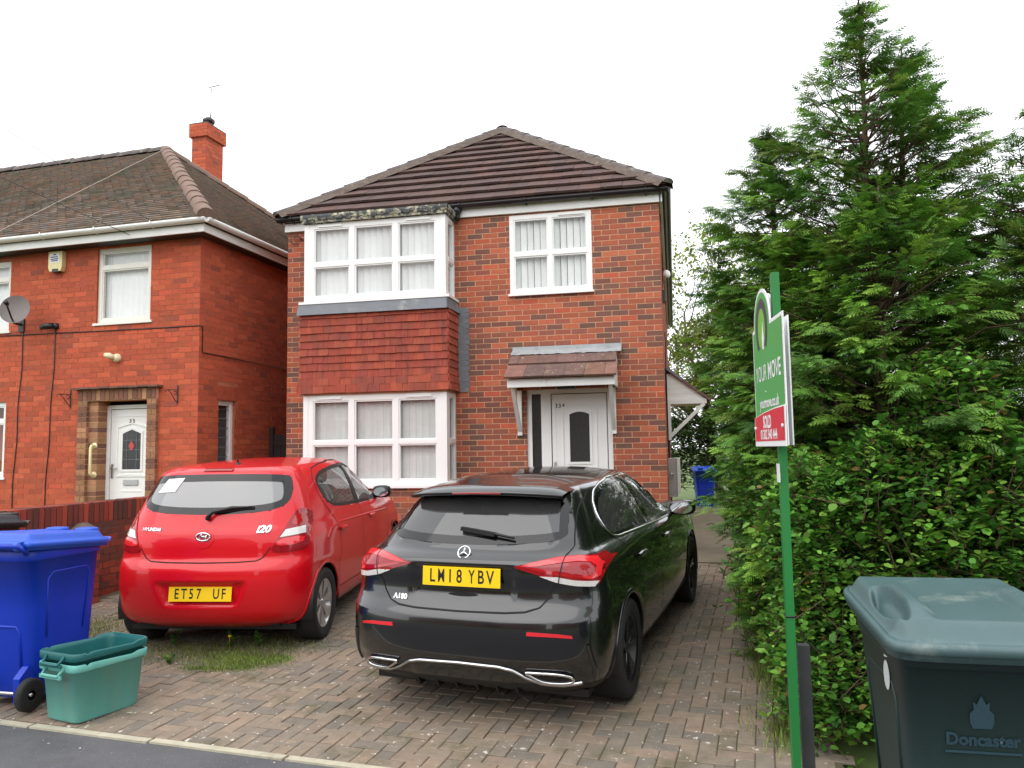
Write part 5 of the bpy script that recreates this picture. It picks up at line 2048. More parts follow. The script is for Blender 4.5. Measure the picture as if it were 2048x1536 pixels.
M['lamp_deep'] = mat('lamp_deep_red', (0.30, 0.006, 0.012), 0.10, 0.15, 60, coat=0.4)
M['lamp_bright'] = mat('lamp_bright_red', (0.75, 0.02, 0.03), 0.10, 0.1, 80, coat=1.0)
M['lamp_clear'] = mat('lamp_clear', (0.70, 0.68, 0.67), 0.12, 0.25, 90, coat=1.0)
M['lamp_smoke'] = mat('lamp_smoke', (0.10, 0.05, 0.05), 0.08, 0.1, 60, coat=1.0)
M['car_glass'] = glass_mat('car_glass', (0.55, 0.58, 0.58), ior=1.8, dust_sheen=0.08)
M['rear_glass'] = glass_mat('heated_rear_glass', (0.16, 0.17, 0.175), ior=2.0, dust_sheen=0.27)  # most of this grey is reflected sky, mixed in as diffuse colour
M['tint_glass'] = glass_mat('tinted_glass', (0.10, 0.11, 0.11), ior=1.8, dust_sheen=0.045)
M['mirror_glass'] = mat('mirror_glass', (0.75, 0.78, 0.8), 0.02, 0.0, metal=1.0)


def wheel(root, x, y, r, width, style, sgn):
    """tyre, rim and spokes; x is the outer face, sgn the side it looks to"""
    w_ = MB()
    rb = r * 0.675
    prof = [(rb, 0.0), (rb + 0.012, 0.004), (r * 0.86, 0.012), (r * 0.95, 0.006), (r * 0.985, -0.012), (r, -0.035), (r, -width + 0.035), (r * 0.985, -width + 0.012), (r * 0.93, -width), (rb, -width + 0.01)]
    w_.lathe([(a, x * 1.0 + sgn * b) for a, b in prof], 48, (0, y, r), axis='x')
    # tread grooves
    t = w_.build('wheel', M['tyre'], root, recalc=True)
    b = MB()
    b.lathe([(rb, x - sgn * 0.004), (rb - 0.008, x - sgn * 0.002), (rb - 0.018, x - sgn * 0.012), (rb - 0.02, x - sgn * 0.16)], 40, (0, y, r), axis='x')
    b.lathe([(rb - 0.02, x - sgn * 0.10), (0.0, x - sgn * 0.10)], 40, (0, y, r), axis='x')
    mt_ = M['alloy'] if style == 'cover' else M['dark_alloy']
    b.build('rim', [mt_ if style == 'cover' else M['trim_black']], t)
    sp = MB()
    n = 7 if style == 'cover' else 5
    for k in range(n):
        a0 = 2 * math.pi * k / n + 0.2
        if style == 'cover':
            segs = ((0.0, 0.30, 0.34),)
        else:
            segs = ((-0.16, 0.10, 0.09), (0.16, 0.10, 0.09))
        for da, wi, wo in segs:
            pts = []
            for rr_, hw, dep in ((0.035, wi * 0.5 if style != 'cover' else 0.42, 0.028), (rb * 0.55, (0.020 / (rb * 0.55)) if style != 'cover' else 0.27, 0.020), (rb - 0.012, (0.022 / rb) if style != 'cover' else 0.335, 0.012)):
                aa = a0 + da * (rr_ / rb)
                pts.append((rr_, aa - hw, aa + hw, dep))
            v = []
            for rr_, l_, h_, dep in pts:
                for an in (l_, (l_ + h_) / 2, h_):
                    lift = 0.006 if an == (l_ + h_) / 2 else 0.0
                    v.append((x - sgn * (dep - lift), y + rr_ * math.cos(an), r + rr_ * math.sin(an)))
            for rr_, l_, h_, dep in pts:
                for an in (l_, h_):
                    v.append((x - sgn * (dep + 0.03), y + rr_ * math.cos(an), r + rr_ * math.sin(an)))
            f = []
            for i in range(2):
                f += [(i * 3, i * 3 + 1, i * 3 + 4, i * 3 + 3), (i * 3 + 1, i * 3 + 2, i * 3 + 5, i * 3 + 4)]
                f += [(i * 3, i * 3 + 3, 9 + (i + 1) * 2, 9 + i * 2), (i * 3 + 2, 9 + i * 2 + 1, 9 + (i + 1) * 2 + 1, i * 3 + 5)]
            sp.add(v, f, smooth=False)
    sp.lathe([(0.0, x - sgn * 0.012), (0.03, x - sgn * 0.014), (0.04, x - sgn * 0.028)], 20, (0, y, r), axis='x')
    sp.build('spokes', mt_, t, recalc=True)
    return t


def rounded_box(mb, c, h, n=4.0, seg=14, mi=0, taper=None):
    """superellipsoid block: cushions, mirror shells"""
    c, h = np.asarray(c, float), np.asarray(h, float)
    rows_ = []
    for i in range(seg + 1):
        ph = -math.pi / 2 + math.pi * i / seg
        row_ = []
        for j in range(seg * 2):
            th = 2 * math.pi * j / (seg * 2)

            def sg(v, e):
                return math.copysign(abs(v) ** e, v)
            x = sg(math.cos(ph), 2 / n) * sg(math.cos(th), 2 / n)
            y = sg(math.cos(ph), 2 / n) * sg(math.sin(th), 2 / n)
            z = sg(math.sin(ph), 2 / n)
            if taper:
                x, y = x * (1 + taper * z), y * (1 + taper * z)
            row_.append(c + h * np.array([x, y, z]))
        rows_.append(row_)
    mb.grid(rows_, closed=True, mi=mi)


def cabin(root, yb, yf, w, belt, roof):
    """seats, headrests, dashboard, floor: what shows through the glass"""
    k = MB()
    k.box(-w, w, yb - 0.35, yf + 0.35, 0.26, 0.30)
    k.box(-w * 0.86, w * 0.86, yb - 0.15, yb + 0.02, 0.3, belt - 0.10)
    k.build('cabin_floor', M['trim_black'], root)
    k = MB()
    rounded_box(k, (0, yb + 0.12, belt - 0.22), (w * 0.86, 0.09, 0.30), 5)
    rounded_box(k, (0, yb + 0.36, belt - 0.46), (w * 0.86, 0.26, 0.09), 5)
    st = k.build('rear_seat', M['seat'], root)
    for x in (-0.40, 0.40):
        k = MB()
        rounded_box(k, (x, yb + 0.10, belt + 0.155), (0.12, 0.045, 0.085), 4)
        k.tube([(x, yb + 0.11, belt + 0.0), (x, yb + 0.11, belt + 0.1)], 0.02, 6)
        k.build('headrest', M['seat'], st)
    for x in (-0.36, 0.36):
        k = MB()
        rounded_box(k, (x, yb + 1.02, belt - 0.14), (0.25, 0.085, 0.34), 4.5, taper=-0.12)
        rounded_box(k, (x, yb + 1.30, belt - 0.47), (0.25, 0.27, 0.09), 5)
        fs = k.build('front_seat', M['seat'], root)
        k = MB()
        rounded_box(k, (x, yb + 0.98, belt + 0.29), (0.12, 0.05, 0.085), 4)
        k.tube([(x, yb + 1.0, belt + 0.1), (x, yb + 1.0, belt + 0.25)], 0.02, 6)
        k.build('headrest', M['seat'], fs)
    k = MB()
    rounded_box(k, (0, yf, belt - 0.16), (w * 0.9, 0.24, 0.16), 6)
    k.build('dashboard', M['trim_black'], root)
    k = MB()
    cc = np.array([0.36, yf - 0.36, belt - 0.10])
    k.tube([cc + np.array([0.18 * math.cos(a), 0.06 * math.sin(a), 0.17 * math.sin(a)]) for a in np.linspace(0, 2 * math.pi, 25)], 0.014, 6)
    k.build('steering_wheel', M['trim_black'], root)


def arch_liner(root, y, r, x_in, x_out, sgn):
    k = MB()
    rows_ = [[(x, y + r * math.cos(a), max(0.2, r * 0.94 + r * math.sin(a))) for a in np.linspace(-0.25, math.pi + 0.25, 28)] for x in (x_in, x_out)]
    k.grid(rows_)
    k.add([(x_in, y + r * math.cos(a), max(0.2, r * 0.94 + r * math.sin(a))) for a in np.linspace(-0.25, math.pi + 0.25, 28)], [tuple(range(28))])
    return k.build('wheel_arch', M['trim_black'], root)


def plate(car, x0, x1, z0, z1, txt, y=None, lean=0.1):
    root = car.root
    hs = [car.hit(x, z, 'rear')[0][1] - lean * (z - z0) for x in np.linspace(x0, x1, 7) for z in np.linspace(z0 - 0.004, z1 + 0.004, 9)]
    yb = min(hs) - 0.006 if y is None else y
    k = MB()
    h = z1 - z0
    dy = lean * h
    k.add([(x0, yb, z0), (x1, yb, z0), (x1, yb + dy, z1), (x0, yb + dy, z1), (x0, yb + 0.004, z0), (x1, yb + 0.004, z0), (x1, yb + dy + 0.004, z1), (x0, yb + dy + 0.004, z1)],
          [(0, 1, 2, 3), (0, 4, 5, 1), (1, 5, 6, 2), (2, 6, 7, 3), (3, 7, 4, 0)])
    p = k.build('number_plate', M['plate_yellow'], root)
    for i, ch in enumerate(txt):
        if ch == ' ':
            continue
        xc = -0.219 + 0.025 + i * 0.061 + (0.022 if i > 3 else 0.0)
        lettering(ch, h * 0.98, M['ink_black'], p, (xc, yb + dy * 0.5 - 0.0012, (z0 + z1) / 2 - 0.001), (0.58 if ch in 'MWY' else 0.72, 0, 0), (0, lean, 1), name='plate_lettering', bold=0.0016)
    return p


def sym(poly):
    return [(-a, b) for a, b in poly][::-1]


# ================================================================ red hatchback
rroot = car_root('red_hatchback', 'red five door hatchback parked beside the garden wall, paper in its rear window', *RED_POSE)


def bump_mask(x, z, x0, x1, z0, z1, e=0.03):
    fx = np.clip((x1 - np.abs(x)) / e, 0, 1) if x0 is None else np.clip((np.abs(x) - x0) / e, 0, 1) * np.clip((x1 - np.abs(x)) / e, 0, 1)
    fz = np.clip((z - z0) / e, 0, 1) * np.clip((z1 - z) / e, 0, 1)
    sm = lambda t: t * t * (3 - 2 * t)
    return sm(fx) * sm(fz)


def red_recess(x, y, z):
    rear = y < 0.35
    wtop = 0.30 + 0.42 * np.clip(z - 0.40, 0, 0.2)
    m1 = np.clip((wtop - np.abs(x)) / 0.04, 0, 1) * np.clip((z - 0.40) / 0.035, 0, 1) * np.clip((0.592 - z) / 0.012, 0, 1)
    m2 = 0.020 * np.exp(-((z - 0.665) / 0.03) ** 2) * 0
    return rear * (0.038 * m1 + m2)


rk = Car(rroot, car_shell(KEY_RED, 0.035), [red_recess])
HR, HF, RT = 0.61, 3.135, 0.302
for yy in (HR, HF):
    for ax in ('right', 'left'):
        arc = [(yy + 0.345 * math.cos(a), max(0.12, 0.300 + 0.345 * math.sin(a))) for a in np.linspace(-0.6, math.pi + 0.6, 60)]
        rk.cut(arc, ax)
RW = smooth_poly([(-0.60, 1.165), (-0.45, 1.128), (0.0, 1.112), (0.45, 1.128), (0.60, 1.165), (0.635, 1.24), (0.60, 1.38), (0.545, 1.425), (0, 1.437), (-0.545, 1.425), (-0.60, 1.38), (-0.635, 1.24)], 2)
rk.cut(RW, 'rear')
SW_R = smooth_poly([(0.93, 1.095), (1.30, 1.055), (1.68, 1.04), (1.68, 1.04), (1.685, 1.435), (1.685, 1.435), (1.40, 1.442), (1.0, 1.415), (0.83, 1.36), (0.80, 1.26)], 1)
SW_F = smooth_poly([(1.75, 1.035), (1.75, 1.035), (2.25, 1.01), (2.70, 0.995), (2.80, 0.995), (2.62, 1.13), (2.42, 1.29), (2.20, 1.40), (2.0, 1.428), (1.745, 1.437), (1.745, 1.437)], 1)
for ax in ('right', 'left'):
    rk.cut(SW_R, ax)
    rk.cut(SW_F, ax)
# windscreen: everything ahead on the sloping front
WS = smooth_poly([(-0.66, 2.95), (0.0, 3.02), (0.66, 2.95), (0.52, 2.16), (0.0, 2.10), (-0.52, 2.16)], 1)
rk.cut(WS, 'top')
rbody = rk.body('body', [M['paint_red']])
rk.patch('rear_window', RW, 'rear', M['rear_glass'], off=-0.001, cell=0.05, skirt=0)
rk.ring('rear_window_border', RW, 'rear', M['gloss_black'], 0.055, off=0.001)
for ax in ('right', 'left'):
    for nm, P in (('rear_door_window', SW_R), ('front_door_window', SW_F)):
        o = rk.patch(nm, P, ax, M['car_glass'], off=-0.002, cell=0.08, skirt=0)
        rk.ring('window_seal', P, ax, M['trim_black'], 0.028, parent=o, off=0.001)
    rk.patch('door_pillar', [(1.66, 1.03), (1.77, 1.03), (1.765, 1.44), (1.665, 1.44)], ax, M['trim_black'], off=0.002)
o = rk.patch('windscreen', WS, 'top', M['car_glass'], off=-0.001, cell=0.08, skirt=0)
rk.ring('windscreen_border', WS, 'top', M['gloss_black'], 0.05, parent=o, off=0.001)
k = MB()
k.box(-0.70, 0.70, 0.25, 3.6, 0.17, 0.215)
k.box(-0.58, 0.58, 0.2, 0.3, 0.215, 0.25)
k.build('underside', M['trim_black'], rroot)
for yy in (HR, HF):
    for sg_ in (-1, 1):
        arch_liner(rroot, yy, 0.345, sg_ * 0.50, sg_ * 0.835, sg_)
        wheel(rroot, sg_ * 0.822, yy, RT, 0.185, 'cover', sg_)
    for ax in ('right', 'left'):
        arc = [(yy + 0.352 * math.cos(a), 0.300 + 0.352 * math.sin(a)) for a in np.linspace(-0.22, math.pi + 0.22, 50)]
        rk.strip('arch_lip', arc, ax, M['paint_red'], 0.03, off=0.0, thick=0.008)
cabin(rroot, 0.72, 2.62, 0.66, 1.03, 1.45)
# tail lamps
for sg_ in (1, -1):
    f_ = (lambda P: P) if sg_ > 0 else sym
    whole = smooth_poly([(0.535, 0.822), (0.585, 0.905), (0.635, 1.01), (0.665, 1.10), (0.695, 1.145), (0.732, 1.12), (0.765, 1.02), (0.788, 0.92), (0.795, 0.86), (0.78, 0.825), (0.66, 0.812)], 1)
    lm = rk.patch('tail_lamp', f_(whole), 'rear', M['lamp_deep'], off=0.008, cell=0.02, skirt=0.02)
    rk.patch('reversing_lens', f_([(0.605, 0.928), (0.765, 0.945), (0.752, 1.0), (0.638, 0.985)]), 'rear', M['lamp_clear'], parent=lm, off=0.011, cell=0.02, skirt=0.004)
    rk.patch('brake_lens', f_(smooth_poly([(0.572, 0.862), (0.76, 0.87), (0.768, 0.93), (0.598, 0.918)], 1)), 'rear', M['lamp_bright'], parent=lm, off=0.011, cell=0.02, skirt=0.004)
    rk.patch('upper_lens', f_(smooth_poly([(0.66, 1.01), (0.735, 1.02), (0.712, 1.09), (0.688, 1.105)], 1)), 'rear', M['lamp_red'], parent=lm, off=0.011, cell=0.02, skirt=0.004)
# gaps
hl = [(0.0, 0.745), (0.30, 0.748), (0.44, 0.755), (0.485, 0.775), (0.52, 0.82), (0.545, 0.86)]
rk.strip('hatch_gap', [(-a, b) for a, b in hl[::-1]] + hl[1:], 'rear', M['gap'], 0.008)
rk.strip('bumper_crease', [(-0.72, 0.712), (-0.4, 0.70), (0, 0.695), (0.4, 0.70), (0.72, 0.712)], 'rear', M['gap'], 0.003) if False else None
for ax in ('right', 'left'):
    rk.strip('door_gap', [(0.86, 1.44), (0.78, 1.36), (0.765, 1.24), (0.83, 1.12), (0.95, 1.0), (1.03, 0.85), (1.03, 0.68), (0.96, 0.56), (0.99, 0.36)], ax, M['gap'], 0.006)
    rk.strip('door_gap', [(1.715, 1.03), (1.73, 0.8), (1.74, 0.34)], ax, M['gap'], 0.006)
    rk.strip('door_gap', [(2.78, 0.985), (2.83, 0.85), (2.76, 0.5), (2.72, 0.34)], ax, M['gap'], 0.006)
    rk.strip('roof_gap', [(0.86, 1.44), (1.1, 1.466), (1.5, 1.478), (1.9, 1.466), (2.2, 1.425)], ax, M['gap'], 0.007)
    rk.strip('sill_gap', [(0.99, 0.36), (2.72, 0.34)], ax, M['gap'], 0.006)
    rk.strip('side_crease', [(0.70, 0.84), (0.82, 0.91), (1.1, 0.935), (2.0, 0.90), (2.75, 0.86)], ax, M['paint_red'], 0.02, off=0.0, thick=0.004)
    for yh in (1.10, 2.05):
        k_ = rk.patch('handle_recess', circle(yh + 0.02, 0.865, 0.055, 20, 0.03), ax, M['paint_red'], off=0.002, skirt=0.0)
        rk.strip('door_handle', [(yh - 0.08, 0.872), (yh, 0.878), (yh + 0.08, 0.872)], ax, M['paint_red'], 0.03, off=0.006, thick=0.022)
rk.strip('high_brake_light', [(-0.125, 1.462), (0.0, 1.464), (0.125, 1.462)], 'rear', M['lamp_deep'], 0.020, off=0.004, thick=0.008)
# emblem, lettering, wiper, plate, aerial
k = MB()
c0, n0 = rk.hit(0.0, 0.945, 'rear')
ell = [c0 + n0 * 0.012 + np.array([0.058 * math.cos(a), 0, 0.031 * math.sin(a)]) for a in np.linspace(0, 2 * math.pi, 33)]
k.tube(ell, 0.0065, 8)
for pts in (((-0.030, -0.016), (-0.018, 0.012), (-0.008, 0.026)), ((0.010, -0.027), (0.020, -0.010), (0.030, 0.016)), ((-0.024, -0.002), (0.0, 0.004), (0.026, 0.004))):
    k.tube([c0 + n0 * 0.012 + np.array([a, 0, b]) for a, b in pts], [0.006, 0.008, 0.005], 6)
k.build('rear_emblem', M['chrome'], rroot)
rk.patch('emblem_pad', circle(0, 0.928, 0.085, 28, 0.07), 'rear', M['paint_red'], off=0.004, cell=0.03, skirt=0.006)
rk.letters('maker_lettering', 'HYUNDAI', 0.034, (-0.465, 1.000), 'rear', M['chrome'], extrude=0.002, bold=0.0006, space=1.0, off=0.006, sx=1.15)
rk.letters('model_lettering', 'i20', 0.075, (0.475, 0.995), 'rear', M['chrome'], extrude=0.002, bold=0.002, off=0.006, font_shear=0.25, sx=1.15)
k = MB()
pa, na_ = rk.hit(0.02, 1.085, 'rear')
pb, nb_ = rk.hit(0.06, 1.128, 'rear')
pc, nc_ = rk.hit(0.36, 1.165, 'rear')
k.tube([pa + na_ * 0.01, pa + na_ * 0.035], 0.02, 10)
k.tube([pa + na_ * 0.03, pb + na_ * 0.04, (pb + pc) / 2 + na_ * 0.04 + np.array([0, 0, 0.012]), pc + nc_ * 0.02], [0.017, 0.014, 0.013, 0.007], 8)
k.build('wiper_arm', M['trim_black'], rroot)
k = MB()
k.bar(pb + nb_ * 0.018, pc + nc_ * 0.012 + np.array([0.02, 0, 0]), 0.010, 0.02)
k.build('wiper_blade', M['rubber'], rroot)
plate(rk, -0.26, 0.26, 0.448, 0.560, 'ET57 UF', lean=0.16)
rk.patch('paper_sheet', [(-0.50, 1.285), (-0.33, 1.295), (-0.27, 1.405), (-0.43, 1.395)], 'rear', mat('paper', (0.85, 0.86, 0.86), 0.7, 0.02), off=0.004, cell=0.06, skirt=0)
k = MB()
pt, _ = rk.hit(0.05, 0.62, 'top')
k.lathe([(0.028, 0), (0.022, 0.012), (0.008, 0.02)], 12, tuple(pt))
k.tube([pt + np.array([0, 0, 0.015]), pt + np.array([0, -0.03, 0.045])], 0.007, 6)
k.build('aerial_stub', M['trim_black'], rroot)
for sg_, ax in ((1, 'right'), (-1, 'left')):
    p, _ = rk.hit(2.60, 1.03, ax)
    k = MB()
    rounded_box(k, (p[0] + sg_ * 0.125, 2.56, 1.07), (0.10, 0.055, 0.068), 3.2)
    k.tube([(p[0] - sg_ * 0.01, 2.60, 1.02), (p[0] + sg_ * 0.07, 2.58, 1.035)], [0.03, 0.03], 8)
    mr_ = k.build('door_mirror', M['trim_black'], rroot)
    k = MB()
    c_ = np.array([p[0] + sg_ * 0.125, 2.502, 1.07])
    k.add([c_ + np.array([0.082 * math.cos(a), 0, 0.05 * math.sin(a)]) for a in np.linspace(0, 2 * math.pi, 20, endpoint=False)], [tuple(range(20))])
    k.build('mirror_pane', M['mirror_glass'], mr_)

# ================================================================ black hatchback
broot = car_root('black_hatchback', 'black five door hatchback with twin chrome exhaust trims parked in front of the door', *BLACK_POSE)


def black_recess(x, y, z):
    rear = y < 0.45
    m1 = bump_mask(x, z, None, 0.36, 0.72, 0.965, 0.045)          # plate well
    m2 = np.exp(-((z - 0.985) / 0.02) ** 2) * np.clip((0.72 - np.abs(x)) / 0.1, 0, 1)
    m3 = bump_mask(x, z, 0.30, 0.78, 0.255, 0.40, 0.05)
    return rear * (0.022 * m1 - 0.006 * m2 + 0.012 * m3)


bk_ = Car(broot, car_shell(KEY_BLACK, 0.055), [black_recess])
BR, BF, BT = 0.817, 3.546, 0.320
for yy in (BR, BF):
    for ax in ('right', 'left'):
        arc = [(yy + 0.362 * math.cos(a), max(0.12, 0.318 + 0.362 * math.sin(a))) for a in np.linspace(-0.6, math.pi + 0.6, 60)]
        bk_.cut(arc, ax)
BRW = smooth_poly([(-0.605, 1.092), (-0.45, 1.072), (0.0, 1.056), (0.45, 1.072), (0.605, 1.092), (0.59, 1.16), (0.545, 1.345), (0.50, 1.365), (0, 1.375), (-0.50, 1.365), (-0.545, 1.345), (-0.59, 1.16)], 1)
bk_.cut(BRW, 'rear')
BSR = smooth_poly([(0.90, 1.03), (0.90, 1.03), (1.40, 1.02), (1.80, 1.005), (1.80, 1.005), (1.79, 1.36), (1.79, 1.36), (1.45, 1.365), (1.12, 1.335), (0.90, 1.27), (0.80, 1.17), (0.80, 1.08)], 1)
BSF = smooth_poly([(1.87, 1.005), (1.87, 1.005), (2.40, 0.985), (2.86, 0.965), (2.96, 0.965), (2.78, 1.10), (2.55, 1.25), (2.30, 1.335), (2.10, 1.355), (1.86, 1.36), (1.86, 1.36)], 1)
for ax in ('right', 'left'):
    bk_.cut(BSR, ax)
    bk_.cut(BSF, ax)
BWS = smooth_poly([(-0.68, 3.12), (0.0, 3.20), (0.68, 3.12), (0.52, 2.48), (0.0, 2.42), (-0.52, 2.48)], 1)
bk_.cut(BWS, 'top')


bbody = bk_.body('body', [M['paint_black'], M['trim_black']], zone=lambda C: ((C[:, 2] < 0.285)).astype(int))
o = bk_.patch('rear_window', BRW, 'rear', M['tint_glass'], off=-0.001, cell=0.05, skirt=0)
bk_.ring('rear_window_border', BRW, 'rear', M['gloss_black'], 0.045, parent=o, off=0.001)
for ax in ('right', 'left'):
    for nm, P in (('rear_door_window', BSR), ('front_door_window', BSF)):
        o = bk_.patch(nm, P, ax, M['tint_glass'], off=-0.002, cell=0.08, skirt=0)
        bk_.ring('window_seal', P, ax, M['gloss_black'], 0.02, parent=o, off=0.001)
    bk_.patch('door_pillar', [(1.78, 1.0), (1.89, 1.0), (1.88, 1.362), (1.775, 1.362)], ax, M['gloss_black'], off=0.002)
    bk_.strip('window_chrome', [(2.95, 0.958), (2.40, 0.978), (1.80, 0.998), (1.40, 1.012), (0.93, 1.024), (0.875, 1.035), (0.815, 1.07), (0.785, 1.13), (0.795, 1.19), (0.86, 1.265), (0.98, 1.325), (1.15, 1.358), (1.45, 1.382), (1.8, 1.378), (2.1, 1.372)], ax, M['chrome'], 0.013, off=0.003, thick=0.006, n=90)
o = bk_.patch('windscreen', BWS, 'top', M['tint_glass'], off=-0.001, cell=0.08, skirt=0)
bk_.ring('windscreen_border', BWS, 'top', M['gloss_black'], 0.05, parent=o, off=0.001)
k = MB()
k.box(-0.72, 0.72, 0.30, 4.05, 0.16, 0.205)
k.build('underside', M['trim_black'], broot)
for i, x in enumerate((-0.33, -0.2, -0.07, 0.07, 0.2, 0.33)):     # diffuser fins
    k = MB()
    k.prism([(x - 0.007, 0.055, 0.325), (x - 0.007, 0.15, 0.19), (x - 0.007, 0.42, 0.19), (x - 0.007, 0.42, 0.30)], (0.014, 0, 0))
    k.build('diffuser_fin', M['trim_black'], broot, recalc=True)
for yy in (BR, BF):
    for sg_ in (-1, 1):
        arch_liner(broot, yy, 0.362, sg_ * 0.52, sg_ * 0.875, sg_)
        wheel(broot, sg_ * 0.868, yy, BT, 0.225, 'alloy', sg_)
    for ax in ('right', 'left'):
        arc = [(yy + 0.368 * math.cos(a), 0.318 + 0.368 * math.sin(a)) for a in np.linspace(-0.22, math.pi + 0.22, 50)]
        bk_.strip('arch_lip', arc, ax, M['paint_black'], 0.03, off=0.0, thick=0.008)
cabin(broot, 0.95, 2.85, 0.68, 1.0, 1.38)
# roof spoiler with brake light
k = MB()
rows_ = []
for i in range(25):
    u_ = -1 + 2 * i / 24
    x = 0.545 * u_
    rt, _ = bk_.hit(x, 0.74, 'top')
    yt = 0.355 + 0.10 * u_ ** 4 + 0.02 * u_ ** 2
    zt = 1.372 - 0.022 * u_ ** 2 - 0.012 * u_ ** 6
    rows_.append([(x * 1.0, 0.74, rt[2] + 0.001), (x, 0.60, (rt[2] * 0.6 + zt * 0.4) + 0.008), (x, yt, zt + 0.004), (x, yt - 0.004, zt - 0.006), (x, yt + 0.02, zt - 0.022), (x, 0.56, zt - 0.03)])
k.grid(rows_)
sp_o = k.build('roof_spoiler', M['paint_black'], broot)
k = MB()
k.tube([(-0.17, 0.352, 1.362), (0, 0.348, 1.364), (0.17, 0.352, 1.362)], 0.007, 6)
k.build('high_brake_light', M['lamp_deep'], sp_o)
# tail lamps: hatch part and wing part
for sg_ in (1, -1):
    f_ = (lambda P: P) if sg_ > 0 else sym
    ax = 'right' if sg_ > 0 else 'left'
    lm = bk_.patch('tail_lamp', f_([(0.345, 0.955), (0.45, 0.978), (0.60, 1.003), (0.70, 1.005), (0.79, 0.992), (0.832, 0.955), (0.835, 0.90), (0.815, 0.845), (0.79, 0.835), (0.70, 0.846), (0.60, 0.868), (0.48, 0.912), (0.36, 0.945)]), 'rear', M['lamp_deep'], off=0.007, cell=0.02, skirt=0.02)
    bk_.patch('clear_strip', f_([(0.50, 0.902), (0.60, 0.866), (0.70, 0.844), (0.795, 0.833), (0.815, 0.862), (0.70, 0.876), (0.60, 0.898)]), 'rear', M['lamp_clear'], parent=lm, off=0.010, cell=0.02, skirt=0.004)
    bk_.patch('light_bar', f_([(0.37, 0.953), (0.45, 0.972), (0.60, 0.996), (0.70, 0.998), (0.785, 0.985), (0.82, 0.95), (0.82, 0.89), (0.78, 0.878), (0.74, 0.885), (0.74, 0.90), (0.775, 0.897), (0.798, 0.905), (0.797, 0.942), (0.77, 0.965), (0.70, 0.976), (0.60, 0.972), (0.45, 0.955)]), 'rear', M['lamp_bright'], parent=lm, off=0.011, cell=0.02, skirt=0.004)
    bk_.patch('lower_bar', f_([(0.42, 0.945), (0.60, 0.906), (0.74, 0.885), (0.74, 0.897), (0.60, 0.922), (0.45, 0.953)]), 'rear', M['lamp_red'], parent=lm, off=0.0105, cell=0.02, skirt=0.004)
    bk_.strip('lamp_split', f_([(0.632, 1.01), (0.622, 0.95), (0.606, 0.86)]), 'rear', M['gap'], 0.006, parent=lm, off=0.013)
    bk_.patch('rear_reflector', f_([(0.44, 0.578), (0.60, 0.572), (0.70, 0.562), (0.695, 0.578), (0.62, 0.590), (0.445, 0.600)]), 'rear', M['lamp_bright'], off=0.003, cell=0.03)
    ex_out = smooth_poly([(0.42, 0.365), (0.43, 0.372), (0.62, 0.362), (0.685, 0.335), (0.68, 0.305), (0.60, 0.298), (0.50, 0.310)], 2)
    eo = bk_.patch('exhaust_trim', f_(ex_out), 'rear', M['gloss_black'], off=0.012, cell=0.03, skirt=0.03)
    c3 = [bk_.hit(a, b, 'rear') for a, b in f_(resample(np.array(ex_out + [ex_out[0]]), 40).tolist())]
    k = MB()
    k.tube([p + n * 0.016 for p, n in c3], 0.0085, 8, cap=False)
    k.build('chrome_surround', M['chrome'], eo)
    bk_.strip('corner_blade', f_([(0.775, 0.52), (0.80, 0.36), (0.785, 0.30)]), 'rear', M['paint_black'], 0.02, off=0.0, thick=0.012)
line = [(-0.72, 0.292), (-0.62, 0.280), (-0.50, 0.292), (-0.41, 0.330), (-0.34, 0.372), (-0.26, 0.388), (0, 0.394), (0.26, 0.388), (0.34, 0.372), (0.41, 0.330), (0.50, 0.292), (0.62, 0.280), (0.72, 0.292)]
bk_.strip('chrome_valance', line, 'rear', M['satin_chrome'], 0.014, off=0.004, thick=0.012, n=110)
hl = [(0.0, 0.688), (0.30, 0.692), (0.42, 0.700), (0.50, 0.722), (0.545, 0.77), (0.58, 0.84), (0.60, 0.866)]
bk_.strip('hatch_gap', [(-a, b) for a, b in hl[::-1]] + hl[1:], 'rear', M['gap'], 0.008)
hl = [(0.632, 1.012), (0.655, 1.05), (0.635, 1.12), (0.585, 1.33)]
bk_.strip('hatch_gap', hl, 'rear', M['gap'], 0.006)
bk_.strip('hatch_gap', [(-a, b) for a, b in hl], 'rear', M['gap'], 0.006)
for ax in ('right', 'left'):
    bk_.strip('bumper_gap', [(0.42, 0.80), (0.47, 0.72), (0.455, 0.66)], ax, M['gap'], 0.006)
    bk_.strip('door_gap', [(0.80, 1.20), (0.81, 1.06), (0.98, 0.95), (1.13, 0.82), (1.21, 0.6), (1.21, 0.34)], ax, M['gap'], 0.006)
    bk_.strip('door_gap', [(1.84, 1.0), (1.86, 0.8), (1.88, 0.33)], ax, M['gap'], 0.006)
    bk_.strip('door_gap', [(2.97, 0.95), (3.02, 0.8), (2.98, 0.5), (2.95, 0.34)], ax, M['gap'], 0.006)
    0 and bk_.strip('sill_blade', [(1.22, 0.285), (2.0, 0.275), (3.0, 0.285)], ax, M['paint_black'], 0.05, off=0.0, thick=0.018)
    0 and bk_.strip('side_crease', [(1.2, 0.56), (2.0, 0.52), (2.9, 0.50)], ax, M['paint_black'], 0.02, off=0.0, thick=0.006)
    for yh in (1.22, 2.15):
        bk_.strip('door_handle', [(yh - 0.1, 0.865), (yh, 0.870), (yh + 0.1, 0.865)], ax, M['paint_black'], 0.028, off=0.006, thick=0.024)
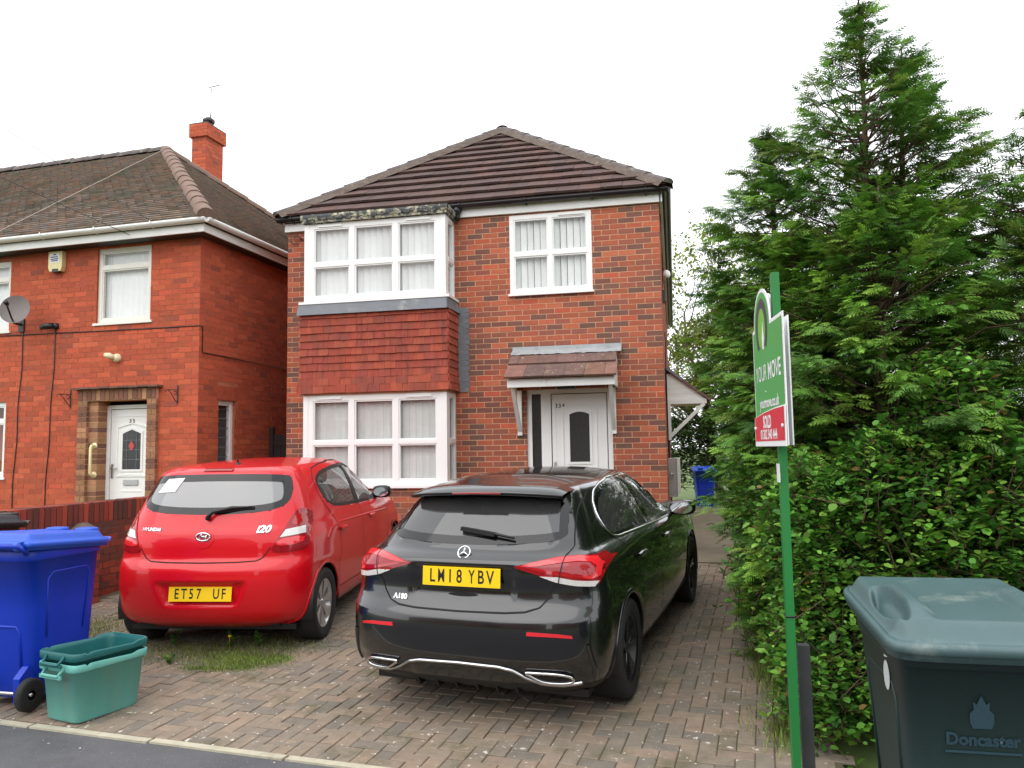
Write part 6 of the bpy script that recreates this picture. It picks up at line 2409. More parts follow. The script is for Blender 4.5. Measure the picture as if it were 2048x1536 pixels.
# star emblem
c0, n0 = bk_.hit(0.0, 1.012, 'rear')
k = MB()
zt_ = np.array([0, 0.55, 0.835])
k.tube([c0 + n0 * 0.012 + 0.040 * math.cos(a) * np.array([1, 0, 0]) + 0.040 * math.sin(a) * zt_ for a in np.linspace(0, 2 * math.pi, 33)], 0.0042, 8, cap=False)
for a in (math.pi / 2, math.pi / 2 + 2 * math.pi / 3, math.pi / 2 + 4 * math.pi / 3):
    k.tube([c0 + n0 * 0.013, c0 + n0 * 0.012 + 0.039 * math.cos(a) * np.array([1, 0, 0]) + 0.039 * math.sin(a) * zt_], [0.0085, 0.0022], 6)
k.build('rear_emblem', M['chrome'], broot)
bk_.letters('model_lettering', 'A180', 0.042, (-0.425, 0.742), 'rear', M['chrome'], extrude=0.002, bold=0.002, off=0.004, sx=1.1)
plate(bk_, -0.26, 0.26, 0.826, 0.940, 'LM18YBV', lean=0.10)
bk_.patch('boot_release', circle(0.0, 0.772, 0.10, 24, 0.011), 'rear', M['gap'], off=0.003, cell=0.05, skirt=0)
# wiper
k = MB()
pa, na_ = bk_.hit(0.30, 1.088, 'rear')
pb, nb_ = bk_.hit(0.02, 1.125, 'rear')
k.tube([pa + na_ * 0.02, (pa + pb) / 2 + na_ * 0.028, pb + nb_ * 0.02], [0.007, 0.010, 0.012], 8)
k.build('wiper_arm', M['trim_black'], broot)
k = MB()
pc, nc_ = bk_.hit(-0.07, 1.135, 'rear')
pd, nd_ = bk_.hit(0.17, 1.106, 'rear')
k.bar(pc + nc_ * 0.02, pd + nd_ * 0.02, 0.03, 0.024)
k.build('wiper_blade', M['rubber'], broot)
for sg_, ax in ((1, 'right'), (-1, 'left')):
    p, _ = bk_.hit(2.70, 0.99, ax)
    k = MB()
    rounded_box(k, (p[0] + sg_ * 0.135, 2.68, 1.02), (0.115, 0.06, 0.066), 3.0)
    k.tube([(p[0] - sg_ * 0.01, 2.72, 0.965), (p[0] + sg_ * 0.07, 2.70, 0.985)], [0.028, 0.026], 8)
    mr_ = k.build('door_mirror', M['paint_black'], broot)
    k = MB()
    c_ = np.array([p[0] + sg_ * 0.135, 2.616, 1.02])
    k.add([c_ + np.array([0.095 * math.cos(a), 0, 0.05 * math.sin(a)]) for a in np.linspace(0, 2 * math.pi, 20, endpoint=False)], [tuple(range(20))])
    k.build('mirror_pane', M['mirror_glass'], mr_)
# roof aerial fin and panoramic roof panel
bk_.patch('roof_glass', smooth_poly([(-0.42, 1.05), (0.42, 1.05), (0.44, 2.25), (-0.44, 2.25)], 1), 'top', M['gloss_black'], off=0.002, cell=0.06, skirt=0.004)
# ================================================================ wheelie bins
def se_ring(cx, cy, hx, hy, z, n=7.0, N=48):
    out = []
    for k in range(N):
        a = 2 * math.pi * (k + 0.5) / N
        c, s = math.cos(a), math.sin(a)
        out.append((cx + hx * math.copysign(abs(c) ** (2 / n), c), cy + hy * math.copysign(abs(s) ** (2 / n), s), z))
    return out


def wheelie_bin(name, label, loc, rz, body_mat, lid_mat, group=None, scoops=False, detail=True):
    """front faces -y, hinge and wheels at +y"""
    t = thing(name, label, 'wheelie bin', loc, rz, group)
    t.scale = (1, 1, 1.07)
    H = 0.98
    b = MB()
    rows_ = []
    for z, hx, hy, cy in ((0.055, 0.215, 0.235, -0.04), (0.075, 0.225, 0.245, -0.04), (0.30, 0.238, 0.265, -0.025), (0.60, 0.255, 0.295, -0.01), (0.90, 0.272, 0.325, 0.0), (0.902, 0.282, 0.336, 0.0), (0.925, 0.285, 0.34, 0.0), (H - 0.004, 0.287, 0.342, 0.0), (H, 0.282, 0.337, 0.0), (H - 0.01, 0.262, 0.315, 0.0)):
        rows_.append(se_ring(0, cy, hx, hy, z))
    b.grid(rows_, closed=True)
    b.add(se_ring(0, -0.04, 0.215, 0.235, 0.055), [tuple(range(48))[::-1]])
    bo = b.build('body', body_mat, t)
    # pressed panels on sides, foot recess at the back
    for sx in (-1, 1):
        k = MB()
        pth = [(sx * 0.246, -0.17, 0.42), (sx * 0.262, -0.20, 0.78), (sx * 0.263, -0.17, 0.82), (sx * 0.263, 0.12, 0.82), (sx * 0.262, 0.16, 0.78), (sx * 0.247, 0.14, 0.42)]
        k.tube(pth, 0.007, 6)
        k.build('side_rib', body_mat, bo)
    k = MB()
    pth = [(-0.14, 0.225, 0.14), (-0.15, 0.262, 0.46), (-0.13, 0.268, 0.50), (0.13, 0.268, 0.50), (0.15, 0.262, 0.46), (0.14, 0.225, 0.14)]
    k.tube(pth, 0.009, 6)
    k.build('back_rib', body_mat, bo)
    for sx in (-1, 1):
        k = MB()
        k.prism([(sx * 0.16, 0.16, 0.05), (sx * 0.16, 0.30, 0.05), (sx * 0.16, 0.31, 0.20), (sx * 0.16, 0.24, 0.26), (sx * 0.16, 0.16, 0.24)], (sx * 0.05, 0, 0))
        k.build('axle_bracket', body_mat, bo, recalc=True)
    k = MB()
    k.tube([(-0.27, 0.265, 0.10), (0.27, 0.265, 0.10)], 0.011, 8)
    k.build('axle', M['steel'], t)
    for sx in (-1, 1):
        w_ = MB()
        w_.lathe([(0.03, sx * 0.225), (0.085, sx * 0.222), (0.1, sx * 0.23), (0.1, sx * 0.268), (0.085, sx * 0.275), (0.03, sx * 0.27)], 24, (0, 0.265, 0.10), axis='x')
        wo = w_.build('wheel', M['tyre'], t)
    # lid: a pressed sheet with a raised middle, lip in front
    nx, ny = 110, 70
    hx, hy0, hy1 = 0.298, -0.372, 0.35

    def lid_z(u, v):
        # u across -1..1, v 0 front .. 1 back
        base = 0.985 + 0.045 * v
        e = min(1.0, (1 - abs(u)) / 0.16) * min(1.0, v / 0.12) * min(1.0, (1 - v) / 0.06)
        e = max(0.0, e)
        e = e * e * (3 - 2 * e)
        z = base + 0.048 * e
        if scoops:
            g_ = math.exp(-((abs(u) - 0.66) / 0.15) ** 4) * math.exp(-((v - 0.42) / 0.27) ** 4)
            z += 0.034 * g_
            q_ = math.hypot((abs(u) - 0.80) / 0.105, (v - 0.40) / 0.25)
            d_ = max(0.0, min(1.0, (1.25 - q_) / 0.5))
            z -= 0.062 * d_ * d_ * (3 - 2 * d_)
            z += 0.008 * math.exp(-((abs(u) - 0.5) / 0.05) ** 2) * (0.2 < v < 0.8)
        else:
            d_ = math.exp(-((v - 0.10) / 0.05) ** 2) * (abs(u) < 0.62)
            z += 0.008 * math.exp(-((abs(u) - 0.55) / 0.04) ** 2) * (0.15 < v < 0.85)
            z -= 0.006 * (math.exp(-((v - 0.5) / 0.2) ** 2) * math.exp(-((u) / 0.4) ** 2))
        return z
    l = MB()
    grid_ = []
    for j in range(ny + 1):
        v = j / ny
        row_ = []
        for i in range(nx + 1):
            u = -1 + 2 * i / nx
            cr = 1.0 - 0.06 * max(0.0, (0.12 - v) / 0.12) ** 2 - 0.05 * max(0.0, (v - 0.9) / 0.1) ** 2
            row_.append((hx * u * cr, hy0 + (hy1 - hy0) * v + 0.03 * abs(u) ** 6 * max(0, (0.15 - v) / 0.15), lid_z(u, v)))
        grid_.append(row_)
    l.grid(grid_)
    edge = [grid_[0][i] for i in range(nx + 1)] + [grid_[j][nx] for j in range(1, ny + 1)] + [grid_[ny][i] for i in range(nx - 1, -1, -1)] + [grid_[j][0] for j in range(ny - 1, 0, -1)]
    c = np.array([0, 0, 0])
    low = []
    for (dx, dz) in ((0.0, 0.0), (0.012, -0.012), (0.012, -0.030), (0.004, -0.032), (0.004, -0.052)):
        low.append([(p[0] + dx * (p[0] / 0.3), p[1] + dx * ((p[1]) / 0.36), p[2] + dz) for p in edge])
    l.grid(low, closed=True)
    lo = l.build('lid', lid_mat, t)
    sol = lo.modifiers.new('thickness', 'SOLIDIFY')
    sol.thickness = 0.004
    # handle lip in front and hinge bar behind
    k = MB()
    k.prism([(-0.27, hy0 - 0.004, 0.945), (0.27, hy0 - 0.004, 0.945), (0.25, hy0 - 0.05, 0.965), (-0.25, hy0 - 0.05, 0.965)], (0, 0, 0.018))
    if not scoops:
        k.build('front_lip', lid_mat, lo, recalc=True)
        kk = MB()
        rounded_box(kk, (-0.13, hy0 + 0.06, 1.035), (0.075, 0.05, 0.022), 5)
        rounded_box(kk, (0.13, hy0 + 0.06, 1.035), (0.075, 0.05, 0.022), 5)
        kk.build('lid_grips', lid_mat, lo)
    k = MB()
    k.tube([(-0.27, 0.345, 0.96), (-0.27, 0.40, 1.005), (0.27, 0.40, 1.005), (0.27, 0.345, 0.96)], 0.017, 10)
    k.build('handle_bar', body_mat, bo)
    for sx in (-1, 1):
        k = MB()
        k.tube([(sx * 0.225, 0.385, 1.005), (sx * 0.255, 0.385, 1.005)], 0.03, 12)
        k.prism([(sx * 0.225, 0.33, 0.985), (sx * 0.225, 0.39, 0.985), (sx * 0.225, 0.39, 1.03), (sx * 0.225, 0.33, 1.035)], (sx * 0.03, 0, 0))
        k.build('hinge', lid_mat, lo, recalc=True)
    return t, bo, lo


M['bin_blue'] = mat('bin_blue', srgb(8, 52, 178), 0.42, 0.08, 5.0, 0.05, 160, streak=True, dirt=srgb(44, 66, 150), dirt_scale=5, dirt_at=0.6)
M['bin_blue_lid'] = mat('bin_blue_lid', srgb(34, 84, 196), 0.38, 0.08, 5.0, 0.05, 160, dirt=srgb(90, 116, 196), dirt_scale=4, dirt_at=0.6)
M['bin_teal'] = mat('bin_dark_green', srgb(27, 47, 45), 0.5, 0.2, 5.0, 0.06, 140, streak=True, dirt=srgb(58, 72, 68), dirt_scale=4, dirt_at=0.58)
M['bin_teal_lid'] = mat('bin_grey_green_lid', srgb(70, 94, 96), 0.42, 0.12, 4.0, 0.05, 140, dirt=srgb(118, 130, 126), dirt_scale=5, dirt_at=0.56)
M['bin_black'] = mat('bin_black', srgb(34, 36, 38), 0.4, 0.1, 5)
wheelie_bin('wheelie_bin', 'blue wheelie bin standing beside the teal recycling boxes, its back to the pavement', (-4.27, -5.73, ground_z(-5.73)), math.pi - 0.03, M['bin_blue'], M['bin_blue_lid'], 'wheelie bins')
wheelie_bin('wheelie_bin', 'black wheelie bin against the garden wall, mostly hidden behind the blue bin', (-5.84, -4.85, ground_z(-4.85)), math.pi - 0.1, M['bin_black'], M['bin_black'], 'wheelie bins')
wheelie_bin('wheelie_bin', 'small looking blue wheelie bin far back at the end of the side path', (0.92, 11.9, ground_z(11.9) + 0.03), 0.1, M['bin_blue'], M['bin_blue_lid'], 'wheelie bins')
gb, gbo, glo = wheelie_bin('wheelie_bin', 'dark green wheelie bin with grey green lid in the right foreground before the hedge', (1.105, -7.36, 0.0), 0.0, M['bin_teal'], M['bin_teal_lid'], 'wheelie bins', scoops=True)
M['bin_print'] = mat('bin_print', srgb(36, 62, 72), 0.5, 0.1, 30)


def bin_front_y(z):
    return np.interp(z, [0.3, 0.6, 0.9], [-0.025 - 0.265, -0.01 - 0.295, -0.325])


lw = (0.6 - 0.9) and 0.0
zf, zs_ = 0.66, -1.0 / 10
lettering('Doncaster', 0.050, M['bin_print'], gbo, (-0.045, bin_front_y(0.70) - 0.004, 0.70), (1, 0, 0), (0, -0.1, 0.995), name='council_lettering', bold=0.002)
k = MB()
out = [(0.0, 0.10), (0.018, 0.065), (0.032, 0.075), (0.030, 0.045), (0.046, 0.030), (0.046, -0.005), (0.036, -0.028), (-0.036, -0.028), (-0.046, -0.005), (-0.046, 0.030), (-0.030, 0.045), (-0.032, 0.075), (-0.018, 0.065)]
k.add([(-0.045 + a * 0.75, bin_front_y(0.755 + b * 0.75) - 0.004, 0.755 + b * 0.75) for a, b in out], [tuple(range(len(out)))])
k.build('council_emblem', M['bin_print'], gbo)
k = MB()
k.box(-0.155, 0.065, bin_front_y(0.665) - 0.006, bin_front_y(0.665) - 0.003, 0.662, 0.668)
k.build('small_print', M['bin_print'], gbo)
M['sticker'] = mat('sticker_white', srgb(190, 196, 194), 0.5, 0.15, 60)
k = MB()
cz, cy = 0.83, -0.13
k.add([(-0.2715, cy + 0.038 * math.cos(a), cz + 0.046 * math.sin(a)) for a in np.linspace(0, 2 * math.pi, 24, endpoint=False)], [tuple(range(24))])
k.build('round_sticker', M['sticker'], gbo)
k = MB()
k.add([(-0.2735, -0.16, 0.892), (-0.2735, -0.115, 0.884), (-0.2735, -0.115, 0.899), (-0.2735, -0.16, 0.907)], [(0, 1, 2, 3)])
k.build('small_label', M['sticker'], gbo)
k = MB()
k.add([(-4.0, 0, 0)], []) if False else None

# ================================================================ nested recycling boxes
M['box_teal'] = mat('box_teal', srgb(104, 176, 165), 0.5, 0.14, 4.0, 0.06, 120, streak=True, dirt=srgb(130, 168, 154), dirt_scale=6, dirt_at=0.55)
M['box_dark_teal'] = mat('box_dark_teal', srgb(26, 96, 96), 0.45, 0.12, 4.0, 0.06, 120)


def recycling_box(label, loc, rz, material):
    t = thing('recycling_box', label, 'recycling box', loc, rz, 'nested recycling boxes')
    b = MB()
    N = 72

    def rg(hx, hy, z, notch=0.0):
        r_ = se_ring(0, 0, hx, hy, z, 9.0, N)
        return [(x, y, zz - notch * (1.0 if (abs(y) < hy * 0.75 and abs(x) > hx * 0.9 and int((y + hy) / 0.085) % 2 == 0) else 0)) for x, y, zz in r_]
    rows_ = [rg(0.150, 0.215, 0.0), rg(0.158, 0.223, 0.012), rg(0.178, 0.252, 0.315), rg(0.192, 0.266, 0.315), rg(0.196, 0.270, 0.322, 0.0), rg(0.197, 0.271, 0.358, 0.012), rg(0.192, 0.266, 0.364, 0.012), rg(0.182, 0.256, 0.362, 0.012), rg(0.176, 0.250, 0.330), rg(0.154, 0.220, 0.014)]
    b.grid(rows_, closed=True)
    b.add(rg(0.154, 0.220, 0.014), [tuple(range(N))])
    b.add(rg(0.150, 0.215, 0.0), [tuple(range(N))[::-1]])
    bo = b.build('tub', material, t)
    for sy in (-1, 1):
        k = MB()
        k.tube([(-0.085, sy * 0.268, 0.345), (-0.075, sy * 0.305, 0.300), (0.075, sy * 0.305, 0.300), (0.085, sy * 0.268, 0.345)], 0.010, 8)
        k.bar((-0.10, sy * 0.300, 0.293), (0.10, sy * 0.300, 0.293), 0.012, 0.022)
        k.build('handle', material, t)
    return t


bx, by = -3.63, -5.90
recycling_box('pale teal recycling box standing on the driveway edge, the outer of two', (bx, by, ground_z(by) + 0.004), R(-14), M['box_teal'])
recycling_box('dark teal recycling box stacked inside the paler one', (bx, by, ground_z(by) + 0.072), R(-14), M['box_dark_teal'])

# ================================================================ estate agent's board
sign = thing('estate_agent_sign', 'green and red sold board on a green post before the hedge', 'sign', (0.645, -6.42, 0.0))
M['sign_green'] = mat('sign_green', srgb(72, 160, 84), 0.4, 0.04, 4)
M['sign_post'] = mat('sign_post_green', srgb(34, 120, 56), 0.5, 0.15, 5, streak=True, dirt=srgb(60, 130, 76), dirt_scale=6)
M['sign_white'] = mat('sign_white', (0.82, 0.83, 0.83), 0.45, 0.03, 5)
M['sign_red'] = mat('sign_red', srgb(206, 36, 56), 0.4, 0.04, 4)
M['sign_dark'] = mat('sign_dark', srgb(52, 62, 72), 0.4, 0.04, 4)
M['sign_light_green'] = mat('sign_light_green', srgb(110, 180, 70), 0.4, 0.04, 4)
k = MB()
k.box(0.0, 0.038, -0.032, 0.032, -0.1, 2.54)
k.build('post', M['sign_post'], sign)
A_far, A_near = np.array([-0.05, 0.35, 0]), np.array([0.015, -0.33, 0])
du_ = (A_near - A_far)
BW = np.linalg.norm(du_)
du_ /= BW
nrm = np.array([du_[1], -du_[0], 0.0])          # looks towards the driveway
if nrm[0] > 0:
    nrm = -nrm
ZB = 1.68


def board_outline(e=0.0):
    P = [(0 + e, 0 + e), (BW - e, 0 + e), (BW - e, 0.615 - e)]
    R_ = 0.19 - e
    cu = 0.235
    a0 = math.asin(min(1, (0.0) / R_))
    for a in np.linspace(0, math.pi, 22):
        P.append((cu + R_ * math.cos(a), 0.615 - e + R_ * math.sin(a) + (e if 0 < a < math.pi else 0)))
    P.append((0 + e, 0.615 - e))
    return P


def on_board(u, v, off, shift=0.0):
    back = 0.13 if shift > 0.02 else 0.0
    return A_far + du_ * (u - back) + nrm * (off) + np.array([shift, 0, ZB + v])


for sh, nm in ((-0.006, 'board'), (0.046, 'rear_board')):
    o_ = board_outline()
    k = MB()
    k.prism([on_board(u, v, 0.0, sh) for u, v in o_], nrm * 0.006)
    bd = k.build(nm, M['sign_white'], sign, recalc=True)
    i_ = board_outline(0.018)
    k = MB()
    k.add([on_board(u, v, 0.0075, sh) for u, v in i_], [tuple(range(len(i_)))])
    fc = k.build('printed_face', M['sign_green'] if nm == 'board' else M['sign_white'], bd)
    if nm == 'board':
        front = bd
        face_sh = sh


def board_shape(name, pts, off, material):
    k = MB()
    k.add([on_board(u, v, off, face_sh) for u, v in pts], [tuple(range(len(pts)))])
    return k.build(name, material, front)


cu, cv = 0.235, 0.60
arch_o = [(cu + 0.135 * math.cos(a), cv + 0.155 * math.sin(a)) for a in np.linspace(-0.75, math.pi + 0.75, 28)]
arch_i = [(cu + 0.085 * math.cos(a), cv - 0.005 + 0.11 * math.sin(a)) for a in np.linspace(-0.95, math.pi + 0.95, 28)]
k = MB()
n_ = 28
k.add([on_board(u, v, 0.0085, face_sh) for u, v in arch_o + arch_i], [(i, i + 1, n_ + i + 1, n_ + i) for i in range(n_ - 1)])
k.build('logo_arch', M['sign_dark'], front)
board_shape('logo_fill', arch_i, 0.0082, M['sign_light_green'])
board_shape('logo_figure', [(cu + 0.012, cv - 0.11), (cu + 0.045, cv - 0.11), (cu + 0.052, cv - 0.05), (cu + 0.04, cv - 0.005), (cu + 0.033, cv + 0.03), (cu + 0.027, cv + 0.03), (cu + 0.02, cv - 0.005), (cu + 0.006, cv - 0.05)], 0.0088, M['sign_white'])


def board_text(txt, size, u, v, off=0.009, sx=1.0, **kw):
    o = on_board(u, v, off, face_sh)
    return lettering(txt, size, M['sign_white'], front, o, du_ * sx, (0, 0, 1), name='board_lettering', **kw)


board_text('YOUR', 0.118, 0.19, 0.365, sx=0.78)
board_text('MOVE', 0.118, 0.485, 0.365, sx=0.86, bold=0.002)
board_text('yourmove.co.uk', 0.074, 0.345, 0.215, sx=0.88, bold=0.002)
board_text('\u2013', 0.05, 0.28, 0.275, bold=0.001)
# red sold slip, standing off the main board
o_ = [(0.0, 0.0), (BW + 0.004, 0.0), (BW + 0.004, 0.19), (BW * 0.7, 0.185), (BW * 0.35, 0.172), (0.0, 0.150)]
k = MB()
k.prism([on_board(u, v - 0.004, 0.0095, face_sh) for u, v in o_], nrm * 0.004)
k.box(0, 0, 0, 0, 0, 0) if False else None
slip = k.build('sold_slip', M['sign_white'], sign, recalc=True)
k = MB()
i_ = [(0.014, 0.022), (BW - 0.016, 0.022), (BW - 0.016, 0.178), (BW * 0.7, 0.176), (BW * 0.35, 0.164), (0.014, 0.145)]
k.add([on_board(u, v, 0.0147, face_sh) for u, v in i_], [tuple(range(len(i_)))])
k.build('printed_face', M['sign_red'], slip)
lettering('SOLD', 0.085, M['sign_white'], slip, on_board(0.31, 0.115, 0.0155, face_sh), du_ * 0.85, (0, 0, 1), name='slip_lettering', bold=0.003)
lettering('01302 340 444', 0.068, M['sign_white'], slip, on_board(0.335, 0.053, 0.0155, face_sh), du_ * 0.9, (0, 0, 1), name='slip_lettering', bold=0.002)
for u in (0.035, BW - 0.04):
    k = MB()
    k.tube([on_board(u, 0.09, 0.012, face_sh), on_board(u, 0.09, 0.022, face_sh)], 0.009, 8)
    k.build('cable_tie', M['sign_white'], slip)
k = MB()
k.prism([(-0.002, -0.05, 1.50), (-0.002, 0.05, 1.50), (-0.002, 0.05, 1.59), (-0.002, -0.05, 1.59)], (-0.003, 0, 0))
k.build('paper_label', M['sign_white'], sign, recalc=True)
k = MB()
k.tube([(-0.003, -0.035, 0.86), (0.041, -0.035, 0.86), (0.041, 0.035, 0.86), (-0.003, 0.035, 0.86), (-0.003, -0.035, 0.86)], 0.004, 5)
k.build('strap', M['trim_black'], sign)
fp = thing('fence_post', 'dark grey square post close behind the green sign post', 'post', (0.728, -6.36, 0.0))
k = MB()
k.box(-0.027, 0.027, -0.027, 0.027, -0.1, 0.70)
k.prism([(-0.027, -0.027, 0.70), (0.027, -0.027, 0.70), (0.027, 0.027, 0.70), (-0.027, 0.027, 0.70)], (0, 0, 0.01))
k.build('shaft', mat('dark_grey_post', srgb(58, 60, 62), 0.7, 0.2, 8), fp, recalc=True)

# iron railing glimpsed past the hedge on the right
rail = thing('iron_railing', 'black iron railing behind the dark green bin at the right edge', 'railing', (2.05, -6.25, 0.0))
for i in range(12):
    k = MB()
    k.tube([(i * 0.10, 0, 0), (i * 0.10, 0, 1.12)], 0.009, 6)
    k.tube([(i * 0.10, 0, 1.12), (i * 0.10, 0, 1.17)], [0.016, 0.002], 6)
    k.build('bar', M['dark_metal'], rail)
for z in (0.15, 1.02):
    k = MB()
    k.bar((-0.05, 0.0, z), (1.2, 0.0, z), 0.012, 0.035)
    k.build('rail', M['dark_metal'], rail)

# ================================================================ houses across the street (behind the camera, mirrored in paint and glass)
def far_house(name, label, x0, x1, y0, y1, eave, ridge, wall_mat, roof_mat, win_y, face):
    t = thing(name, label, 'house', ((x0 + x1) / 2, (y0 + y1) / 2, -0.12))
    cx, cy = (x0 + x1) / 2, (y0 + y1) / 2
    k = MB()
    k.box(x0 - cx, x1 - cx, y0 - cy, y1 - cy, 0, eave)
    k.build('wall', wall_mat, t)
    k = MB()
    a, b, c, d = x0 - cx - 0.3, x1 - cx + 0.3, y0 - cy - 0.3, y1 - cy + 0.3
    k.add([(a, c, eave), (b, c, eave), (b, d, eave), (a, d, eave), (a + 2.5, 0, ridge), (b - 2.5, 0, ridge)], [(0, 1, 5, 4), (1, 2, 5), (2, 3, 4, 5), (3, 0, 4), (3, 2, 1, 0)])
    k.build('roof', roof_mat, t)
    yy = (y1 - cy) if face > 0 else (y0 - cy)
    for wx in np.arange(x0 - cx + 1.0, x1 - cx - 1.6, 2.9):
        for z in (1.0, 3.5):
            k = MB()
            k.box(wx, wx + 1.5, yy - 0.03, yy + 0.03, z, z + 1.2)
            wo = k.build('window', M['white'], t)
            k = MB()
            k.add([(wx + 0.07, yy + face * 0.034, z + 0.07), (wx + 1.43, yy + face * 0.034, z + 0.07), (wx + 1.43, yy + face * 0.034, z + 1.13), (wx + 0.07, yy + face * 0.034, z + 1.13)], [(0, 1, 2, 3)])
            k.build('pane', M['obscure'], wo)
    return t


M['far_brick'] = mat('far_brick', srgb(140, 82, 62), 0.9, 0.2, 4)
M['far_roof'] = mat('far_roof', srgb(84, 74, 70), 0.9, 0.2, 3)
for i, (a, b) in enumerate(((-24, -14), (-11.5, -2), (0.5, 10), (12.5, 22))):
    far_house('terrace_house', ('brick house across the street, far left of the row', 'brick house across the street, second in the row', 'brick house across the street, third in the row', 'brick house across the street, far right of the row')[i], a, b, -36, -28, 5.2, 8.0, M['far_brick'], M['far_roof'], 0, 1)
M['render_white'] = mat('render_white', srgb(226, 224, 216), 0.85, 0.06, 3)
far_house('rendered_house', 'pale rendered house glimpsed beyond the hedge at the right edge', 10.5, 19, 4, 11, 5.0, 7.6, M['render_white'], M['far_roof'], 0, -1)
# ================================================================ vegetation
def leaf_mat(name, rough=0.5, trans=0.3, var=0.15, scale=3.0):
    mt = bpy.data.materials.new(name)
    mt.use_nodes = True
    n, l = mt.node_tree.nodes, mt.node_tree.links
    n.clear()
    out = n.new('ShaderNodeOutputMaterial')
    a = n.new('ShaderNodeAttribute')
    a.attribute_name = 'bcol'
    geo = n.new('ShaderNodeNewGeometry')
    nz = n.new('ShaderNodeTexNoise')
    nz.inputs['Scale'].default_value = scale
    l.new(geo.outputs['Position'], nz.inputs['Vector'])
    mr = n.new('ShaderNodeMapRange')
    mr.inputs['From Min'].default_value = 0.3
    mr.inputs['From Max'].default_value = 0.7
    mr.inputs['To Min'].default_value = 1 - var
    mr.inputs['To Max'].default_value = 1 + var
    l.new(nz.outputs['Fac'], mr.inputs['Value'])
    mx = n.new('ShaderNodeMixRGB')
    mx.blend_type = 'MULTIPLY'
    mx.inputs[0].default_value = 1
    l.new(a.outputs['Color'], mx.inputs[1])
    l.new(mr.outputs[0], mx.inputs[2])
    bs = n.new('ShaderNodeBsdfPrincipled')
    bs.inputs['Roughness'].default_value = rough
    bs.inputs['Specular IOR Level'].default_value = 0.35
    l.new(mx.outputs[0], bs.inputs['Base Color'])
    tr = n.new('ShaderNodeBsdfTranslucent')
    l.new(mx.outputs[0], tr.inputs[0])
    ms = n.new('ShaderNodeMixShader')
    ms.inputs[0].default_value = trans
    l.new(bs.outputs[0], ms.inputs[1])
    l.new(tr.outputs[0], ms.inputs[2])
    l.new(ms.outputs[0], out.inputs[0])
    return mt


M['conifer'] = leaf_mat('conifer_foliage', 0.6, 0.22, 0.2, 2.0)
M['leaf'] = leaf_mat('broad_leaf', 0.45, 0.30, 0.18, 4.0)
M['bark'] = mat('bark', srgb(84, 66, 52), 0.95, 0.3, 12, 0.5, 40)
M['bark_grey'] = mat('bark_grey', srgb(96, 88, 78), 0.95, 0.3, 12, 0.5, 40)


def fast_mesh(name, V, F, C=None, material=None, parent=None, kind=None):
    me = bpy.data.meshes.new(name)
    V = np.asarray(V, np.float32)
    F = np.asarray(F, np.int32)
    k = F.shape[1]
    me.vertices.add(len(V))
    me.vertices.foreach_set('co', V.ravel())
    me.loops.add(F.size)
    me.loops.foreach_set('vertex_index', F.ravel())
    me.polygons.add(len(F))
    me.polygons.foreach_set('loop_start', np.arange(0, F.size, k, dtype=np.int32))
    me.update(calc_edges=True)
    if C is not None:
        at = me.attributes.new('bcol', 'FLOAT_COLOR', 'FACE')
        C4 = np.c_[np.asarray(C, np.float32), np.ones(len(C), np.float32)]
        at.data.foreach_set('color', C4.ravel())
    if material:
        me.materials.append(material)
    return link(name, me, parent, kind)


def spray_template(n_side=9, sub=2):
    """flat feathery conifer spray, x along the stem 0..1; list of diamonds (4 points) and tip weight"""
    D, T = [], []

    def diamond(p, q, w):
        p, q = np.array(p, float), np.array(q, float)
        d = q - p
        nrm_ = np.array([-d[1], d[0]]) / (np.linalg.norm(d) + 1e-9)
        m_ = p + d * 0.42
        D.append([p, m_ + nrm_ * w, q, m_ - nrm_ * w])
        T.append(min(1.0, np.hypot(*q)))
    diamond((0, 0), (1.0, 0), 0.036)
    for i in range(n_side):
        t = 0.10 + 0.86 * i / n_side
        for s in (-1, 1):
            tt = t + (0.04 if s > 0 else 0)
            L = 0.46 * (1 - tt) ** 0.75 + 0.06
            an = s * (0.70 - 0.15 * tt)
            e = (tt + L * math.cos(an), L * math.sin(an))
            diamond((tt, 0), e, 0.046)
            for k in range(sub):
                u = 0.35 + 0.33 * k
                b_ = (tt + L * u * math.cos(an), L * u * math.sin(an))
                l2 = L * 0.42 * (1 - 0.4 * u)
                a2 = an - s * 0.65 if k % 2 == 0 else an + s * 0.55
                diamond(b_, (b_[0] + l2 * math.cos(a2), b_[1] + l2 * math.sin(a2)), 0.026)
    return np.array(D), np.array(T)


SPR_D, SPR_T = spray_template(4, 0)


def sprays(pos, dirs, size, flat, cols, rg):
    """instances of the spray: pos Nx3, dirs Nx3 unit, size N, flat = normal hint Nx3, cols Nx3"""
    N = len(pos)
    side = np.cross(dirs, flat)
    side /= np.linalg.norm(side, axis=1)[:, None] + 1e-9
    nor = np.cross(side, dirs)
    X = SPR_D[:, :, 0].ravel()
    Y = SPR_D[:, :, 1].ravel()
    droop = -0.22 * X ** 2 - 0.35 * np.abs(Y) ** 1.5
    V = pos[:, None, :] + size[:, None, None] * (X[None, :, None] * dirs[:, None, :] + Y[None, :, None] * side[:, None, :] + droop[None, :, None] * nor[:, None, :])
    nq = len(SPR_T)
    F = (np.arange(N)[:, None, None] * (nq * 4) + np.arange(nq * 4).reshape(nq, 4)[None]).reshape(-1, 4)
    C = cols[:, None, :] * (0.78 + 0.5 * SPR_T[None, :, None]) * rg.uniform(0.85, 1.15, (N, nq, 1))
    return V.reshape(-1, 3), F, C.reshape(-1, 3)


GR_CON = np.array([srgb(*c) for c in ((78, 116, 46), (88, 128, 48), (98, 138, 52), (68, 106, 44), (112, 150, 58), (82, 120, 52), (126, 160, 62), (104, 124, 52))])


